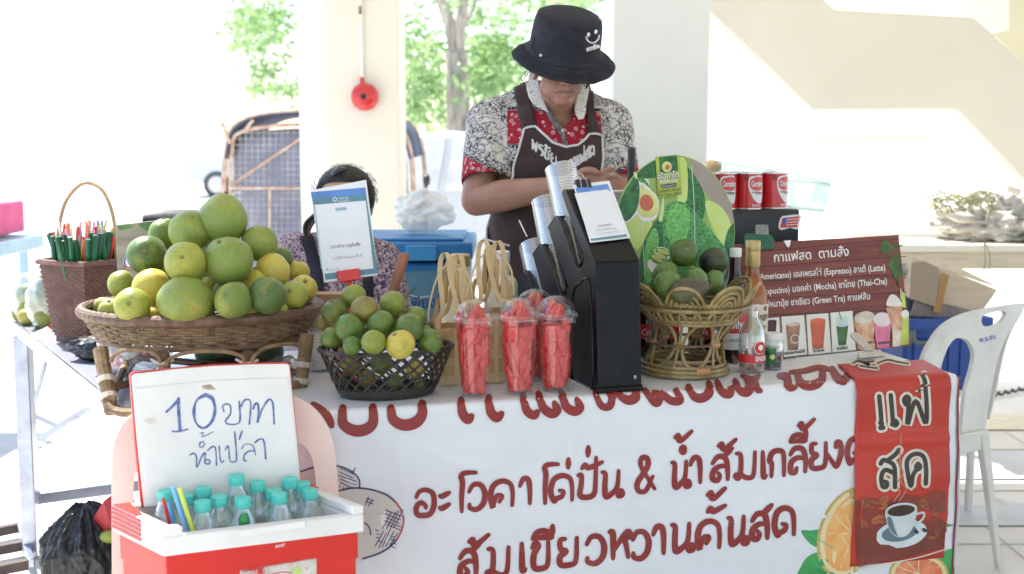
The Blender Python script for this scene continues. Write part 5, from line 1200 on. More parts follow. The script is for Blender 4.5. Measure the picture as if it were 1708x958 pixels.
# ================================================================ CUPS, DISPENSER, BOTTLES, SIGNS
pet = clear('clear_pet', (.97,.98,.98), .09, .04, .018); melon = mat('watermelon_flesh', (.52,.010,.010), .24, .25, 90, bump=.45, bscale=420, col2=(.62,.045,.035), spec=.7)
def watermelon_cup(c, label, seed, flip=0):
    t = thing('watermelon_cup', c, label, 'cup', 'dome lidded cups of cut watermelon')
    r0, r1, h = .030, .0425, .160
    b = MB(); b.lathe([(.001,.006),(r0-.002,.006),(r0,0),(r0+.0006,.01),(r0+.0014,.02),(r1-.004,h*.9),(r1,h*.93),(r1,h)], 40, c, capb=False, capt=False); b.obj('cup', pet, t)
    b = MB(); b.tube(ringpts(c, r1 + .0015, c.z + h, 48), .0026, 8, True); b.tube(ringpts(c, r1 + .003, c.z + h + .005, 48), .0018, 6, True)
    lidp = [(r1+.003, h+.006),(r1-.001,h+.009)] + [((r1-.002)*math.cos(R(a)), h + .009 + .036*math.sin(R(a))) for a in range(5, 80, 8)] + [(.009, h+.0452)]
    b.lathe(lidp, 40, c, capb=False, capt=False); b.obj('dome_lid', pet, t)
    rr = random.Random(seed)
    b = MB(); b.lathe([(.001,.008),(r0-.004,.008),(r1-.0065,h*.90),(.001,h*.93)], 24, c, capb=False, capt=False)
    for i, v in enumerate(b.v):
        d = (v - c); d.z = 0; n_ = noise.noise((v - c)*Vector((70,70,40)).length*.3 + Vector((seed, 0, 0))); b.v[i] = v - d*(.10 + .22*abs(n_))
    b.obj('watermelon_flesh', melon, t)
    for i in range(26):
        a = rr.uniform(0, 6.28); f = rr.uniform(.08, .96); zc = h*f; rad = lerp(r0, r1, f) - .0085
        if i < 6: a = -math.pi/2 + rr.uniform(-1.2, 1.2)
        p0 = c + Vector((math.cos(a)*rad, math.sin(a)*rad, zc)); L = rr.uniform(.035,.075); tw = rr.uniform(-.5,.5)
        up_ = Vector((-math.sin(a)*math.sin(tw), math.cos(a)*math.sin(tw), math.cos(tw)))
        if zc + L/2 > h + .02: p0.z = c.z + h - L*.35
        pts = [p0 - up_*L/2, p0 - up_*L*.2 , p0 + up_*L*.2, p0 + up_*L/2]
        pts = [Vector((q_.x, q_.y, max(q_.z, c.z + .012))) for q_ in pts]
        # keep inside the cup
        for j, q_ in enumerate(pts):
            u = (q_.z - c.z)/h; lim_ = (lerp(r0, r1, min(1, u)) - .0065) if u < 1 else .034; d = Vector((q_.x - c.x, q_.y - c.y, 0))
            if d.length > lim_: d = d.normalized()*lim_; pts[j] = Vector((c.x + d.x, c.y + d.y, q_.z))
        b = MB(); n_ = Vector((math.cos(a), math.sin(a), 0)); b.tube(cat(pts, 3), [.002,.006,.0085,.009,.010,.010,.009,.0085,.006,.002][:len(cat(pts,3))], 9, flat=.55, up=n_); b.obj('watermelon_slice', melon, t, angle=None)
    for i in range(6):
        a = rr.uniform(0, 6.28); p0 = c + Vector((math.cos(a)*.014, math.sin(a)*.014, h - .004)); p1 = c + Vector((math.cos(a+1)*.01, math.sin(a+1)*.01, h + rr.uniform(.022,.036)))
        b = MB(); b.tube([p0, p0.lerp(p1, .5) + Vector((rr.uniform(-.004,.004), 0, .003)), p1], [.011,.013,.006], 7, flat=.6); b.obj('watermelon_slice', melon, t)
    return t
for px, py, lb, sd_ in ((791,664,'dome lidded cup of watermelon strips, leftmost in the row',3),(865,660,'dome lidded watermelon cup filled solid, middle of the front row',8),(928,655,'dome lidded watermelon cup right against the black cup dispenser',14)):
    k = G(px, py, TZ + .002); k.y += .03; watermelon_cup(k, lb, sd_)
k = G(893, 640, TZ + .002); k.y += .05; watermelon_cup(k, 'watermelon cup standing behind the gap between the two right hand cups', 21)

# black cup dispenser
bp = mat('moulded_black', (.004,.005,.007), .36, .25, 14, bump=.12, bscale=70, spots=(60, .80, (.05,.05,.05)), spec=.25)
k0 = G(997, 654, TZ + .002); wdir = (G(1070, 649, TZ + .002) - k0); W = wdir.length; wdir.normalize(); adir = Vector((-wdir.y, wdir.x, 0))
t = thing('cup_dispenser', k0 + wdir*W/2 + adir*.18, 'black moulded cup dispenser with slanting stacks of clear cups', 'dispenser')
SP = Plane(k0, k0 + adir, k0 + ez); MP = Plane(k0 + wdir*W/2, k0 + wdir*W/2 + adir, k0 + wdir*W/2 + ez)
prof = [(997,653),(993,441),(990,433),(944,318),(938,316),(937,325),(946,352),(976,428),(973,440),(966,451),(961,447),(932,364),(925,360),(914,378),(918,395),(947,478),(945,490),(940,496),(935,491),(906,412),(899,407),(888,423),(892,440),(918,530),(913,545),(906,540),(880,458),(873,451),(862,469),(866,490),(885,560),(884,600)]
ring = [SP.at(x, y) for x, y in prof]; ring[-1].z = TZ + .002
ring = [SP.at(x, y) for x, y in prof[:-1]]; ll = ring[-1]; ring.append(Vector((ll.x, ll.y, TZ + .002)))
from mathutils.geometry import tessellate_polygon
def plate(name, ring, ext, m, par, bev=.0015):
    tris = tessellate_polygon([ring]); n = len(ring); b = MB(); vs = list(ring) + [p + ext for p in ring]
    fs = [tuple(t_) for t_ in tris] + [tuple(i + n for i in t_[::-1]) for t_ in tris] + [(i, (i+1) % n, n+(i+1) % n, n+i) for i in range(n)]
    b.add(vs, fs); return b.obj(name, m, par, bevel=bev, seg=3)
plate('side_plate', ring, wdir*.010, bp, t, .0018); plate('side_plate', [p + wdir*(W - .010) for p in ring], wdir*.010, bp, t, .0018)
f0 = SP.at(993, 438); f1 = SP.at(941, 316)
b = MB(); b.prism([k0 - adir*.003, k0 - adir*.003 + wdir*W, f0 - adir*.003 + wdir*W, f0 - adir*.003], adir*.012); b.obj('front_wall', bp, t, bevel=.004, seg=3)
nsl = (f1 - f0).cross(wdir).normalized(); nsl = nsl if nsl.z > 0 else -nsl
b = MB(); b.prism([f0 + nsl*.002 - adir*.002, f0 + nsl*.002 + wdir*W - adir*.002, f1 + nsl*.002 + wdir*W, f1 + nsl*.002], -nsl*.008); b.obj('sloped_top', bp, t, bevel=.003, seg=3)
def cap(a_, b_, c_, nm='fin_cap'):
    A_ = [SP.at(*a_), SP.at(*b_), SP.at(*c_)]; bb = MB(); bb.prism([v + wdir*.002 for v in A_], wdir*(W - .004)); 
for (a_, b_) in (((914,378),(944,486)),((888,423),(915,530)),((862,469),(884,560))):
    p_, q_ = SP.at(*a_), SP.at(*b_); b = MB(); b.prism([p_, q_, q_ + wdir*W, p_ + wdir*W], adir*-.006); b.obj('partition', bp, t, bevel=.002)
for (a_, b_) in (((914,378),(925,360)),((888,423),(899,407)),((862,469),(873,451))):
    p_, q_ = SP.at(*a_) - wdir*.0005, SP.at(*b_) - wdir*.0005; b = MB(); b.prism([p_, q_, q_ + wdir*(W+.001), p_ + wdir*(W+.001)], Vector((0,0,-.008))); b.obj('fin_top', bp, t, bevel=.002)
# recessed panel edge lines on the side
rib = MB(); pr = [(955,640),(955,500),(970,470),(978,466),(985,480),(988,646)]
for i in range(len(pr)): a_, c_ = SP.at(*pr[i]), SP.at(*pr[(i+1) % len(pr)]); 
rib.tube(cat([SP.at(x, y) - wdir*.0005 for x, y in pr], 4, True), .0022, 6, True); rib.obj('moulded_rib', bp, t)
b = MB(); b.prism([G(995, 656, TZ + .002) - adir*.004 - wdir*.002, G(995, 656, TZ + .002) - adir*.004 + wdir*(W + .004), k0 + adir*.0 + wdir*(W + .002), k0 - wdir*.002], ez*.010); b.obj('foot_lip', bp, t, bevel=.002)
chip = mat('chipped_grey', (.35,.35,.34), .7); FP = Plane(k0 - adir*.003, k0 - adir*.003 + wdir, k0 - adir*.003 + ez); P = Print(FP); P.poly(chip, [(1057,626),(1062,627),(1060,633),(1057,631)], .0006); P.done(t, {'chipped_grey': 'paint_chip'})
# cup stacks
cupm = clear('frosted_stack', (.86,.87,.88), .25, .12, .30, (.62,.64,.66))
def stack(a_, b_, r, ncup, label):
    top, bot = MP.at(*a_), MP.at(*b_); ax = (top - bot); L = ax.length; ax.normalize(); rot = ax.to_track_quat('Z', 'Y').to_matrix(); b = MB(); pr = []
    for i in range(ncup):
        z = L*i/ncup; dz = L/ncup; pr += [(r*.975, z),(r*.975, z + dz*.55),(r*1.016, z + dz*.66),(r*1.016, z + dz*.9)]
    b.lathe(pr, 32, bot, rot, capb=False, capt=False)
    pr = [(r*1.03, L),(r*1.03, L + .004),(r*.98, L + .004),(r*.97, L - .002),(r*.62, L - .13)]
    b.lathe(pr, 32, bot, rot, capb=False, capt=False); o = b.obj('cup_stack', cupm); tag(o, label, 'cups', 'stacks of clear plastic cups in the black dispenser'); return o
stack((936,284),(969,450), .0375, 34, 'tallest slanting stack of clear cups, rearing up in front of the apron')
stack((912,338),(941,494), .0375, 30, 'second tallest slanting cup stack, between the two upper fins of the dispenser')
stack((892,412),(925,560), .0395, 34, 'third slanting cup stack with a wide rim, above the watermelon cups')
stack((884,510),(905,590), .0385, 12, 'lowest cup stack, mostly hidden behind the watermelon cups')
st_ = mat('white_straw', (.75,.75,.73), .4); b = MB(); p_ = MP.at(879, 395); b.tube([p_, MP.at(866, 368)], .0016, 6); tag(b.obj('thin_straw', st_), 'thin white straw sticking up from the third cup stack', 'straw')

# pay signs
acr = clear('acrylic_sleeve', (.97,.98,.99), .10, .05, .05); paper = mat('white_paper', (.70,.72,.76), .5, .02); band = mat('teal_band', (.10,.24,.31), .45, .06); bluep = mat('blue_print', (.10,.25,.62), .45, .1); inkb = mat('black_ink', (.02,.02,.025), .5); greyi = mat('grey_ink', (.33,.34,.36), .5); lb_i = mat('pale_blue_ink', (.42,.55,.66), .5)
SG = Plane(f0 + nsl*.006, f0 + nsl*.006 + wdir, f1 + nsl*.006)
c4 = [(956,310),(1016,303),(1051,398),(984,406)]
t = thing('payment_sign', SG.at(1003, 400), 'small white payment card in a clear sleeve clipped on the slope of the black dispenser', 'sign')
b = MB(); b.prism([SG.at(*c) for c in c4], nsl*.003); b.obj('sleeve', mat('white_card_edge', (.72,.74,.76), .2, .03), t, bevel=.001)
P = Print(SG)
P.quad(bluep, [(959,316),(1013,309),(1018,321),(963,328)], .0035); P.quad(paper, [(957.5,325),(1014,318),(1043,394),(983,402)], .0037)
P.quad(band, [(984,401),(1044,393),(1046,397),(985,404)], .0039)
lb0 = mat('navy_card_edge', (.05,.12,.25), .4)
P.type(inkb, 'แมกอนายสนาย', (997,381),(1019,378), 4.2, .0044); P.type(greyi, 'Saving : XXXXXX bayon', (994,388),(1028,384), 4.2, .0044); P.type(lb_i, 'Account : NAMAK NAMAK', (992,394),(1033,390), 4, .0044); P.type(lb_i, 'QR PAY', (981,323),(996,321), 4, .0044)
P.done(t, {'blue_print': 'blue_strip', 'white_paper': 'card', 'teal_band': 'teal_strip', 'black_ink': 'lettering', 'grey_ink': 'lettering', 'pale_blue_ink': 'lettering'})
def binder(c, xd, yd, zd, s, label):
    t = thing('binder_clip', c, label, 'clip', 'black binder clips'); Q = lambda x, y, z: c + xd*x*s + yd*y*s + zd*z*s
    b = MB(); b.prism([Q(-.5,-.35,.10),(Q(-.5,.25,.26)),(Q(-.5,.32,0)),(Q(-.5,.25,-.26)),(Q(-.5,-.35,-.10))], xd*s); b.obj('spring_body', blk, t, bevel=.0006)
    for sg in (1, -1):
        b = MB(); b.tube(cat([Q(-.22,-.35,.12*sg), Q(-.2,.1,.3*sg), Q(-.16,.62,.2*sg), Q(-.2,.78,.18*sg), Q(-.1,.95,.16*sg), Q(.1,.95,.16*sg), Q(.2,.78,.18*sg), Q(.16,.62,.2*sg), Q(.2,.1,.3*sg), Q(.22,-.35,.12*sg)], 4), .028*s, 6); b.obj('wire_handle', sil, t)
    return t
upd = (f1 - f0).normalized(); c_ = SG.at(972, 309); binder(c_ + nsl*.0, wdir, upd, nsl, .036, 'black binder clip on top of the payment card on the dispenser')
# big pay card on the red clip stand
Yq = 2.72; SQ = Plane(D(518, 318, Yq), D(612, 300, Yq + .02), D(541, 471, Yq - .03))
t = thing('payment_sign', D(580, 480, Yq), 'large white payment card with a blue frame held upright by a red clip', 'sign')
b = MB(); b.prism([SQ.at(*c) for c in ((517,318),(611,300),(631,459),(541,472))], -SQ.n*.004); b.obj('sleeve', mat('white_card_edge', (.72,.74,.76), .2, .03), t, bevel=.001)
P = Print(SQ); P.quad(bluep, [(519,322),(609,313),(629,451),(544,459)], .0006); P.quad(band, [(521,330),(610,324),(631,456),(543,467)], .0008)
P.quad(bluep, [(518.5,321),(609,313),(610,325),(520,331)], .0010); P.quad(lb_i, [(521,338),(524,341),(539,455),(536,449)], .0012)
P.quad(paper, [(525,342),(610,335),(623,448),(540,457)], .0014)
P.type(wh, 'THAI QR', (564,334),(581,332), 6, .0020); P.type(wh, 'PAYMENT', (564,338),(583,336), 4, .0020); P.ring(wh, 558.5, 333, 3, 3, 1.4, 0, .002, 8); P.quad(lb_i, [(559,347),(578,345),(579,351),(560,353)], .0020); P.type(band, 'PromptPay', (560,351),(577,349), 4.5, .0024)
P.type(inkb, 'นาย แก้วมา บุญยืนเชื้อ', (551,415),(601,410), 8, .0020); P.type(greyi, '5-5301-0xxxx-40-0', (556,434),(604,429), 8, .0020); P.ell(lb_i, 546, 450, 2.4, 2.4, 0, .002, 12); P.type(greyi, 'Krungthai Bank', (550,452),(566,450), 4, .0020)
P.done(t, {'blue_print': 'blue_frame', 'teal_band': 'teal_frame', 'white_paper': 'card', 'black_ink': 'lettering', 'grey_ink': 'lettering', 'white_ink': 'lettering', 'pale_blue_ink': 'pale_frame'})
redp = mat('red_plastic', (.62,.03,.025), .35, .06, 20, bump=.05); tc_ = thing('sign_clip_stand', D(582, 560, 2.72), 'red plastic clip stand gripping the foot of the large payment card', 'clip stand')
b = MB(); b.prism([SQ.at(x, y, .002) for x, y in ((561,453),(599,448),(602,467),(564,472))], SQ.n*.008); b.obj('jaw', redp, tc_, bevel=.002)
b = MB(); b.prism([SQ.at(x, y, -.012) for x, y in ((561,453),(599,448),(602,467),(564,472))], SQ.n*.006); b.obj('jaw', redp, tc_, bevel=.002)
k = SQ.at(583, 470, .0); b = MB(); b.box(Vector((k.x, k.y, lerp(k.z, TZ, .5))), (.012,.010, k.z - TZ)); b.obj('stem', redp, tc_, bevel=.002)
b = MB(); b.lathe([(.045,0),(.045,.006),(.01,.014)], 28, Vector((k.x, k.y, TZ + .003))); b.obj('base', redp, tc_)
for x in (568, 593): b = MB(); q_ = SQ.at(x, 464, .0115); b.ball(q_, .0022, 8); b.obj('rivet', sil, tc_)
# wooden pestle handle, white cups
b = MB(); p0, p1 = D(650, 500, 2.66), D(676, 423, 2.68); dd = p1 - p0; b.tube([p0 - dd*1.2, p0, p0.lerp(p1, .5), p0.lerp(p1, .9), p1], [.0115,.0115,.0112,.0118,.0095], 12); tag(b.obj('wooden_handle', mat('red_brown_wood', (.36,.13,.06), .5, .25, 20, stretch=(1,1,.2), bump=.2), bevel=.001), 'reddish brown wooden pestle handle slanting up behind the green oranges', 'pestle')
k = Vector((D(533, 520, 2.80).x, 2.80, TZ + .002)); b = MB(); pr = []
for i in range(22): pr += [(.026,.004+i*.0065),(.0285,.0085+i*.0065),(.0285,.0095+i*.0065)]
b.lathe(pr, 24, k); tag(b.obj('paper_cups', lid_w, angle=30), 'short stack of white paper cups between the pomelos and the green oranges', 'cups')
cb_ = mat('brown_cardboard', (.40,.26,.15), .8, .12, 8, bump=.15, stretch=(1,1,6)); k = D(552, 492, 2.92); b = MB(); b.box(Vector((k.x, k.y, TZ + .085)), (.075,.05,.165)); tag(b.obj('small_carton', cb_, bevel=.002), 'small brown carton behind the white paper cups', 'box')

# round avocado picture board
YA = 2.905; AP_ = Plane(D(1125, 388, YA), D(1225, 388, YA + .03), D(1125, 258, YA + .03)); AN = AP_.n
t = thing('avocado_board', D(1125, 516, YA), 'big round board with a printed picture of avocados behind the rattan basket', 'sign')
gbr = mat('green_blur_print', (.16,.30,.06), .35, .4, 7, col2=(.34,.46,.14)); circ = [(1125 + 101*math.cos(R(a)) + 0*math.sin(R(a)), 388 + 129*math.sin(R(a))) for a in range(0, 360, 8)]
b = MB(); b.prism([AP_.at(x, y) for x, y in circ], -AN*.006); b.obj('board', gbr, t, bevel=.001)
P = Print(AP_)
skin_p = mat('avocado_skin_print', (.012,.11,.022), .3, .5, 170, col2=(.10,.42,.10), bump=.5, bscale=170, spots=(210,.66,(.35,.62,.28))); skin_d = mat('deep_green_print', (.008,.055,.014), .3, .5, 50, col2=(.03,.19,.045), spots=(90,.70,(.20,.42,.14))); lime_p = mat('lime_print', (.42,.55,.12), .35, .3, 8, col2=(.58,.68,.28)); grey_p = mat('taupe_print', (.33,.29,.24), .4, .3, 5, col2=(.22,.18,.15)); stone_p = mat('avocado_stone_print', (.42,.05,.02), .35, .4, 15, col2=(.60,.20,.12)); yel_p = mat('avocado_flesh_print', (.62,.66,.22), .4, .15, 10)
def W3(x, y): return (1015 + x/3.831, 250 + y/3.831)
def inE(pts, s=.985):
    out = []
    for x, y in pts:
        dx, dy = (x - 1125)/101, (y - 388)/129; d = math.hypot(dx, dy)
        if d > s: x = 1125 + (x - 1125)*s/d; y = 388 + (y - 388)*s/d
        out.append((x, y))
    return out
def wp(m, pts, off, sm=3): P.poly(m, inE([(p.x, p.y) for p in cat([Vector((*W3(*q), 0)) for q in pts], sm, True)] if sm > 1 else [W3(*q) for q in pts]), off)
wp(grey_p, [(520,60),(640,100),(740,220),(800,400),(812,560),(740,420),(640,300),(560,180)], .0003)
wp(skin_d, [(250,60),(330,50),(360,120),(300,180),(200,180),(130,190),(170,110)], .0003)
wp(lime_p, [(110,430),(200,380),(280,470),(240,560),(180,640),(120,560)], .0005); wp(lime_p, [(620,330),(700,350),(770,440),(790,560),(745,660),(690,560),(640,440)], .0005)
shade_p = mat('shaded_avocado_print', (.008,.07,.016), .3, .5, 150, col2=(.035,.22,.05), bump=.5, bscale=170); light_p = mat('lit_avocado_print', (.06,.30,.05), .3, .5, 150, col2=(.20,.52,.13), bump=.5, bscale=170, spots=(200,.62,(.45,.68,.35)))
wp(shade_p, [(500,110),(560,180),(612,290),(610,420),(560,470),(490,400),(470,250),(480,150)], .0007); wp(skin_d, [(810,470),(812,600),(790,700),(740,640),(760,520)], .0007)
wp(lime_p, [(455,50),(500,90),(500,320),(440,330),(450,150)], .0009); wp(shade_p, [(330,440),(380,560),(390,800),(370,1000),(230,940),(190,820),(215,620),(270,500)], .0009)
wp(lime_p, [(345,310),(355,300),(350,440),(320,450)], .0010)
wp(skin_p, [(430,330),(500,350),(600,450),(700,570),(770,680),(740,820),(560,860),(400,760),(350,600),(345,450),(370,360)], .0012)
wp(light_p, [(400,360),(470,350),(520,420),(500,560),(470,640),(400,600),(365,480)], .0015); wp(light_p, [(250,560),(290,500),(320,560),(300,760),(250,860),(225,700)], .0013)
wp(shade_p, [(200,700),(300,740),(300,960),(230,950),(190,850)], .0010)
P.stroke(wh, [W3(530,105), W3(545,330), W3(552,640)], .9, .0016, 4); P.stroke(wh, [W3(208,400), W3(222,640), W3(235,900)], .7, .0016, 4)
# whole and halved avocado stickers with white borders (cut-outs, proud of the board)
wp(wh, [(150,170),(170,135),(185,190),(250,190),(262,250),(310,300),(322,380),(290,450),(210,455),(180,415),(120,465),(40,420),(20,330),(60,220)], .0020)
wp(skin_d, [(165,170),(190,200),(197,280),(180,380),(120,455),(70,430),(35,360),(70,260),(130,200)], .0024); wp(lime_p, [(60,240),(110,200),(150,190),(100,250),(60,290)], .0027)
wp(skin_p, [(190,170),(240,200),(260,245),(225,215),(195,205)], .0026); wp(yel_p, [(205,220),(250,260),(305,310),(315,390),(280,430),(215,430),(185,390),(200,320)], .0025); P.ell(stone_p, *W3(240,340), 11.5, 14, -8, .0029); P.stroke(lime_p, [W3(165,150), W3(175,180)], 4, .0028)
wp(wh, [(290,640),(330,620),(380,640),(390,690),(350,720),(290,780),(262,770),(245,720),(275,690)], .0020)
for (x, y, a) in ((345,655,20),(325,680,25),(305,700,30)): P.ell(skin_p, *W3(x, y), 13, 6.5, a, .0024 + (y - 650)*.00001); P.ell(yel_p, *W3(x + 2, y - 3), 11, 3.6, a, .0028 + (y - 650)*.00001)
P.done(t, {'taupe_print': 'printed_backdrop', 'deep_green_print': 'printed_dark_avocado', 'lime_print': 'printed_lime_area', 'avocado_skin_print': 'printed_avocado', 'white_ink': 'sticker_border', 'avocado_flesh_print': 'printed_flesh', 'avocado_stone_print': 'printed_stone', 'shaded_avocado_print': 'printed_dark_avocado', 'lit_avocado_print': 'printed_avocado_highlight'})
# hanging tag
t2 = thing('avocado_tag', AP_.at(1115, 262, .004), 'green hanging price tag with an avocado half and Thai lettering on the round board', 'tag')
b = MB(); b.prism([AP_.at(x, y, .0035) for x, y in ((1092,262),(1132,258),(1136,324),(1097,331))], AN*.0015); b.obj('card', mat('olive_card', (.26,.36,.05), .4, .4, 12, col2=(.40,.46,.06)), t2, bevel=.0006)
P = Print(AP_); P.poly(skin_d, [(1098,263),(1128,260),(1130,286),(1100,290)], .0053); P.ell(yel_p, 1111, 279, 8, 9, 0, .0057); P.ell(stone_p, 1112, 280, 4, 4.5, 0, .0061)
P.type(inkb, 'อโวคาโด', (1095,300.5),(1131,296.5), 13, .0060, .045); P.type(wh, 'อโวคาโด', (1095,300),(1131,296), 13, .0066, .015); P.type(wh, 'พันธุ์พื้นเมือง', (1099,307),(1129,304), 9, .0064, .01); P.quad(inkb, [(1101,309),(1126,306),(1127,312),(1102,315)], .0058); P.type(wh, 'THAI AVOCADO', (1103,314),(1125,311), 4.8, .0064)
P.type(inkb, 'น้ำหนักสุทธิ 1,500 กรัม', (1097,323),(1134,318), 7, .0062); P.type(inkb, 'Net Weight 1,500 g', (1098,329),(1134,324), 6, .0062)
P.done(t2, {'deep_green_print': 'printed_backdrop', 'avocado_flesh_print': 'printed_flesh', 'avocado_stone_print': 'printed_stone', 'black_ink': 'lettering', 'white_ink': 'lettering'})
b = MB(); q_ = AP_.at(1094, 264, .006); b.tube([q_ + Vector((0,0,.006)), q_], .0008, 5); b.obj('pin', sil, t2)

# menu board
MB1, MB2, MT = G(1308, 597, TZ + .004), G(1520, 577, TZ + .004), D(1498, 392, 3.24)
ME = Plane(MB1, MB2, MT); t = thing('menu_board', (MB1 + MB2)/2, 'red brown wood print menu board with Thai coffee names and a row of drink pictures', 'sign')
planks = mat('red_plank_print', (.20,.050,.040), .35, .5, 6, col2=(.115,.025,.022), stretch=(1,1,14), spots=(30, .74, (.30,.16,.14)))
b = MB(); b.prism([ME.at(x, y) for x, y in ((1222,606),(1520,577),(1499,392),(1219,408))], -ME.n*.004); b.obj('board', planks, t, bevel=.0008)
P = Print(ME); gap = mat('plank_gap_print', (.045,.012,.012), .5, .1)
def W2(x, y): return (1220 + x/4.165, 380 + y/4.165)
for (y0, y1) in ((185,75),(285,200),(385,322),(500,450),(612,575)): P.stroke(gap, [W2(5,y0), W2(600, lerp(y0,y1,.5)), W2(1215,y1)], 1.2, .0006)
fr1 = mat('palm_frond_print', (.05,.13,.03), .4, .4, 12); fr2 = mat('palm_frond_light_print', (.12,.20,.05), .4, .3, 12)
for i in range(46):
    f = i/46; cx_, cy_ = lerp(1180, 1010, f), lerp(70, 200, f) if f < .5 else lerp(135, 260, (f-.5)*2); a = R(200 - 130*f); x0, y0 = lerp(1190, 1050, f), lerp(120, 190, f); P.stroke(fr1 if i % 3 else fr2, [W2(x0, y0), W2(x0 + 90*math.cos(a)*.9, y0 - 80*math.sin(a) - 10), W2(x0 + 130*math.cos(a), y0 - 40*math.sin(a) + 40)], 1.5, .0009, 3)
for i in range(34):
    f = i/34; x0, y0 = lerp(1150, 1195, f), lerp(180, 330, f); P.stroke(fr1 if i % 3 else fr2, [W2(x0, y0), W2(x0 - 40, y0 + 30), W2(x0 - 60 + 30*f, y0 + 85)], 1.5, .0010, 3)
P.type(wh, 'กาแฟสด  ตามสั่ง', W2(290,240), W2(815,195), 21, .0013, .012)
P.type(wh, 'เริก', W2(40,372), W2(85,368), 13, .0013, .01)
P.type(wh, '(Americano) เอสเพรสโซ่ (Espresso) ลาเต้ (Latte)', W2(182,364), W2(1068,298), 15, .0013, .012)
P.type(wh, '(Cappucino) มอคค่า (Mocha) ชาไทย (Thai-Cha)', W2(168,470), W2(1080,392), 15, .0013, .012)
P.type(wh, 'กาแฟหมามุ้ย ชาเขียว (Green Tra) กาแฟส้ม', W2(160,562), W2(962,497), 15, .0013, .012)
pp = mat('photo_white_print', (.66,.66,.62), .4, .03); bnp = mat('bean_strip_print', (.06,.035,.025), .5, .5, 120, col2=(.22,.14,.09))
P.quad(bnp, [W2(245,640), W2(850,580), W2(870,860), W2(240,925)], .0008)
for q4 in (((232,632),(330,622),(345,900),(240,912)),((345,620),(503,608),(525,880),(362,900)),((518,606),(670,594),(692,868),(535,884)),((686,592),(838,578),(862,850),(700,868))): P.quad(pp, [W2(*c) for c in q4], .0011)
def drink(x, y, w1, w2, h, col, lid=None, extra=None):
    P.poly(col, [W2(x - w1, y), W2(x - w2, y + h), W2(x + w2, y + h - 6), W2(x + w1, y - 6)], .0015); P.ell(lid or col, *W2(x, y - 3), w1/4.165, w1/4.165*.33, -4, .0018, 16)
D1 = mat('mocha_print', (.38,.20,.14), .4, .3, 30); D2 = mat('thai_tea_print', (.62,.13,.07), .4, .2, 20); D3 = mat('green_tea_print', (.07,.20,.06), .4, .3, 25); D4 = mat('caramel_print', (.45,.20,.10), .4, .4, 40, col2=(.65,.45,.32)); D5 = mat('pink_milk_print', (.75,.20,.34), .4, .2, 25); D6 = mat('lime_juice_print', (.52,.62,.10), .4, .2, 20); D0 = mat('americano_print', (.09,.03,.05), .4, .3, 30); FO = mat('froth_print', (.68,.60,.52), .4, .15, 30)
drink(278,655,34,26,100,D0); drink(425,675,50,36,180,D1,FO); P.ring(wh, *W2(438,775), 7, 7, 1.2, 0, .0022, 10); drink(598,650,54,38,195,D2); drink(768,680,42,26,140,D3,lb_i); P.ell(mat('dome_print', (.50,.62,.55), .3), *W2(768,648), 10, 9, 0, .0014, 16); P.stroke(D3, [W2(745,590), W2(760,640)], 1.5, .0020)
P.ell(FO, *W2(920,625), 17, 10, -10, .0021); P.poly(D4, [W2(850,640), W2(870,730), W2(895,760), W2(870,840), W2(990,850), W2(985,760), W2(990,620), W2(930,660)], .0017, 3)
P.poly(D5, [W2(985,680), W2(1010,840), W2(1090,840), W2(1105,670), W2(1045,655)], .0019, 0); P.ell(mat('whipped_print', (.70,.60,.62), .4, .1), *W2(1045,640), 15, 12, 0, .0021)
P.poly(D4, [W2(1070,560), W2(1110,700), W2(1115,830), W2(1165,825), W2(1185,690), W2(1180,540)], .0022, 0); P.poly(mat('whipped_white_print', (.7,.66,.62), .4, .1, 30), [W2(1070,540), W2(1090,480), W2(1120,465), W2(1155,490), W2(1180,540), W2(1120,550)], .0025, 3); P.poly(FO, [W2(1115,700), W2(1120,825), W2(1160,825), W2(1175,720)], .0024); P.stroke(FO, [W2(1172,430), W2(1172,500)], 1.8, .0026)
P.poly(D6, [W2(1176,600), W2(1165,820), W2(1228,810), W2(1230,620)], .0021, 0); P.ell(pp, *W2(1203,602), 6.5, 7, 0, .0023); P.poly(D6, [W2(1180,445), W2(1203,455), W2(1210,560), W2(1182,550)], .0010)
for tx, a_, b_ in (('เอสเพรสโซ่',(362,885),(508,868)),('ชาไทย',(565,868),(640,860)),('ชาเขียว',(728,852),(805,842)),('มอคคา',(905,812),(985,805)),('นมชมพู',(1015,812),(1100,805))): P.type(inkb, tx, W2(*a_), W2(*b_), 7, .0030, .03)
P.poly(wh, [W2(360,92), W2(412,88), W2(400,138), W2(385,135)], .0014)
nm = {k: 'printed_drink' for k in ('mocha_print','thai_tea_print','green_tea_print','caramel_print','pink_milk_print','lime_juice_print','americano_print','froth_print','dome_print','whipped_print','whipped_white_print','pale_blue_ink')}; nm.update({'white_ink': 'lettering', 'black_ink': 'caption', 'plank_gap_print': 'printed_plank_gaps', 'palm_frond_print': 'printed_palm_frond', 'palm_frond_light_print': 'printed_palm_frond', 'photo_white_print': 'photo_ground', 'bean_strip_print': 'printed_coffee_beans'})
P.done(t, nm)
gt = mat('green_tape', (.012,.10,.055), .4, .1, 20, bump=.1); b = MB(); b.prism([ME.at(x, y, .0032) for x, y in ((1240,396),(1243,390),(1284,393),(1291,402),(1289,416),(1262,417),(1240,415))], ME.n*.001); tag(b.obj('tape_strip', gt, bevel=.0004), 'piece of dark green tape holding the menu board to the black box', 'tape')

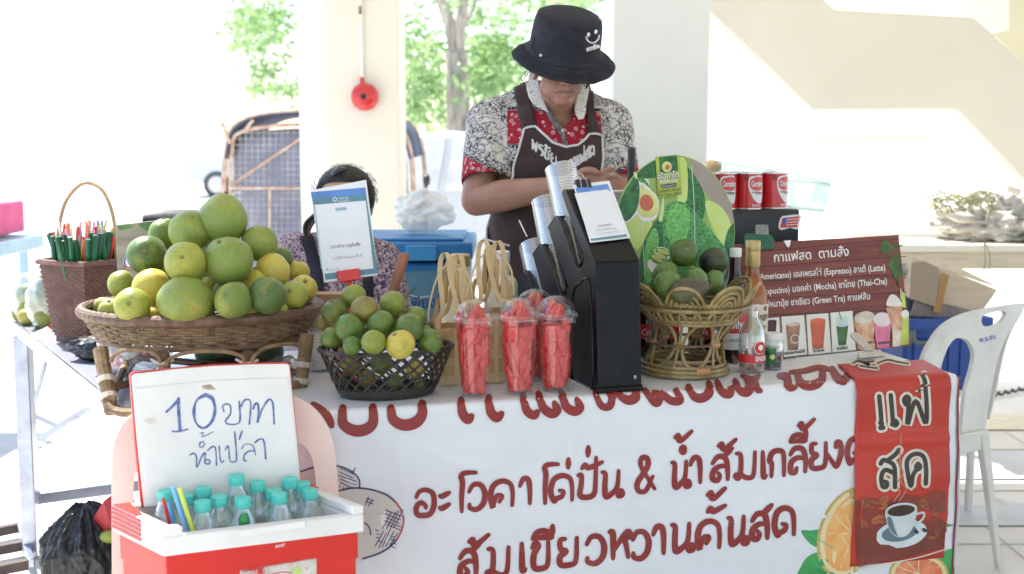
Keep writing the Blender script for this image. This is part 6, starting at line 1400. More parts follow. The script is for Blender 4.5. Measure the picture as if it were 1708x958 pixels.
# black box behind the board with the tins
KB = G(1250, 604, TZ); YB = 3.26; a = D(1222, 351, YB); c = D(1335, 351, YB + .05)
t = thing('black_box', Vector(((a.x + c.x)/2, YB + .1, TZ)), 'black box behind the menu board carrying the milk tins', 'box')
dd = Vector((c.x - a.x, c.y - a.y, 0)); dep = Vector((-dd.y, dd.x, 0)).normalized()*.20; zt = a.z
b = MB(); b.prism([Vector((a.x, a.y, TZ + .003)), Vector((c.x, c.y, TZ + .003)), Vector((c.x, c.y, zt)), Vector((a.x, a.y, zt))], dep); b.obj('casing', mat('satin_black', (.016,.017,.02), .4, .2, 10), t, bevel=.008, seg=3)
BP = Plane(Vector((a.x, a.y, TZ)), Vector((c.x, c.y, TZ)), Vector((a.x, a.y, zt))); P = Print(BP)
P.poly(wh, [(1298,378),(1302,363),(1310,360),(1334,358),(1335,366),(1330,383),(1318,380),(1303,384)], .0012, 2); P.quad(rd, [(1301,380),(1304,364),(1333,361),(1329,379)], .0018); P.quad(bl_, [(1304,373),(1306,364),(1314,363),(1312,372)], .0022)
for i in range(3): P.stroke(wh, [(1311, 367 + i*4.5), (1331, 365 + i*4.5)], 1.3, .0024, 1)
dust = mat('paper_label', (.42,.42,.38), .7, .2, 40); P.quad(dust, [(1260,375),(1281,375),(1282,393),(1260,393)], .0012); P.done(t, {'white_ink': 'flag_sticker', 'red_ink': 'flag_sticker', 'blue_ink': 'flag_sticker', 'paper_label': 'paper_label'})
tin = mat('tin_rim', (.62,.62,.62), .25, .05, metal=.9); tred = mat('tin_red', (.55,.02,.03), .3, .05, coat=.3)
def milk_tin(px, Y, label, yaw, full=True):
    c_ = D(px, 352, Y); c_.z = zt + .001; r_ = .0365; h = .098
    o = MB(); o.lathe([(r_ - .001, .003),(r_ - .001, h - .003)], 36, c_, capb=False, capt=False); o = o.obj('milk_tin', tred, angle=None); tag(o, label, 'tin', 'red milk tins on the black box')
    for nm_, pr in (('bottom_rim', [(r_-.002,0),(r_+.0008,0),(r_+.0008,.003),(r_-.001,.004)]), ('lid', [(r_-.001,h-.004),(r_+.0008,h-.003),(r_+.0008,h),(r_-.002,h),(r_-.003,h-.002),(.002,h-.002)])):
        b = MB(); b.lathe(pr, 36, c_); b.obj(nm_, tin, o)
    def CY(u, v, off=.0006): a_ = yaw + u/r_; return c_ + Vector((math.sin(a_)*(r_ + off), -math.cos(a_)*(r_ + off), v))
    def patch(m, pts, off, nm_):
        pts = [(p.x, p.y) for p in cat([Vector((x, y, 0)) for x, y in pts], 4, True)]; cx_ = sum(p[0] for p in pts)/len(pts); cy_ = sum(p[1] for p in pts)/len(pts); b = MB(); n = len(pts); vs = []
        for f in (1, .66, .33): vs += [CY(lerp(cx_, x, f), lerp(cy_, y, f), off) for x, y in pts]
        vs.append(CY(cx_, cy_, off)); fs = [(j*n+i, j*n+(i+1) % n, (j+1)*n+(i+1) % n, (j+1)*n+i) for j in range(2) for i in range(n)] + [(2*n+i, 2*n+(i+1) % n, 3*n) for i in range(n)]; b.add(vs, fs); b.obj(nm_, m, o)
    def txt(m, s, u0, u1, v, hh, off, bold=0):
        vv, ff, wd = set_type(s, bold); b = MB(); b.add([CY(u0 + x*(u1-u0)/wd, v + y*hh, off) for x, y in vv], ff); b.obj('lettering', m, o)
    patch(wh, [(-.022,.060),(-.020,.085),(-.004,.090),(.016,.090),(.022,.070),(.022,.03),(.016,.016),(.0,.020),(-.012,.034)], .0008, 'white_swoosh')
    patch(tred, [(-.018,.062),(-.017,.080),(.0,.087),(.019,.085),(.021,.070),(.018,.054),(.004,.050),(-.010,.053)], .0014, 'logo_oval'); txt(wh, 'Carnation', -.015, .020, .062, .021, .0022, .03)
    txt(inkb, 'Extra', -.002, .016, .040, .012, .002); patch(mat('tin_gold', (.45,.30,.16), .4), [(-.012,.048),(.020,.046),(.021,.043),(-.010,.044)], .0016, 'gold_band')
    txt(wh, 'คูกการ์', -.012, .010, .008, .010, .002, .02); patch(mat('tin_dark_red', (.25,.01,.02), .4), [(-.034,.078),(-.034,.092),(-.024,.092),(-.024,.078)], .001, 'small_label')
    return o
milk_tin(1207, YB + .05, 'red milk tin leftmost on the black box, partly behind the round board', .15); milk_tin(1249, YB + .06, 'red milk tin in the middle of the front row', .35); milk_tin(1290, YB + .09, 'red milk tin turned to show its side print, at the right end of the row', .62)
milk_tin(1226, YB + .145, 'red milk tin in the second row, its top showing between the left and middle tins', 2.5)

# bottles on the table
gls = clear('bottle_glass', (.86,.92,.90), .30, .02, .03); colar = mat('dark_syrup', (.035,.008,.006), .12, .2, 10, spec=.6); amber = mat('amber_liquid', (.30,.085,.012), .12, .2, 8, spec=.6); lab_r = mat('label_red', (.58,.025,.035), .4, .05)
def label_on(o, c, r, z0, z1, a0, a1, m, nm='label', off=.0006):
    b = MB(); n = 20; vs = [c + Vector((math.sin(lerp(a0,a1,i/n))*(r+off), -math.cos(lerp(a0,a1,i/n))*(r+off), z)) for z in (z0, z1) for i in range(n+1)]; b.add(vs, [(i, i+1, n+2+i, n+1+i) for i in range(n)]); return b.obj(nm, m, o)
def text_on(o, c, r, s, a0, a1, v, hh, m, off=.0012, bold=0):
    vv, ff, wd = set_type(s, bold); b = MB(); b.add([c + Vector((math.sin(a0 + x*(a1-a0)/wd)*(r+off), -math.cos(a0 + x*(a1-a0)/wd)*(r+off), v + y*hh)) for x, y in vv], ff); b.obj('lettering', m, o)
k = G(1257, 622, TZ + .003); k.y += .028
soda = [(.022,.002),(.0285,0),(.0305,.006),(.0305,.075),(.029,.088),(.022,.108),(.0155,.120),(.0130,.126),(.0130,.142),(.0148,.143),(.0148,.150),(.0125,.151)]
o = lathe_thing('soda_bottle', k, soda, gls, 'clear glass soda bottle with a red label, in front of the dark syrup bottles', 'bottle', [('cap', [(.0150,.142),(.0158,.146),(.0150,.156),(.004,.157)], mat('silver_pink_cap', (.62,.50,.52), .3, .1, metal=.5))])
b = MB(); b.lathe([(.001,.004),(.0285,.004),(.029,.020),(.001,.0205)], 24, k); b.obj('drink_residue', clear('pinkish_liquid', (.80,.62,.58), .2, .03, .2, (.45,.25,.2)), o)
label_on(o, k, .0305, .022, .042, -1.5, 1.5, lab_r); text_on(o, k, .0305, 'SINGHA', .08, 1.25, .027, .016, wh, .0014, .04)
b = MB(); 
def disc_on(o, c, r, a, v, rr_, m, off, nm): 
    b = MB(); n = 20; vs = [c + Vector((math.sin(a + rr_*math.cos(2*math.pi*i/n)/r)*(r+off), -math.cos(a + rr_*math.cos(2*math.pi*i/n)/r)*(r+off), v + rr_*math.sin(2*math.pi*i/n))) for i in range(n)] + [c + Vector((math.sin(a)*(r+off), -math.cos(a)*(r+off), v))]; b.add(vs, [(i, (i+1) % n, n) for i in range(n)]); b.obj(nm, m, o)
disc_on(o, k, .0305, .48, .058, .0155, wh, .0010, 'emblem_ring'); disc_on(o, k, .0305, .48, .058, .0140, lab_r, .0016, 'emblem_ground'); disc_on(o, k, .0305, .48, .0585, .0065, wh, .0022, 'emblem_lion'); label_on(o, k, .0305, .050, .066, -.95, -.65, lid_w, 'barcode')
for i in range(6): label_on(o, k, .0305, .051, .065, -.92 + i*.045, -.905 + i*.045, inkb, 'barcode_bar', .0010)
k = Vector((D(1224, 540, 2.92).x, 2.92, TZ + .003)); cola = [(.028,.002),(.033,0),(.034,.01),(.034,.13),(.029,.165),(.017,.205),(.0135,.225),(.0130,.26)]
o = lathe_thing('syrup_bottle', k, cola, colar, 'dark red syrup bottle with red and white label, left of the soda bottle', 'bottle', [('cap', [(.0142,.252),(.0148,.254),(.0148,.272),(.013,.273)], lid_w)])
label_on(o, k, .034, .070, .118, -1.6, 1.6, lab_r); label_on(o, k, .034, .030, .070, -1.6, 1.6, lid_w); text_on(o, k, .034, 'Jolly', -.6, .5, .082, .032, wh, .0014, .02); text_on(o, k, .034, 'สูตรเข้มข้น', -.5, .5, .05, .012, inkb, .0014)
k = Vector((D(1253, 540, 2.96).x, 2.96, TZ + .003)); wk = [(.032,.002),(.0385,0),(.0395,.01),(.0395,.145),(.035,.17),(.021,.195),(.0165,.215),(.0165,.262)]
o = lathe_thing('whisky_bottle', k, wk, amber, 'tall amber bottle with a gold foil cap in front of the menu board', 'bottle', [('foil', [(.0178,.225),(.0185,.228),(.0182,.262)], gold), ('cap', [(.0180,.262),(.0185,.264),(.0182,.286),(.0165,.288)], gold)])
label_on(o, k, .0395, .045, .135, -1.2, 1.5, mat('cream_label', (.66,.62,.48), .5, .05)); text_on(o, k, .0395, 'Reggae', .1, 1.1, .10, .022, mat('brown_ink', (.16,.09,.04), .5), .0014, .02); text_on(o, k, .0395, 'RUM', .2, .9, .075, .012, inkb)
disc_on(o, k, .0395, .75, .125, .006, mat('brown_ink', (.16,.09,.04), .5), .0014, 'emblem')
k = G(1292, 617, TZ + .003); k.y += .022
o = lathe_thing('jam_jar', k, [(.018,.001),(.0215,0),(.0225,.005),(.0225,.058),(.0205,.066),(.0190,.070)], gls, 'small glass jar of dark paste with a white lid beside the soda bottle', 'jar', [('contents', [(.001,.003),(.0210,.003),(.0212,.050),(.001,.051)], mat('dark_paste', (.03,.022,.012), .3, .2)), ('lid', [(.0215,.067),(.0222,.068),(.0222,.082),(.0205,.0835),(.002,.0837)], lid_w)])
label_on(o, k, .0225, .012, .050, -.9, .1, mat('jar_label_green', (.03,.22,.06), .4, .4, 40)); disc_on(o, k, .0225, -.25, .030, .006, yel_p, .0014, 'printed_fruit')
for i, (px, lb) in enumerate(((1078,'dark cola bottle with a red label, just behind the dispenser corner'),(1112,'dark cola bottle seen through the left side of the rattan stand'),(1168,'dark cola bottle seen through the right side of the rattan stand'))):
    k = Vector((D(px, 600, 2.98 - .0*i).x, 2.985, TZ + .003)); o = lathe_thing('cola_bottle', k, [(.026,0),(.030,.004),(.030,.09),(.026,.11),(.0115,.135),(.0115,.150)], colar, lb, 'bottle', [('cap', [(.0135,.143),(.0142,.145),(.0135,.156),(.003,.157)], redp)], 'dark cola bottles behind the rattan stand'); label_on(o, k, .030, .045, .082, -1.6, 1.6, lab_r); text_on(o, k, .030, 'Cola', -.5, .5, .055, .022, wh)
# black tube beside the vendor, stainless pot, clear tub, orange bag behind the tins
k = D(1053, 300, 3.22); b = MB(); b.tube([Vector((k.x, k.y, TZ + .003)), Vector((k.x, k.y, D(1053, 247, 3.22).z))], .0105, 16); tag(b.obj('black_tube', blk), 'slim black upright tube beside the vendor and the round board', 'tube')
tub = clear('aqua_tub', (.80,.90,.86), .20, .08, .22, (.35,.52,.46)); k0_ = D(1345, 352, 3.9); t = thing('clear_tub', Vector((k0_.x, 3.95, k0_.z - .11)), 'see-through greenish plastic tub behind the tins', 'tub')
b = MB(); q4 = [D(1318,300,3.9), D(1390,306,3.9), D(1378,356,3.9), D(1322,350,3.9)]; b.prism(q4, (0,.22,0)); b.obj('tub_body', tub, t, bevel=.012, seg=3)
b = MB(); b.prism([D(1316,288,3.89), D(1392,300,3.89), D(1391,306,3.89), D(1316,297,3.89)], (0,.24,0)); b.obj('tub_rim', tub, t, bevel=.004)
b = MB(); b.prism([D(1205,268,3.9), D(1300,284,3.9), D(1300,350,3.9), D(1205,350,3.9)], (0,.22,0)); tag(b.obj('clear_tub', tub, bevel=.012), 'see-through greenish plastic tub directly behind the milk tins', 'tub')
k = D(1262, 352, 4.0); b = MB(); b.box(Vector((k.x - .0, 4.06, (k.z - .004)/2)), (.26,.22,k.z - .004)); tag(b.obj('storage_box', mat('pale_storage', (.66,.68,.66), .4, .04), bevel=.01), 'tall pale storage box carrying the greenish tubs', 'box')
k = D(1188, 272, 4.0); tag(crumple((k.x + .01, 4.05, k.z - .012), (.03,.03,.022), 5, 3, .2, 2).obj('orange_bag', mat('pale_orange_plastic', (.85,.62,.32), .4, .1, 10), angle=None), 'small pale orange plastic bag next to the greyish column', 'bag')
# ================================================================ COOLER WITH WATER, CHAIRS
from mathutils.geometry import tessellate_polygon
def slab(name, rings, ext, m, par, bev=.002, seg=3):
    """flat plate with holes, pushed along ext"""
    tris = tessellate_polygon(rings); flat = [p for r in rings for p in r]; n = len(flat); b = MB()
    fs = [tuple(t_) for t_ in tris] + [tuple(i + n for i in t_[::-1]) for t_ in tris]; k = 0
    for r in rings:
        L = len(r)
        for i in range(L): fs.append((k+i, k+(i+1) % L, n+k+(i+1) % L, n+k+i))
        k += L
    b.add(flat + [p + ext for p in flat], fs); return b.obj(name, m, par, bevel=bev, seg=seg)
def sm(pts, n=4): return [(p.x, p.y) for p in cat([Vector((x, y, 0)) for x, y in pts], n, False)]
pinkp = mat('pale_pink_plastic', (.80,.65,.60), .38, .04, 6, spots=(5,.7,(.74,.56,.51))); whp = mat('aged_white_plastic', (.66,.65,.61), .42, .06, 8, spots=(6,.64,(.47,.39,.30)))
PC = Plane(D(190, 800, 2.225), D(560, 800, 2.325), D(380, 650, 2.285))
outer = sm([(187,1040),(186,860),(186,790),(189,745),(203,710),(228,688),(280,668),(350,655),(420,652),(475,658),(515,674),(543,704),(557,745),(563,800),(566,860),(568,1040)]) + sm([(533,1040),(530,850),(526,788),(516,755),(496,738),(440,730),(360,728),(290,733),(248,752),(229,785),(222,830),(222,1040)])
t = thing('plastic_chair', Vector((-.48, 2.25, 0)), 'pale pink plastic chair carrying the red and white ice box', 'chair')
slab('backrest', [[PC.at(x, y) for x, y in outer]], -PC.n*.016, pinkp, t, .006, 3)
FL = D(271, 882, 2.0); z0 = FL.z; FR = G(607, 843, z0); sv = (G(203, 850, z0) - FL)*1.25; BL = FL + sv; BR = FR + sv; fv = (FR - FL).normalized(); su = sv.normalized()
sz = .385; cen = (FL + FR + BL + BR)/4
b = MB(); e_ = .05; b.prism([Vector((p.x, p.y, sz - .012)) for p in (FL - fv*e_ - su*.09, FR + fv*e_ - su*.09, BR + fv*e_ + su*.16, BL - fv*e_ + su*.16)], (0,0,.012)); b.obj('seat', pinkp, t, bevel=.005)
for p in (FL - fv*.03 - su*.07, FR + fv*.03 - su*.07, BR + fv*.03 + su*.14, BL - fv*.03 + su*.14):
    b = MB(); b.tube([Vector((p.x + (p.x - cen.x)*.10, p.y + (p.y - cen.y)*.10, 0)), Vector((p.x, p.y, sz - .01))], [.016,.022], 8); b.obj('leg', pinkp, t)
# ice box
redb = mat('ice_box_red', (.62,.022,.014), .32, .05, 7, spec=.5, spots=(38, .73, (.60,.13,.11))); whb = mat('ice_box_white', (.74,.74,.73), .38, .04, 10, spots=(22,.72,(.58,.54,.48)), bump=.08, bscale=60)
t = thing('ice_box', Vector((cen.x, cen.y, sz)), 'red ice box with a white rim and its lid standing open, full of water bottles', 'ice box')
inn = .012
bq = [FL + (fv + su)*inn*.6, FR + (-fv + su)*inn*.6, BR + (-fv - su)*inn*.6, BL + (fv - su)*inn*.6]; RH = .05
b = MB(); b.prism([Vector((p.x, p.y, sz + .002)) for p in bq], (0,0,z0 - RH - sz - .04)); b.obj('body', redb, t, bevel=.012, seg=4)
def ringwall(q4, th, zb, zt, name, m, bev):
    ins = [q4[0] + fv*th + su*th, q4[1] - fv*th + su*th, q4[2] - fv*th - su*th, q4[3] + fv*th - su*th]
    b = MB(); V4 = lambda L_, z: [Vector((p.x, p.y, z)) for p in L_]
    vs = V4(q4, zb) + V4(q4, zt) + V4(ins, zt) + V4(ins, zb); fs = []
    for i in range(4):
        j = (i+1) % 4; fs += [(i, j, 4+j, 4+i), (4+i, 4+j, 8+j, 8+i), (8+i, 8+j, 12+j, 12+i), (12+i, 12+j, j, i)]
    b.add(vs, fs); return b.obj(name, m, t, bevel=bev, seg=3)
b = MB(); b2 = ringwall(bq, .018, z0 - RH - .05, z0 - RH + .002, 'body_upper', redb, .002)
ringwall([FL, FR, BR, BL], .021, z0 - RH, z0 - .016, 'rim', whb, .003)
def raised(a_, c_, n_, th=.0215):
    b = MB(); b.prism([Vector((p.x, p.y, z0 - .0165)) for p in (a_, c_, c_ + n_*th, a_ + n_*th)], (0,0,.0165)); b.obj('raised_edge', whb, t, bevel=.003, seg=3)
raised(FL, FL + fv*.034, su); raised(FR - fv*.022, FR, su); raised(FL + su*.0217, BL, fv); raised(FR + su*.0217, BR, -fv); raised(BL + fv*.022, BR - fv*.022, -su)
liner = [FL + (fv + su)*.024, FR + (-fv + su)*.024, BR + (-fv - su)*.024, BL + (fv - su)*.024]
ringwall([FL + (fv + su)*.0205, FR + (-fv + su)*.0205, BR + (-fv - su)*.0205, BL + (fv - su)*.0205], .003, z0 - .20, z0 - RH + .03, 'liner_wall', whb, 0)
b = MB(); b.prism([Vector((p.x, p.y, z0 - .20)) for p in liner], (0,0,.004)); b.obj('liner_floor', whb, t)
FPn = Plane(FL - su*.002, FR - su*.002, FL - su*.002 - ez*.1)
b = MB(); b.prism([FPn.at(x, y, .0) for x, y in ((398,897),(510,879),(508,868),(396,885))], FPn.n*.003); b.obj('latch_ledge', whb, t, bevel=.001)
FB = Plane(bq[0] - su*.0005, bq[1] - su*.0005, bq[0] - ez*.1); P = Print(FB)
worn = mat('worn_sticker', (.62,.60,.55), .5, .2, 30, col2=(.40,.36,.34), spots=(40,.6,(.55,.12,.10)))
P.quad(worn, [(400,951),(528,930),(529,990),(400,1010)], .001); P.stroke(rd, [(401,952),(528,931),(528.5,985)], 1.2, .0014, 1); P.stroke(rd, [(405,953),(440,947),(441,954),(425,960)], 2, .0016, 1)
for x, y in ((408,957),(414,956)): P.ring(greyi, x, y, 3, 4, 1, 0, .0016, 8)
P.type(wh, 'ANT', (459,914),(476,911), 7, .0012, .02); P.poly(lime_p, [(486,948),(500,945),(504,956),(490,958)], .0017); P.poly(rd, [(430,950),(436,948),(438,956),(430,957)], .0018, 3); P.stroke(rd, [(452,958),(470,954),(486,955)], 1.6, .0016)
P.done(t, {'worn_sticker': 'sticker', 'red_ink': 'sticker_print', 'grey_ink': 'sticker_print', 'white_ink': 'lettering', 'lime_print': 'sticker_print'})
SLp = Plane(FL + ez*.0, BL, FL - ez*.1)
for i in range(5):      # red vents with white bars at the left rear corner
    z_ = z0 - .002 - i*.0085; a_ = FL.lerp(BL, .42); c_ = BL; b = MB(); n_ = Vector((-su.y, su.x, 0)); n_ = n_ if n_.x < 0 else -n_
    b.prism([Vector((a_.x, a_.y, z_)) + n_*.0006, Vector((c_.x, c_.y, z_)) + n_*.0006, Vector((c_.x, c_.y, z_ - .0055)) + n_*.0006, Vector((a_.x, a_.y, z_ - .0055)) + n_*.0006], n_*.0012); b.obj('red_vent', redb, t)
b = MB(); tl = [FL.lerp(BL, .52) + ez*.0006, BL + ez*.0006 - su*.002, BL + fv*.03 + ez*.0006 - su*.002, FL.lerp(BL, .52) + fv*.012 + ez*.0006]; b.prism(tl, ez*.0012); b.obj('red_hinge_cover', redb, t)
b = MB(); b.prism([BR + ez*.001 - fv*.035 - su*.02, BR + ez*.001 + fv*.0 - su*.02, BR + ez*.001 - su*.045 , BR + ez*.001 - su*.032 - fv*.035], ez*.003); b.obj('red_hinge_cover', redb, t)
# lid
LP = [D(238, 846, 2.125), D(502, 817, 2.235), D(482, 608, 2.265), D(219, 626, 2.155)]
LPn = Plane(LP[0], LP[1], LP[3]); ln = LPn.n
lidp = [(240,846),(502,817),(495,735),(482,610),(478,607),(420,608),(350,611),(290,616),(224,624),(219,628),(228,735)]
b = slab('lid_shell', [[LPn.at(x, y) - ln*.002 for x, y in [(236,848),(504,819),(497,735),(484,608),(479,604.5),(420,606),(350,609),(290,614),(222,621),(217,626),(225,735)]]], -ln*.024, redb, t, .004)
slab('lid_lining', [[LPn.at(x, y, .0) for x, y in lidp]], ln*.004, whb, t, .002)
slab('lid_panel', [[LPn.at(x, y, .004) for x, y in [(246,842),(498,814),(492,735),(480,630),(350,635),(226,648),(233,735)]]], ln*.0022, whb, t, .0018)
mk = mat('blue_marker', (.035,.07,.28), .5, .5, 90, col2=(.20,.26,.50)); P = Print(LPn)
def Z(x, y): return (230 + x/3.091, 590 + y/3.091)
def hw(pts, w_, rep=1, j=1.2):
    for k_ in range(rep):
        q_ = [Z(x + (rnd.uniform(-j, j)*3 if k_ else 0), y + (rnd.uniform(-j, j)*3 if k_ else 0)) for x, y in pts]; P.stroke(mk, q_, w_*1.35, .0066, 5)
hw([(145,298),(175,272),(207,235)], 2.6, 4); hw([(205,235),(210,320),(215,395)], 3.2, 5, 1.6); hw([(175,402),(215,398),(255,388)], 1.6, 2)
hw([(345,212),(300,240),(285,300),(300,360),(340,382),(380,350),(398,290),(385,235),(345,212)], 2.0, 4, 2.2)
hw([(440,300),(436,270),(455,258),(475,272),(472,310),(448,345),(465,362),(505,362),(522,340),(518,245)], 1.7, 2); hw([(532,272),(545,240),(572,238),(578,270),(570,362)], 1.7, 2); hw([(592,285),(600,258),(615,262),(618,310),(612,355),(635,290),(668,236),(690,250),(698,310),(697,360)], 1.9, 3)
hw([(266,522),(285,512),(298,530),(302,582),(325,530),(342,512),(345,560),(362,568),(368,548),(350,545)], 1.6, 2); hw([(335,452),(318,462),(318,480),(335,478),(338,460)], 1.5, 2); hw([(315,412),(335,406),(330,428),(385,402)], 1.2)
hw([(358,498),(378,478),(398,490),(402,575)], 1.6, 2); hw([(418,478),(420,535),(428,560),(440,552)], 1.6, 2); hw([(450,492),(464,478),(470,545),(488,556),(506,540),(498,405)], 1.6, 2); hw([(532,398),(520,440)], 2, 2)
hw([(532,490),(550,466),(585,470),(600,500),(602,520)], 1.5); hw([(600,500),(570,500),(545,520),(542,548),(556,552)], 1.5, 2); hw([(602,460),(625,440),(645,450),(654,540)], 1.6, 2)
sm_ = mat('brown_smudge', (.50,.40,.30), .8, .3, 60); P.poly(sm_, [(336,643),(350,641),(356,646),(360,650),(348,650),(337,648)], .0064); P.poly(mat('pale_smudge', (.66,.62,.55), .8), [(240,700),(256,696),(260,704),(248,707)], .0064, 3); P.poly(sm_, [(277,0)], .0) if False else None
P.done(t, {'blue_marker': 'handwriting', 'brown_smudge': 'smudge', 'pale_smudge': 'smudge'})
# bottles
wat = clear('clear_bottle', (.90,.97,.97), .28, .03, .20, (.72,.90,.90)); capm = mat('aqua_cap', (.10,.62,.55), .38, .05, 20); blab = mat('water_tint', (.35,.62,.64), .3)
bot = [(276,826,2.125,'at the far left back corner'),(311,833,2.11,'half hidden right behind the coloured straws'),(339,821,2.125,'in the back row, second from the left'),(338,844,2.055,'frontmost on the left, right of the straws'),(366,835,2.085,'just behind the frontmost left pair'),(395,800,2.165,'tallest standing one in the middle of the back'),(405,838,2.08,'frontmost in the middle, with a green mark inside'),(429,811,2.165,'right of the tallest one in the back row'),(456,824,2.14,'tucked behind the third frontmost one'),(466,831,2.11,'third from the left along the front rim'),(483,805,2.21,'rear one nearest the right edge of the lid'),(504,812,2.195,'behind the right frontmost one'),(517,824,2.15,'frontmost on the right')]
for i, (x, y, Y, lb) in enumerate(bot):
    Y = min(Y + .032, 2.125 + (x - 238)/264*.11 - .030); c_ = D(x, y, Y); zc = c_.z + .009; c0 = Vector((c_.x, c_.y, zc)); H = zc - (z0 - .195)
    t2 = thing('water_bottle', Vector((c_.x, c_.y, z0 - .195)), 'aqua capped bottle in the ice box, ' + lb, 'bottle', 'water bottles in the ice box')
    b = MB(); b.lathe([(.001,-H),(.024,-H),(.026,-H+.008),(.026,-.105),(.0275,-.085),(.0270,-.068),(.0250,-.054),(.0205,-.039),(.0145,-.026),(.0125,-.018),(.0125,-.012)], 28, c0, capb=False, capt=False); b.obj('bottle_body', wat, t2, angle=None)
    b = MB(); N = 36; pr = [(.0140,-.0185),(.0146,-.017),(.0146,-.0125),(.0140,-.0118),(.0146,-.011),(.0147,-.001),(.0135,.0),(.001,.0)]; b.lathe(pr, N, c0, capb=True, capt=False); b.obj('cap', capm, t2, angle=30)
    b = MB(); b.lathe([(.001,-H+.004),(.0245,-H+.004),(.0248,-.088),(.001,-.088)], 20, c0, capb=False, capt=False); b.obj('water', clear('water_body', (.84,.95,.95), .22, .02, .25, (.66,.86,.87)), t2)
k = D(401, 874, 2.06); tag(crumple((k.x, k.y + .03, k.z - .004), (.010,.008,.014), 3, 3, .3, 2).obj('mint_leaf_bunch', mat('mint_green', (.05,.36,.12), .5, .3, 40)), 'small green blob between the frontmost bottles in the ice box', 'leaves')
for (x0, y0, x1, y1, Y, r_, m_, lb) in ((272,832,281,866,2.05,.0030,scs[1],'short red straw at the left in the ice box'),(281,838,290,872,2.045,.0036,mat('sky_blue_straw', (.10,.36,.72), .35),'short blue straw beside the red one in the ice box'),(289,813,313,892,2.03,.0042,mat('light_blue_straw', (.16,.45,.85), .35),'long light blue straw leaning in the front left corner of the ice box'),(299,814,323,890,2.028,.0040,mat('lime_straw', (.62,.75,.12), .35),'long yellow green straw beside the light blue one'),(295,838,306,880,2.04,.0025,scs[2],'thin yellow straw between the two blue ones')):
    b = MB(); p0, p1 = D(x0, y0, Y + .03), D(x1, y1, Y + .035); b.tube([p0, p1 + (p1 - p0)*.3], r_, 10); tag(b.obj('drinking_straw', m_), lb, 'straw')

# white chair on the right
WP = Plane(D(1540, 600, 3.50), D(1700, 600, 3.72), D(1600, 742, 3.54))
outer = sm([(1528,742),(1531,650),(1540,600),(1552,572),(1573,544),(1603,526),(1640,516),(1704,506),(1709,512),(1702,526),(1688,546),(1667,592),(1654,650),(1646,700),(1641,745)]) + sm([(1602,745),(1606,700),(1612,650),(1621,617),(1625,592),(1618,572),(1604,564),(1590,568),(1577,590),(1567,625),(1561,660),(1558,742)])
hole = sm([(1637,536),(1639,528),(1650,523),(1670,519),(1678,522),(1675,531),(1664,541),(1650,545),(1640,543),(1637,536)])[:-1]
t = thing('plastic_chair', WP.at(1600, 950), 'white plastic garden chair with a slotted curved back, right of the stall', 'chair'); t.location.z = 0
slab('backrest', [[WP.at(x, y) for x, y in outer], [WP.at(x, y) for x, y in hole]], -WP.n*.015, whp, t, .006, 3)
# curled side flange
b = MB(); fl_ = [(1709,512),(1702,528),(1690,548),(1678,580),(1667,630),(1656,680),(1650,700)]; A_ = cat([WP.at(x, y) for x, y in fl_], 4); B_ = [p - WP.n*(.055) + Vector((.012,0,0)) for p in A_]; n = len(A_); b.add(A_ + B_, [(i, i+1, n+i+1, n+i) for i in range(n-1)]); o = b.obj('side_flange', whp, t, angle=None); s_ = o.modifiers.new('solid', 'SOLIDIFY'); s_.thickness = .006
P = Print(WP); P.type(mat('blue_stencil', (.12,.18,.48), .6, .2, 60), 'พ.จ.สบ', (1634,572),(1661,565), 12, .0010, .02); P.done(t, {'blue_stencil': 'lettering'})
s0, s1 = WP.at(1530, 742), WP.at(1643, 742); sd_ = (s1 - s0); sd_.z = 0; sw = sd_.length; sd_.normalize(); bk_ = Vector((-sd_.y, sd_.x, 0)); zs = s0.z
b = MB(); b.prism([Vector((p.x, p.y, zs - .006)) for p in (s0 - bk_*.01, s1 - bk_*.01, s1 + bk_*.40, s0 + bk_*.40)], (0,0,.014)); b.obj('seat', whp, t, bevel=.006)
b = MB(); b.prism([Vector((p.x, p.y, zs - .05)) for p in (s0 - bk_*.012, s1 - bk_*.012, s1 + bk_*.002, s0 + bk_*.002)], (0,0,.06)); b.obj('seat_apron', whp, t, bevel=.004)
for top, bot_ in ((s1, G(1666, 950, 0)), (s0 + sd_*.02, G(1605, 1015, 0) + Vector((-.06,.0,0))), (s1 + bk_*.38, s1 + bk_*.44 + sd_*.02), (s0 + bk_*.38, s0 + bk_*.44 - sd_*.03)):
    bb = Vector((bot_.x, bot_.y, 0)); tt = Vector((top.x, top.y, zs)); b = MB(); w1, w2 = .034, .020; dx = sd_; dy = bk_
    q0_ = [tt + dx*a*w1/2 + dy*c*w1*.4 - (dx*w1/2) for a, c in ((-1,-1),(1,-1),(1,1),(-1,1))]; q1_ = [bb + dx*a*w2/2 + dy*c*w2*.4 for a, c in ((-1,-1),(1,-1),(1,1),(-1,1))]; b.hexa(q1_, q0_); b.obj('leg', whp, t, bevel=.003)
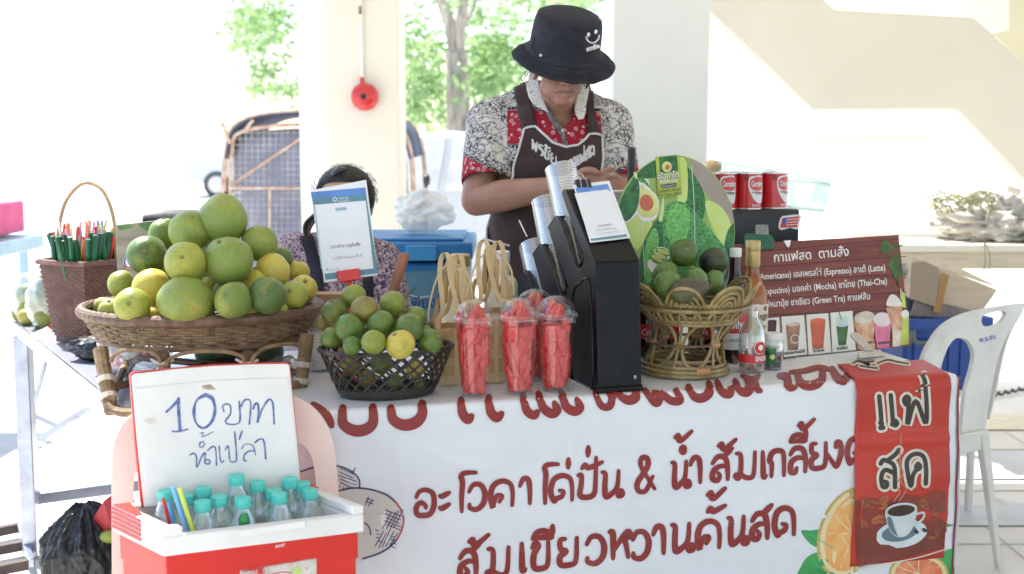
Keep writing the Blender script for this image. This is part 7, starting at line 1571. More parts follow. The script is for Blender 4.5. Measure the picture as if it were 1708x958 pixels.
# blue crate with the carton, grey pail
blc = mat('blue_crate_plastic', (.015,.07,.33), .4, .08, 10, bump=.05); YCc = 4.05
t = thing('blue_crate', D(1560, 650, YCc), 'large blue plastic crate behind the white chair holding a cardboard box', 'crate'); t.location.z = 0
a = D(1505, 545, YCc); c = D(1658, 530, YCc + .06); zt = D(1560, 534, YCc).z; dd = Vector((c.x - a.x, c.y - a.y, 0)); L = dd.length; dd.normalize(); dn = Vector((-dd.y, dd.x, 0)); O = Vector((a.x, a.y, 0))
ct = [O + dd*.02 + dn*.02, O + dd*(L-.02) + dn*.02, O + dd*(L-.02) + dn*.36, O + dd*.02 + dn*.36]
CB0 = .44
b = MB(); b.prism([p + ez*CB0 for p in ct], (0,0,zt - .07 - CB0)); b.obj('crate_body', blc, t, bevel=.01)
rim4 = [O, O + dd*L, O + dd*L + dn*.38, O + dn*.38]; th = .03; ins = [rim4[0] + (dd+dn)*th, rim4[1] + (-dd+dn)*th, rim4[2] + (-dd-dn)*th, rim4[3] + (dd-dn)*th]
b = MB(); V4 = lambda L_, z: [Vector((p.x, p.y, z)) for p in L_]; vs = V4(rim4, zt-.035) + V4(rim4, zt) + V4(ins, zt) + V4(ins, zt-.07); fs = []
for i in range(4): j = (i+1) % 4; fs += [(i, j, 4+j, 4+i), (4+i, 4+j, 8+j, 8+i), (8+i, 8+j, 12+j, 12+i)]
b.add(vs, fs); b.obj('crate_rim', blc, t, bevel=.004)
for i in range(6): b = MB(); b.prism([O + dd*(.06 + i*(L-.12)/5 + e) + dn*(.014) + ez*z_ for e, z_ in ((-.006,CB0+.03),(.006,CB0+.03),(.006,zt-.08),(-.006,zt-.08))], dn*.008); b.obj('crate_rib', blc, t)
bt = thing('low_bench', O + dd*L/2 + dn*.18, 'low white bench carrying the blue crate behind the white chair', 'bench')
b = MB(); b.prism([p + ez*(CB0 - .026) for p in ct], (0,0,.024)); b.obj('bench_top', whp, bt, bevel=.004)
for p in ct:
    b = MB(); q_ = p.lerp((ct[0] + ct[2])/2, .12); b.tube([Vector((q_.x, q_.y, 0)), Vector((q_.x, q_.y, CB0 - .026))], .014, 8); b.obj('leg', whp, bt)
h0 = D(1545, 560, YCc - .02); b = MB(); b.tube(cat([h0 + Vector((-.045,0,.015)), h0 + Vector((-.04,-.02,-.02)), h0 + Vector((.03,-.02,-.02)), h0 + Vector((.045,0,.01))], 5), .009, 8); b.obj('handle', mat('dark_grey_handle', (.12,.15,.16), .5), t)
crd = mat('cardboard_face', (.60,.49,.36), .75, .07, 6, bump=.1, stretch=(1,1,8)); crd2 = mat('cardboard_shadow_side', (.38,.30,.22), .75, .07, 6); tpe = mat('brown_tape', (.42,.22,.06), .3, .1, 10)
t = thing('cardboard_box', D(1590, 500, 4.2), 'open brown cardboard box tilted inside the blue crate, with a strip of brown tape', 'box')
Yb = 4.12; f4 = [D(1522,505,Yb), D(1630,527,Yb+.05), D(1664,481,Yb+.08), D(1566,440,Yb)]; BPn = Plane(f4[0], f4[1], f4[2])
b = MB(); b.prism([D(1520,500,Yb), D(1630,532,Yb+.03), D(1664,484,Yb+.05), D(1542,437,Yb+.0)], (.02,.22,.0)); b.obj('carton', crd, t, bevel=.003)
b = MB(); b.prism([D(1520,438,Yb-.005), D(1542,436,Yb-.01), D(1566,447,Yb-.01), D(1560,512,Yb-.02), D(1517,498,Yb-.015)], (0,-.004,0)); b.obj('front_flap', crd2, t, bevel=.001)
b = MB(); b.prism([D(1520,430,Yb+.02), D(1556,425,Yb+.15), D(1664,478,Yb+.25), D(1640,470,Yb+.05)], (0,.0,-.004)); b.obj('top_flap', crd, t, bevel=.001)
b = MB(); b.prism([D(1556,520,Yb-.016), D(1568,522,Yb-.016), D(1583,460,Yb-.014), D(1572,455,Yb-.014)], (0,-.002,0)); b.obj('tape', tpe, t)
b = MB(); b.prism([D(1530,495,Yb-.01), D(1520,528,Yb-.01), D(1620,534,Yb+.0), D(1626,520,Yb+.0)], (0,.02,0)); tag(b.obj('folded_carton', mat('grey_brown_carton', (.26,.22,.20), .8, .1, 8, stretch=(9,1,1)), bevel=.002), 'flat dark brown carton wedged under the cardboard box in the blue crate', 'box')
pg = Vector((D(1512, 500, 4.35).x, 4.4, 0)); gm = mat('grey_pail', (.42,.44,.45), .35, .08, 10); zt_ = D(1512, 446, 4.35).z; b = MB(); b.lathe([(.09, .55),(.105, zt_ - .02),(.112, zt_ - .02),(.112, zt_),(.1, zt_),(.098, zt_ - .03)], 32, pg); tag(b.obj('grey_pail', gm), 'grey plastic pail between the menu board and the cardboard box', 'pail')
b = MB(); b.box(Vector((pg.x, pg.y, .275)), (.30,.30,.55)); tag(b.obj('stool_box', mat('dull_crate', (.35,.36,.37), .6), bevel=.01), 'plain grey box under the grey pail, behind the menu board', 'box')

# blue cooler behind the woman and the bag on it
YB2 = 3.95; bz1 = D(780, 404, YB2).z; a = D(600, 420, YB2); c = D(785, 412, YB2); cb = mat('cooler_blue', (.02,.20,.48), .4, .1, 6, spots=(9,.68,(.08,.30,.52))); cbd = mat('cooler_faded', (.11,.27,.36), .5, .15, 5)
t = thing('blue_ice_chest', Vector(((a.x+c.x)/2, YB2 + .22, bz1 - .40)), 'big blue ice chest with a hinged lid standing behind the seated woman', 'ice chest')
x0, x1 = D(540, 420, YB2).x, c.x
b = MB(); b.box(((x0+x1)/2, YB2 + .22, bz1 - .235), (x1 - x0 - .02, .42, .33)); b.obj('chest_body', cb, t, bevel=.012)
b = MB(); b.box(((x0+x1)/2, YB2 + .22, bz1 - .030), (x1 - x0 + .015, .45, .058)); b.obj('chest_lid', cb, t, bevel=.01, seg=3)
b = MB(); b.box(((x0+x1)/2, YB2 + .22, bz1 + .004), (x1 - x0 - .05, .38, .012)); b.obj('lid_panel', cb, t, bevel=.005)
k = D(702, 410, YB2 - .02); b = MB(); b.box((k.x, YB2 - .008, bz1 - .035), (.10, .016, .05)); b.obj('latch', mat('latch_blue', (.05,.30,.60), .35), t, bevel=.004)
CPl = Plane(Vector((x0, YB2 + .008, 0)), Vector((x1, YB2 + .008, 0)), Vector((x0, YB2 + .008, 1))); P = Print(CPl); P.quad(cbd, [(636,455),(758,450),(758,540),(636,545)], .001); P.type(mat('chest_ink', (.02,.05,.22), .5), 'เพียงวัน', (680,516),(752,511), 26, .0018, .015)
P.stroke(inkb, [(678,484),(683,490),(688,486),(693,480)], 1.4, .0018); P.stroke(wh, [(684,492),(700,496),(716,494)], 1.5, .0014); P.done(t, {'cooler_faded': 'faded_label', 'chest_ink': 'lettering', 'black_ink': 'printed_bird', 'white_ink': 'printed_wave'})
b = MB(); b.box(((x0+x1)/2, YB2 + .22, (bz1 - .405)/2), (x1 - x0 - .03, .40, bz1 - .405)); tag(b.obj('support_crate', mat('dark_crate', (.06,.09,.16), .6, .1), bevel=.008), 'dark box supporting the blue ice chest', 'crate')
k = D(706, 352, YB2 + .2); tag(crumple((k.x, YB2 + .22, bz1 + .088), (.100,.09,.072), 31, 5, .34, 1.25).obj('plastic_bag', clear('cloudy_bag', (.95,.96,.95), .07, .35, .50, (.85,.84,.80)), angle=None), 'bulging cloudy white plastic bag on the lid of the blue ice chest', 'bag')
# ================================================================ PEOPLE
def proj(v):
    d = v - EYE; yc = d.y*math.cos(PITCH) - d.z*math.sin(PITCH); up_ = d.y*math.sin(PITCH) + d.z*math.cos(PITCH)
    return 854 + F*d.x/yc, 479 - F*up_/yc
def organic(name, mb, voxel, iters, m, par=None, cut=None, attr=None):
    me = bpy.data.meshes.new('tmp'); me.from_pydata([tuple(v) for v in mb.v], [], mb.f); o = bpy.data.objects.new('tmp', me); COL.objects.link(o)
    r = o.modifiers.new('r', 'REMESH'); r.mode = 'VOXEL'; r.voxel_size = voxel; r.adaptivity = 0
    s_ = o.modifiers.new('s', 'SMOOTH'); s_.factor = .5; s_.iterations = iters
    dg = bpy.context.evaluated_depsgraph_get(); m2 = bpy.data.meshes.new_from_object(o.evaluated_get(dg)); bpy.data.objects.remove(o); bpy.data.meshes.remove(me)
    full = [v.co.copy() for v in m2.vertices]; polys = [tuple(p.vertices) for p in m2.polygons]; bvh = BVHTree.FromPolygons(full, polys)
    keep = polys if cut is None else [p for p in polys if not cut(sum((full[i] for i in p), Vector())/len(p))]
    used = sorted({i for p in keep for i in p}); mp = {k: i for i, k in enumerate(used)}
    b = MB(); b.add([full[i] for i in used], [tuple(mp[i] for i in p) for p in keep]); bpy.data.meshes.remove(m2)
    ob = b.obj(name, m, par, angle=None)
    if attr:
        at = ob.data.attributes.new('band', 'FLOAT', 'POINT'); at.data.foreach_set('value', [attr(full[i]) for i in used])
    return ob, bvh
class BV:
    def __init__(s, bvh, Y): s.b = bvh; s.Y = Y
    def at(s, px, py, off=0):
        r = ray(px, py).normalized(); h = s.b.ray_cast(EYE, r)
        if h[0] is None:
            return D(px, py, s.Y)
        n = h[1]; n = n if n.dot(r) < 0 else -n
        return h[0] + n*off
def surfstrip(name, surf, rows, off, m, par, th=.002, nu=8, close=False):
    """rows: list of (xl,yl,xr,yr) in photo pixels -> fabric patch lying on the surface"""
    b = MB(); vs = [surf.at(lerp(r[0], r[2], i/nu), lerp(r[1], r[3], i/nu), off) for r in rows for i in range(nu+1)]
    b.add(vs, [(j*(nu+1)+i, j*(nu+1)+i+1, (j+1)*(nu+1)+i+1, (j+1)*(nu+1)+i) for j in range(len(rows)-1) for i in range(nu)])
    o = b.obj(name, m, par, angle=None); s_ = o.modifiers.new('solid', 'SOLIDIFY'); s_.thickness = th; s_.offset = 0; return o
def rowsof(ctrl, n):
    L_ = cat([Vector((c[0], c[1], 0)) for c in ctrl], n); R_ = cat([Vector((c[2], c[3], 0)) for c in ctrl], n); return [(a.x, a.y, c.x, c.y) for a, c in zip(L_, R_)]
def finger(mb, pts, r0, r1): 
    for i in range(len(pts)-1): mb.capsule(pts[i], lerp(r0, r1, i/(len(pts)-1)), pts[i+1], lerp(r0, r1, (i+1)/(len(pts)-1)), 10)
skin = mat('tan_skin', (.36,.185,.125), .48, .07, 14, bump=.12, bscale=240, sss=.08, col2=(.31,.15,.10)); skinw = mat('light_skin', (.45,.27,.19), .5, .06, 14, sss=.08)
V_ = Vector
hairm = mat('dark_hair', (.018,.014,.013), .6, .3, 60, stretch=(1,1,.2), bump=.6, bscale=90)
vt = thing('person', V_((.11, 3.66, 0)), 'man in black bucket hat, red and white patterned shirt and brown apron behind the stall', 'person')
mb = MB()
mb.ball((.105,3.67,.90), (.16,.12,.13)); mb.ball((.105,3.665,1.05), (.155,.125,.17)); mb.ball((.115,3.665,1.24), (.17,.105,.17)); mb.capsule((-.04,3.685,1.355), .058, (.27,3.685,1.35), .058)
mb.capsule((.125,3.66,1.36), .062, (.145,3.61,1.455), .054, 18); mb.capsule((.12,3.67,1.41), .045, (.01,3.685,1.38), .045); mb.capsule((.13,3.67,1.41), .045, (.235,3.685,1.37), .045)
# head: skull, jaw, chin, cheeks, nose, lips, ears, brow
hc = D(937, 96, 3.575); rotH = Matrix.Rotation(R(24), 3, 'X') @ Matrix.Rotation(R(5), 3, 'Y')
mb.ball(hc, (.073,.092,.098), 22, rotH); jc = D(935, 143, 3.535); mb.ball(jc, (.060,.062,.052), 20, rotH); ch = D(939, 166, 3.505); mb.ball(ch, (.030,.026,.022), 16)
mb.capsule(D(916, 128, 3.51), .022, D(911, 146, 3.525), .020); mb.capsule(D(960, 126, 3.51), .022, D(960, 145, 3.525), .020)
mb.capsule(D(944, 120, 3.49), .008, D(948, 138, 3.470), .0125); mb.ball(D(941, 139, 3.472), (.009,.010,.008), 12); mb.ball(D(955, 138, 3.472), (.009,.010,.008), 12)
mb.capsule(D(928, 153, 3.482), .006, D(945, 151, 3.474), .0075); mb.capsule(D(945, 151, 3.474), .0075, D(958, 151, 3.482), .006); mb.capsule(D(931, 157.5, 3.482), .006, D(945, 158, 3.476), .0075); mb.capsule(D(945, 158, 3.476), .0075, D(955, 156, 3.483), .006)
mb.capsule(D(920, 110, 3.495), .012, D(958, 108, 3.495), .012)
for x, y in ((893,120),(979,116)): mb.ball(D(x, y, 3.575), (.009,.018,.028), 12, rotH); 
# arms
S1, E1, W1 = V_((-.065,3.69,1.345)), D(795, 335, 3.57), D(932, 312, 3.41); S2, E2, W2_ = V_((.295,3.69,1.34)), D(1040, 340, 3.60), D(1046, 322, 3.42)
mb.capsule(S1, .058, S1.lerp(E1, .55), .052); mb.capsule(S1.lerp(E1, .55), .052, E1, .046); m1 = E1.lerp(W1, .35) + V_((0,0,.002)); mb.capsule(E1, .046, m1, .047); mb.capsule(m1, .047, W1, .029)
mb.capsule(S2, .058, S2.lerp(E2, .55), .050); mb.capsule(S2.lerp(E2, .55), .050, E2, .044); mb.capsule(E2, .044, W2_, .029)
# near hand, pointing to the right, fingers apart and bent
P1 = D(966, 303, 3.385); mb.capsule(W1, .028, P1, .030); mb.ball(D(976, 302, 3.38), (.032,.018,.028), 16, Matrix.Rotation(R(-10), 3, 'Y'))
finger(mb, [D(985,296,3.37), D(1002,291,3.36), D(1013,284,3.355), D(1021,281,3.355)], .0105, .0080)
finger(mb, [D(987,302,3.372), D(1004,299,3.36), D(1014,294,3.352), D(1020,293,3.352)], .0105, .0080)
finger(mb, [D(985,308,3.375), D(1000,308,3.362), D(1009,306,3.350), D(1013,309,3.345)], .0100, .0076)
finger(mb, [D(979,313,3.38), D(991,316,3.368), D(998,318,3.357), D(1001,322,3.350)], .0090, .0070)
finger(mb, [D(964,292,3.375), D(976,284,3.362), D(988,284,3.350), D(996,288,3.345)], .0115, .0085)
# far hand closing on the box it works at
mb.capsule(W2_, .027, D(1036, 314, 3.39), .028); mb.ball(D(1033, 312, 3.385), (.030,.018,.028), 14)
for k_, (dx, dy) in enumerate(((0,-7),(0,-1),(1,5),(2,11))): finger(mb, [D(1026,311+dy,3.375), D(1016+dx,311+dy,3.36), D(1009+dx,315+dy,3.352), D(1007+dx,321+dy,3.350)], .0095, .0070)
finger(mb, [D(1032,300,3.38), D(1024,292,3.368), D(1016,292,3.360)], .0105, .0080)
for sx in (-1, 1):
    h_ = V_((.105 + sx*.085, 3.67, .88)); kn = V_((.105 + sx*.095, 3.64, .48)); an = V_((.105 + sx*.10, 3.69, .09)); mb.capsule(h_, .088, kn, .056); mb.capsule(kn, .056, kn.lerp(an, .4) + V_((0,.012,0)), .056); mb.capsule(kn.lerp(an, .4) + V_((0,.012,0)), .056, an, .036); mb.capsule(an + V_((0,.01,-.04)), .034, an + V_((sx*.02,-.15,-.055)), .028)
body, bvB = organic('body', mb, .0042, 4, skin, vt)
BSf = BV(bvB, 3.5); lipm = mat('lip_skin', (.24,.085,.07), .45, .1); crs = mat('skin_crease', (.27,.13,.09), .6, .1)
P = Print(BSf, 2); P.stroke(lipm, [(927,155),(936,153.5),(944,154.5),(951,153),(958,154.5)], 4.2, .0008, 6, False, True); P.stroke(crs, [(928,155.5),(943,156),(957,155)], 1.2, .0014)
P.stroke(crs, [(935,141),(938,143),(941,142.5)], 1.8, .0008); P.stroke(crs, [(954,142),(957,142.5),(960,140.5)], 1.8, .0008)
P.stroke(crs, [(931,140),(926,146),(923,152)], .9, .0008, 6, False, True); P.stroke(crs, [(963,140),(964,146),(962,151)], .9, .0008, 6, False, True)
P.done(vt, {'lip_skin': 'lips', 'skin_crease': 'face_crease'})
nl = mat('finger_nail', (.50,.30,.24), .3, .05); 
for q_, s_ in ((D(1021,279.5,3.347), .0055), (D(1020,291.5,3.345), .0055)): b = MB(); b.ball(q_, (s_, .003, s_*.7), 10); b.obj('finger_nail', nl, vt)
# trousers and sandals
mb = MB(); mb.ball((.105,3.67,.90), (.175,.135,.12))
for sx in (-1, 1): mb.capsule((.105 + sx*.085,3.67,.86), .103, (.105 + sx*.095,3.65,.48), .078); mb.capsule((.105 + sx*.095,3.65,.48), .078, (.105 + sx*.10,3.69,.10), .062)
organic('trousers', mb, .010, 3, mat('dark_trousers', (.03,.032,.04), .8, .1, 20), vt)
# shirt
def shirtmat():
    m = bpy.data.materials.new('patterned_shirt'); m.use_nodes = True; nt = m.node_tree; L = nt.links; p = nt.nodes['Principled BSDF']; p.inputs['Roughness'].default_value = .8; p.inputs['Specular IOR Level'].default_value = .2
    tc = _n(nt, 'ShaderNodeTexCoord'); at = _n(nt, 'ShaderNodeAttribute'); at.attribute_name = 'band'
    def mr(src, a, b_, c=0, d=1): n = _n(nt, 'ShaderNodeMapRange'); n.inputs[1].default_value = a; n.inputs[2].default_value = b_; n.inputs[3].default_value = c; n.inputs[4].default_value = d; L.new(src, n.inputs[0]); return n.outputs[0]
    def mix(f, a, b_): n = _n(nt, 'ShaderNodeMix', data_type='RGBA'); L.new(f, n.inputs[0]); (L.new(a, n.inputs[6]) if not isinstance(a, tuple) else setattr(n.inputs[6], 'default_value', a)); (L.new(b_, n.inputs[7]) if not isinstance(b_, tuple) else setattr(n.inputs[7], 'default_value', b_)); return n.outputs[2]
    nz = _n(nt, 'ShaderNodeTexNoise'); nz.inputs['Scale'].default_value = 38; nz.inputs['Detail'].default_value = 1; L.new(tc.outputs['Object'], nz.inputs['Vector'])
    sc_ = _n(nt, 'ShaderNodeVectorMath', operation='SCALE'); sc_.inputs['Scale'].default_value = .030; L.new(nz.outputs['Color'], sc_.inputs[0]); ad = _n(nt, 'ShaderNodeVectorMath', operation='ADD'); L.new(tc.outputs['Object'], ad.inputs[0]); L.new(sc_.outputs[0], ad.inputs[1])
    vo = _n(nt, 'ShaderNodeTexVoronoi'); vo.feature = 'DISTANCE_TO_EDGE'; vo.inputs['Scale'].default_value = 105; L.new(ad.outputs[0], vo.inputs['Vector'])
    v2 = _n(nt, 'ShaderNodeTexVoronoi'); v2.inputs['Scale'].default_value = 52; L.new(tc.outputs['Object'], v2.inputs['Vector'])
    nb = _n(nt, 'ShaderNodeTexNoise'); nb.inputs['Scale'].default_value = 17; L.new(tc.outputs['Object'], nb.inputs['Vector'])
    scroll = mr(vo.outputs[0], .08, .15, 1, 0); dens = mr(nb.outputs[0], .42, .50); mm = _n(nt, 'ShaderNodeMath', operation='MULTIPLY'); L.new(scroll, mm.inputs[0]); L.new(dens, mm.inputs[1])
    wv_ = _n(nt, 'ShaderNodeTexWave'); wv_.wave_type = 'RINGS'; wv_.inputs['Scale'].default_value = 14; wv_.inputs['Distortion'].default_value = 9; wv_.inputs['Detail'].default_value = 1; wv_.inputs['Detail Scale'].default_value = 3; L.new(tc.outputs['Object'], wv_.inputs['Vector'])
    gl = mr(wv_.outputs['Fac'], .80, .90); gm2 = _n(nt, 'ShaderNodeMath', operation='MULTIPLY'); L.new(gl, gm2.inputs[0]); L.new(mr(nb.outputs[0], .52, .44), gm2.inputs[1])
    white = mix(gm2.outputs[0], (.60,.57,.53,1), (.23,.22,.24,1)); white = mix(mm.outputs[0], white, (.05,.052,.075,1))
    ring = mr(v2.outputs[0], .0, 1); r1 = _n(nt, 'ShaderNodeMath', operation='COMPARE'); r1.inputs[1].default_value = .26; r1.inputs[2].default_value = .045; L.new(v2.outputs[0], r1.inputs[0]); dot = mr(v2.outputs[0], .08, .12, 1, 0)
    redc = mix(r1.outputs[0], (.32,.016,.032,1), (.60,.50,.50,1)); redc = mix(dot, redc, (.62,.52,.5,1))
    v3 = _n(nt, 'ShaderNodeTexVoronoi'); v3.inputs['Scale'].default_value = 150; L.new(tc.outputs['Object'], v3.inputs['Vector']); redc = mix(mr(v3.outputs[0], .12, .18, .8, 0), redc, (.55,.35,.36,1))
    redm = mr(at.outputs['Fac'], -.2, .2); col = mix(redm, white, redc)
    edge = _n(nt, 'ShaderNodeMath', operation='ABSOLUTE'); L.new(at.outputs['Fac'], edge.inputs[0]); e1 = mr(edge.outputs[0], 2.6, 3.2, 1, 0)
    v4 = _n(nt, 'ShaderNodeTexVoronoi'); v4.inputs['Scale'].default_value = 170; v4.inputs['Randomness'].default_value = .2; L.new(tc.outputs['Object'], v4.inputs['Vector']); bead = mix(mr(v4.outputs[0], .33, .42, 1, 0), (.02,.022,.04,1), (.60,.58,.55,1))
    col = mix(e1, col, bead); L.new(col, p.inputs['Base Color'])
    b_ = _n(nt, 'ShaderNodeBump'); b_.inputs['Strength'].default_value = .35; b_.inputs['Distance'].default_value = .02; n5 = _n(nt, 'ShaderNodeTexNoise'); n5.inputs['Scale'].default_value = 9; n5.inputs['Detail'].default_value = 2; n5.inputs['Distortion'].default_value = 1.5; L.new(tc.outputs['Object'], n5.inputs['Vector']); L.new(n5.outputs[0], b_.inputs['Height']); L.new(b_.outputs[0], p.inputs['Normal'])
    return m
SH = shirtmat()
mb = MB(); mb.ball((.105,3.67,.93), (.175,.140,.12), 22); mb.ball((.105,3.665,1.05), (.170,.142,.18), 22); mb.ball((.115,3.665,1.24), (.187,.122,.185), 22); mb.capsule((-.045,3.685,1.352), .070, (.275,3.685,1.347), .070, 18)
mb.capsule((.115,3.675,1.425), .055, (.0,3.685,1.38), .056, 16); mb.capsule((.14,3.675,1.42), .055, (.245,3.685,1.372), .056, 16)
SE1, SE2 = D(815, 300, 3.60), D(1028, 296, 3.64); mb.capsule(S1, .072, SE1, .080, 20); mb.capsule(S2, .068, SE2, .068, 20)
a1 = (SE1 - S1).normalized(); a2 = (SE2 - S2).normalized()
for i in range(7):   # soft folds
    a = rnd.uniform(0, 6.28); z_ = rnd.uniform(1.0, 1.25); mb.capsule((.105 + .15*math.cos(a), 3.665 + .115*math.sin(a), z_), .022, (.105 + .15*math.cos(a + .5), 3.665 + .115*math.sin(a + .5), z_ - .12), .014, 8)
def cutshirt(c):
    px, py = proj(c)
    if c.z < .90: return True
    if (c - SE1).dot(a1) > .012 and c.x < .02: return True
    if (c - SE2).dot(a2) > .006 and c.x > .20: return True
    if c.y < 3.68 and 140 < py < 226 and abs(px - 937 + (py - 200)*.03) < lerp(36, 0, max(0, (py - 165))/59) : return True
    if V_((c.x - .135, c.y - 3.655, 0)).length < .060 and c.z > 1.385: return True
    return False
def band(v):
    px, py = proj(v)
    if px < 846: return (py - lerp(254, 293, (px - 768)/78))*.9
    if px > 1004: return (py - lerp(300, 280, (px - 1004)/38))
    return 31 - abs(py - 214 - (px - 930)*.02)
shirt, bvS = organic('shirt', mb, .0055, 4, SH, vt, cutshirt, band)
sol = shirt.modifiers.new('solid', 'SOLIDIFY'); sol.thickness = .003; sol.offset = 0
SS = BV(bvS, 3.66)
colr = mat('collar_cloth', (.80,.77,.71), .8, .1, 60, col2=(.68,.65,.60), spots=(150,.60,(.10,.10,.13))); 
surfstrip('collar_flap', SS, rowsof([(884,118,900,134),(880,138,903,156),(882,160,909,176),(890,178,914,190),(906,188,915,193)], 4), .014, colr, vt)
surfstrip('collar_flap', SS, rowsof([(972,134,984,124),(964,152,981,140),(958,172,978,164),(956,190,974,186),(962,203,970,202)], 4), .014, colr, vt)
surfstrip('placket', SS, rowsof([(906,182,913,178),(920,206,926,200),(932,224,938,218),(938,236,945,234),(939,248,946,248)], 4), .006, mat('placket_grey', (.22,.21,.23), .8, .3, 60), vt, nu=3)
b = MB(); b.ball(SS.at(938, 219, .008), .005, 10); b.obj('button', mat('shirt_button', (.6,.58,.52), .3), vt)
# apron
apm = mat('brown_apron_cloth', (.052,.030,.030), .85, .12, 12, bump=.25, bscale=11); pip = mat('white_piping', (.66,.65,.64), .7, .05)
topc = [(876,217),(884,213.5),(893,213),(905,222),(925,239),(945,246),(963,243),(974,233),(980,225),(990,224),(1000,227)]
def ip(tab, x):
    for (x0, y0), (x1, y1) in zip(tab, tab[1:]):
        if x <= x1: return lerp(y0, y1, max(0, (x - x0))/(x1 - x0))
    return tab[-1][1]
xlT = [(213,877),(250,867),(280,857),(310,846),(345,824),(380,812),(600,806)]; xrT = [(213,999),(227,1001),(300,1005),(345,1012),(400,1018),(600,1022)]
nu, nv = 44, 70; b = MB(); vs = []
for j in range(nv + 1):
    for i in range(nu + 1):
        u = i/nu; yt = ip(topc, lerp(876, 1000, u)); y = lerp(yt, 600, j/nv); x = lerp(ip(xlT, y), ip(xrT, y), u)
        q_ = SS.at(x, y, .0085)
        if y > 345: q_ = q_ + V_((0, -.012 - .012*math.sin(x*.06), 0))*min(1, (y - 345)/80)
        vs.append(q_)
b.add(vs, [(j*(nu+1)+i, j*(nu+1)+i+1, (j+1)*(nu+1)+i+1, (j+1)*(nu+1)+i) for j in range(nv) for i in range(nu)])
ap = b.obj('apron', apm, vt, angle=None); s_ = ap.modifiers.new('solid', 'SOLIDIFY'); s_.thickness = .003; s_.offset = 0
sm2 = ap.modifiers.new('sm', 'SMOOTH'); sm2.factor = .5; sm2.iterations = 6
edge = [vs[j*(nu+1)] for j in range(nv, -1, -2)] + vs[1:nu] + [vs[j*(nu+1) + nu] for j in range(0, nv+1, 2)]
b = MB(); b.tube([p + V_((0,-.003,0)) for p in edge], .0036, 8); o = b.obj('piping', pip, ap)
surfstrip('strap', SS, rowsof([(860,144,882,136),(859,152,883,145),(862,170,886,166),(868,200,892,196),(872,218,896,214)], 4), .012, apm, vt, nu=4)
surfstrip('strap', SS, rowsof([(971,134,981,131),(973,150,985,146),(975,175,989,171),(977,205,993,201),(979,228,996,224)], 4), .012, apm, vt, nu=4)
tape_ = mat('apron_tie', (.6,.58,.58), .7); b = MB(); b.tube(cat([D(806, 398, 3.60), D(826, 404, 3.52), D(850, 410, 3.50)], 5), .003, 6, flat=.6); b.obj('tie', tape_, ap)
P = Print(SS)
P.thai(pip, 'พรชัย', (888,248),(929,277), 15, 3.0, .0145)
P.thai(pip, 'กาแฟสด', (946,284),(988,258), 15, 2.8, .0145)
for o in P.done(ap, {'white_piping': 'lettering'}): pass
# hat
hatm = mat('black_cotton', (.016,.017,.028), .85, .1, 30, bump=.3, bscale=400); hx = D(942, 83, 3.55)
rH = Matrix.Rotation(R(8), 3, 'Y') @ Matrix.Rotation(R(24), 3, 'X')
ht = thing('bucket_hat', hx, 'black cotton bucket hat with a white smile emblem, worn by the vendor', 'hat')
b = MB(); N = 64; rings_ = [(.1385,-.040),(.1390,-.037),(.132,-.031),(.126,-.0265),(.120,-.0215),(.114,-.016),(.108,-.010),(.102,-.003),(.0985,.004),(.0975,.012),(.0965,.035),(.095,.060),(.0925,.082),(.088,.094),(.080,.101),(.06,.1055),(.03,.1075),(.001,.1078)]
rings_ = [(r_*(1.09 if r_ > .1 and z_ < .003 else 1.04), z_*(1.03 if z_ > 0 else .92)) for r_, z_ in rings_]
b.lathe([(r_ * 1.0, z_) for r_, z_ in rings_], N, hx, rH, capb=False)
for i, v in enumerate(b.v):
    d = v - hx; lz = (rH.transposed() @ d); a = math.atan2(lz.y, lz.x)
    off = .006*math.sin(a*2 + .8)*(1 if lz.z < -.01 else 0) + .004*noise.noise(v*14) + .0035*noise.noise(v*33)
    b.v[i] = v + rH @ V_((0, 0, off if lz.z < 0 else off*.4)) + (rH @ V_((math.cos(a), math.sin(a), 0)))*(.004*noise.noise(v*9))
hatv = list(b.v); hatf = list(b.f); crown = b.obj('crown_and_brim', hatm, ht, angle=60); s_ = crown.modifiers.new('solid', 'SOLIDIFY'); s_.thickness = .003; s_.offset = -1
for r_, z_ in [(a_*(1.09 if c_ < .003 else 1.04), c_*(1.03 if c_ > 0 else .92)) for a_, c_ in ((.130,-.0285),(.123,-.0228),(.116,-.0168),(.109,-.0098),(.0988,.004),(.0885,.0945))]:
    bb = MB(); pts = []
    for i in range(N):
        a = 2*math.pi*i/N; p_ = hx + rH @ V_((math.cos(a)*(r_ + .0004), math.sin(a)*(r_ + .0004), z_ + .0006)); pts.append(p_ + rH @ V_((0, 0, (.006*math.sin(a*2 + .8) if z_ < -.01 else 0) + (.004*noise.noise(p_*14) + .0035*noise.noise(p_*33))*(1 if z_ < 0 else .4))))
    bb.tube(pts, .0009, 5, True); bb.obj('stitching', hatm, ht)
HB = BV(BVHTree.FromPolygons(hatv, hatf), 3.5); P = Print(HB)
P.ell(wh, 981, 58, 2.6, 3.6, 15, .002, 12); P.ell(wh, 993, 53, 2.6, 3.6, 15, .002, 12); P.stroke(wh, [(977,62),(980,68),(986,71.5),(992,70),(997,65),(998.5,59)], 2.2, .002); P.type(wh, 'smile', (978,85.5),(1000,79), 11, .0024, .05)
P.done(ht, {'white_ink': 'smile_emblem'})
b = MB(); q_ = HB.at(902, 93, .001); b.lathe([(.0022,0),(.004,0),(.004,.0012),(.0022,.0012)], 16, q_, ray(902,93).normalized().to_track_quat('-Z','Y').to_matrix()); b.obj('eyelet', sil, ht)
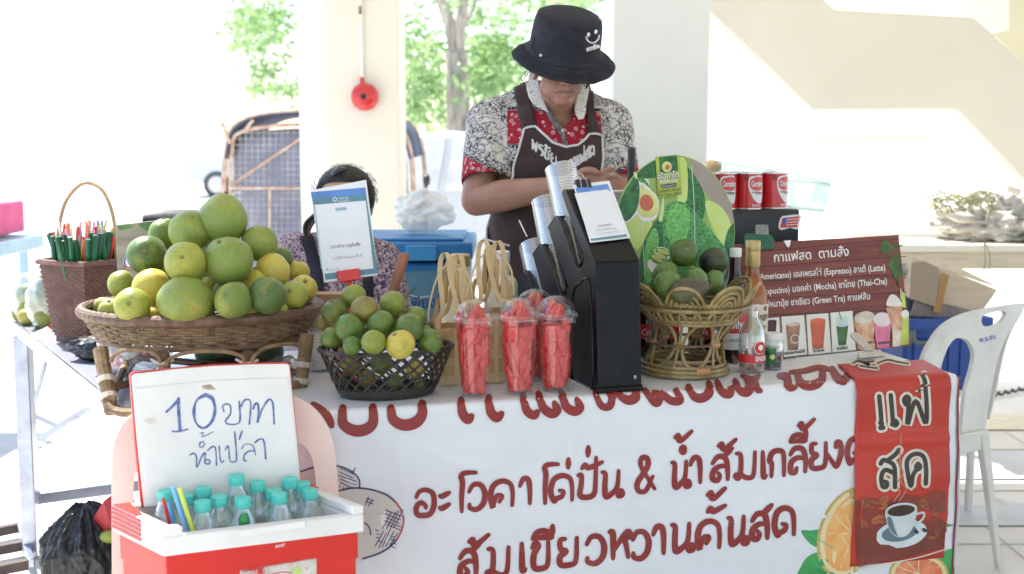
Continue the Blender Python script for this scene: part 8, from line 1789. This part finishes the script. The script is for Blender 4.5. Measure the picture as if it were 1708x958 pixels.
for k_ in (0, 5): b = MB(); b.tube(cat([HB.at(893, 62, .003) + V_((-.0,0,0)), HB.at(888, 80, .004), HB.at(889, 100, .006), D(884 - k_, 118, 3.50), D(874 - k_, 130, 3.53), D(880 - k_, 138, 3.56)], 5), .0014, 6); b.obj('chin_cord', blk, ht)
b = MB(); b.ball(hc + V_((0,.02,.004)), (.0755,.088,.090), 22, rotH)
for i, v in enumerate(b.v):
    if proj(v)[1] > 128 and v.y < 3.60: b.v[i] = hc + (v - hc)*.86
b.obj('hair', hairm, vt)
# what he works at: clear container on a small steel stand (hidden behind the signs)
k = D(1028, 318, 3.33); b = MB(); b.box(V_((k.x, 3.34, k.z - .035)), (.11,.085,.075)); tag(b.obj('clear_container', clear('clear_box', (.93,.95,.97), .3, .05, .25), bevel=.006), 'clear lidded plastic container under the vendor\'s hands', 'container')
k2 = V_((k.x - .03, 3.36, 0)); b = MB(); b.lathe([(.10, TZ+.003),(.10, k.z - .076),(.09, k.z - .074)], 28, k2); tag(b.obj('steel_pot', sil), 'steel pot on the table behind the dispenser, below the clear container', 'pot')

# ---------------------------------------------------------------- seated woman
eyew = mat('eye_white', (.70,.66,.62), .25, .03); iris = mat('dark_iris', (.03,.015,.01), .15, .1)
def face_parts(par, bvh, c, fwd, eyes, brows, lips, closed):
    for q_ in eyes:
        h = bvh.find_nearest(q_); p_, n_ = h[0], h[1]
        if not closed:
            b = MB(); b.ball(p_ - n_*.004, (.0125,.008,.0065), 14); b.obj('eye', eyew, par); b = MB(); b.ball(p_ + n_*.0018, (.0052,.0035,.0052), 10); b.obj('iris', iris, par)
        b = MB(); b.tube(cat([bvh.find_nearest(q_ + V_((x_, 0, z_)))[0] + n_*.001 for x_, z_ in ((-.015,.0),(-.007,.006 if not closed else -.003),(.007,.006 if not closed else -.003),(.015,.0))], 4), .0014, 6); b.obj('eyelid_line', hairm, par)
    for q_ in brows:
        b = MB(); b.tube(cat([bvh.find_nearest(q_ + V_((x_, 0, z_)))[0] for x_, z_ in ((-.017,-.001),(-.006,.003),(.008,.003),(.018,-.002))], 4), [.0012]*3 + [.0024]*7 + [.0012]*3, 6); b.obj('eyebrow', hairm, par)
    if lips:
        for z_, r_ in ((.003,.0032),(-.004,.0040)): b = MB(); b.tube(cat([bvh.find_nearest(lips + V_((x_, -.01, z_ + (.001 if abs(x_) < .01 else -.001))))[0] for x_ in (-.022,-.011,0,.011,.022)], 4), [r_*math.sin(math.pi*(.12 + .76*i/16)) for i in range(17)], 8); b.obj('lip', lipm, par)
face_parts(vt, bvB, hc, None, [D(922, 118, 3.48), D(957, 117, 3.48)], [D(921, 109, 3.47), D(957, 108, 3.47)], None, True)
wt = thing('person', V_((-.46, 3.55, 0)), 'seated dark haired woman in a mauve patterned blouse, face hidden behind the payment card', 'person')
wc = D(575, 335, 3.45); shl, shr = D(490, 422, 3.52), D(636, 436, 3.52); cxw = (shl.x + shr.x)/2
mb = MB(); mb.ball((cxw,3.58,.52), (.17,.14,.13)); mb.ball((cxw,3.56,.70), (.145,.115,.17)); mb.ball((cxw,3.54,.86), (.155,.11,.13)); mb.capsule(shl, .05, shr, .05); mb.capsule((cxw,3.52,.93), .05, (wc.x - .002, 3.48, 1.04), .048)
mb.ball(wc + V_((0,0,0)), (.070,.085,.088), 22); mb.ball(wc + V_((0,-.025,-.055)), (.052,.052,.045), 18); mb.ball(wc + V_((0,-.055,-.092)), (.022,.02,.018), 12)
mb.capsule(wc + V_((0,-.086,.0)), .008, wc + V_((0,-.104,-.038)), .0125); mb.capsule(wc + V_((-.045,-.062,-.03)), .02, wc + V_((-.038,-.05,-.05)), .018); mb.capsule(wc + V_((.045,-.062,-.03)), .02, wc + V_((.038,-.05,-.05)), .018); mb.capsule(wc + V_((-.04,-.072,.026)), .012, wc + V_((.04,-.072,.026)), .012); mb.ball(wc + V_((-.012,-.088,-.04)), .008, 10); mb.ball(wc + V_((.012,-.088,-.04)), .008, 10); mb.capsule(wc + V_((-.018,-.076,-.066)), .006, wc + V_((.018,-.076,-.066)), .006); mb.capsule(wc + V_((-.016,-.074,-.073)), .006, wc + V_((.016,-.074,-.073)), .006)
for s_ in (-1, 1): mb.ball(wc + V_((s_*.072,.005,-.02)), (.009,.016,.026), 10)
for sh_, s_ in ((shl, -1), (shr, 1)):
    el = sh_ + V_((s_*.045,-.05,-.25)); wr = V_((cxw + s_*.07, 3.30, .66)); mb.capsule(sh_, .047, el, .040); mb.capsule(el, .040, wr, .026); mb.ball(wr + V_((-s_*.02,-.04,0)), (.03,.04,.017), 12)
    for k_ in range(4): f0_ = wr + V_((-s_*.02 + (k_-1.5)*.016, -.07, 0)); finger(mb, [f0_, f0_ + V_((0,-.025,-.006)), f0_ + V_((0,-.042,-.022))], .0085, .0065)
    finger(mb, [wr + V_((-s_*.05,-.03,.0)), wr + V_((-s_*.068,-.055,-.005))], .009, .0075)
    h_ = V_((cxw + s_*.085, 3.55, .50)); kn = V_((cxw + s_*.11, 3.17, .50)); an = V_((cxw + s_*.11, 3.20, .09)); mb.capsule(h_, .085, kn, .058); mb.capsule(kn, .056, an, .036); mb.capsule(an + V_((0,.01,-.04)), .032, an + V_((0,-.14,-.055)), .026)
wb, bvWB = organic('body', mb, .0042, 3, skinw, wt)
face_parts(wt, bvWB, wc, None, [wc + V_((-.029,-.09,.004)), wc + V_((.029,-.09,.004))], [wc + V_((-.029,-.09,.026)), wc + V_((.029,-.09,.026))], wc + V_((0,-.085,-.068)), False)
blo = bpy.data.materials.new('mauve_print_blouse'); blo.use_nodes = True; nt = blo.node_tree; L = nt.links; p_ = nt.nodes['Principled BSDF']; p_.inputs['Roughness'].default_value = .85
tc = _n(nt, 'ShaderNodeTexCoord'); nz = _n(nt, 'ShaderNodeTexNoise'); nz.inputs['Scale'].default_value = 55; nz.inputs['Distortion'].default_value = 2.5; nz.inputs['Detail'].default_value = 3; L.new(tc.outputs['Object'], nz.inputs['Vector'])
cr = _n(nt, 'ShaderNodeValToRGB'); L.new(nz.outputs[0], cr.inputs[0]); e_ = cr.color_ramp.elements; e_[0].position = .42; e_[0].color = (.05,.04,.08,1); e_[1].position = .62; e_[1].color = (.52,.42,.44,1); x_ = cr.color_ramp.elements.new(.50); x_.color = (.35,.24,.30,1); L.new(cr.outputs[0], p_.inputs['Base Color'])
mb = MB(); mb.ball((cxw,3.58,.56), (.185,.155,.14), 20); mb.ball((cxw,3.56,.70), (.16,.13,.18), 20); mb.ball((cxw,3.54,.86), (.17,.125,.14), 20); mb.capsule(shl, .062, shr, .062, 18); mb.capsule((wc.x - .02,3.525,.985), .052, shl, .055); mb.capsule((wc.x + .02,3.525,.985), .052, shr, .055)
for sh_, s_ in ((shl, -1), (shr, 1)): mb.capsule(sh_, .062, sh_ + V_((s_*.03,-.03,-.16)), .064, 18)
bl2, bvW = organic('blouse', mb, .008, 3, blo, wt, lambda c: V_((c.x - wc.x, c.y - 3.5, 0)).length < .055 and c.z > .985); s_ = bl2.modifiers.new('solid', 'SOLIDIFY'); s_.thickness = .003
WS = BV(bvW, 3.5); dka = mat('dark_navy_apron', (.02,.022,.035), .85, .1)
surfstrip('apron_strap', WS, rowsof([(500,398,522,394),(512,430,532,428),(520,470,540,468),(524,520,546,518)], 4), .008, dka, wt, nu=3); surfstrip('apron_strap', WS, rowsof([(606,400,622,402),(604,440,622,440),(604,480,622,480),(598,530,618,530)], 4), .008, dka, wt, nu=3)
b = MB()
hcw = wc + V_((0,.012,.010)); b.ball(hcw, (.086,.092,.092), 30)
for i, v in enumerate(b.v):
    d = v - hcw
    if d.y < -.045 and d.z < .035: b.v[i] = hcw + V_((d.x*.80, max(d.y, -.055)*.8, d.z))
    b.v[i] = b.v[i] + d.normalized()*(.004*noise.noise(V_((math.atan2(d.x, d.z + .1)*14, d.y*10, 3))))
b.obj('hair', hairm, wt, angle=None)
b = MB(); s0 = D(540, 350, 3.47)
for k_ in range(9):
    o_ = V_((rnd.uniform(-.012,.012), rnd.uniform(-.01,.01), 0)); b.tube(cat([s0 + o_, D(526, 362, 3.46) + o_, D(515, 374, 3.45) + o_, D(512, 390, 3.45) + o_*.6, D(520, 402, 3.46) + o_*.4], 5), [.0045 - .0001*i for i in range(21)], 6)
b.obj('loose_hair', mat('brown_hair', (.09,.055,.04), .55, .3, 60, bump=.5, bscale=90), wt)
b = MB(); b.tube(cat([D(553, 292, 3.40), D(565, 283, 3.40), D(577, 281, 3.41)], 5), [.003,.006,.008,.009,.010,.010,.010,.009,.008,.006,.003], 8, flat=.5); b.obj('hair_clip', mat('glossy_black', (.01,.01,.012), .1, .05, coat=.6), wt)
# strands breaking the outline of both heads of hair
b = MB()
for i in range(60):
    a = rnd.uniform(-.6, 3.7); p0 = hcw + V_((math.cos(a)*.086, rnd.uniform(-.03,.04), abs(math.sin(a))*.090)); d = (p0 - hcw).normalized(); b.tube([p0, p0 + d*.004 + V_((math.sin(a)*.01, 0, -math.cos(a)*.008)), p0 + d*.005 + V_((math.sin(a)*.02, 0, -math.cos(a)*.018))], .0005, 4)
stuff(b.obj('stray_hair', hairm, wt))
t = thing('plastic_stool', V_((cxw, 3.6, 0)), 'plastic stool under the seated woman, hidden behind the table', 'stool')
b = MB(); b.lathe([(.16,.36),(.17,.375),(.17,.39),(.001,.392)], 28, (cxw,3.6,0)); b.obj('seat', lblue, t)
for a in range(4): b = MB(); q_ = R(45 + a*90); b.tube([V_((cxw + .19*math.cos(q_), 3.6 + .19*math.sin(q_), 0)), V_((cxw + .13*math.cos(q_), 3.6 + .13*math.sin(q_), .365))], [.014,.02], 8); b.obj('leg', lblue, t)

for o in bpy.data.objects:
    lb = o.get('label')
    if lb and len(lb.replace('-', ' ').split()) > 16: print('LONG', o.name, lb)
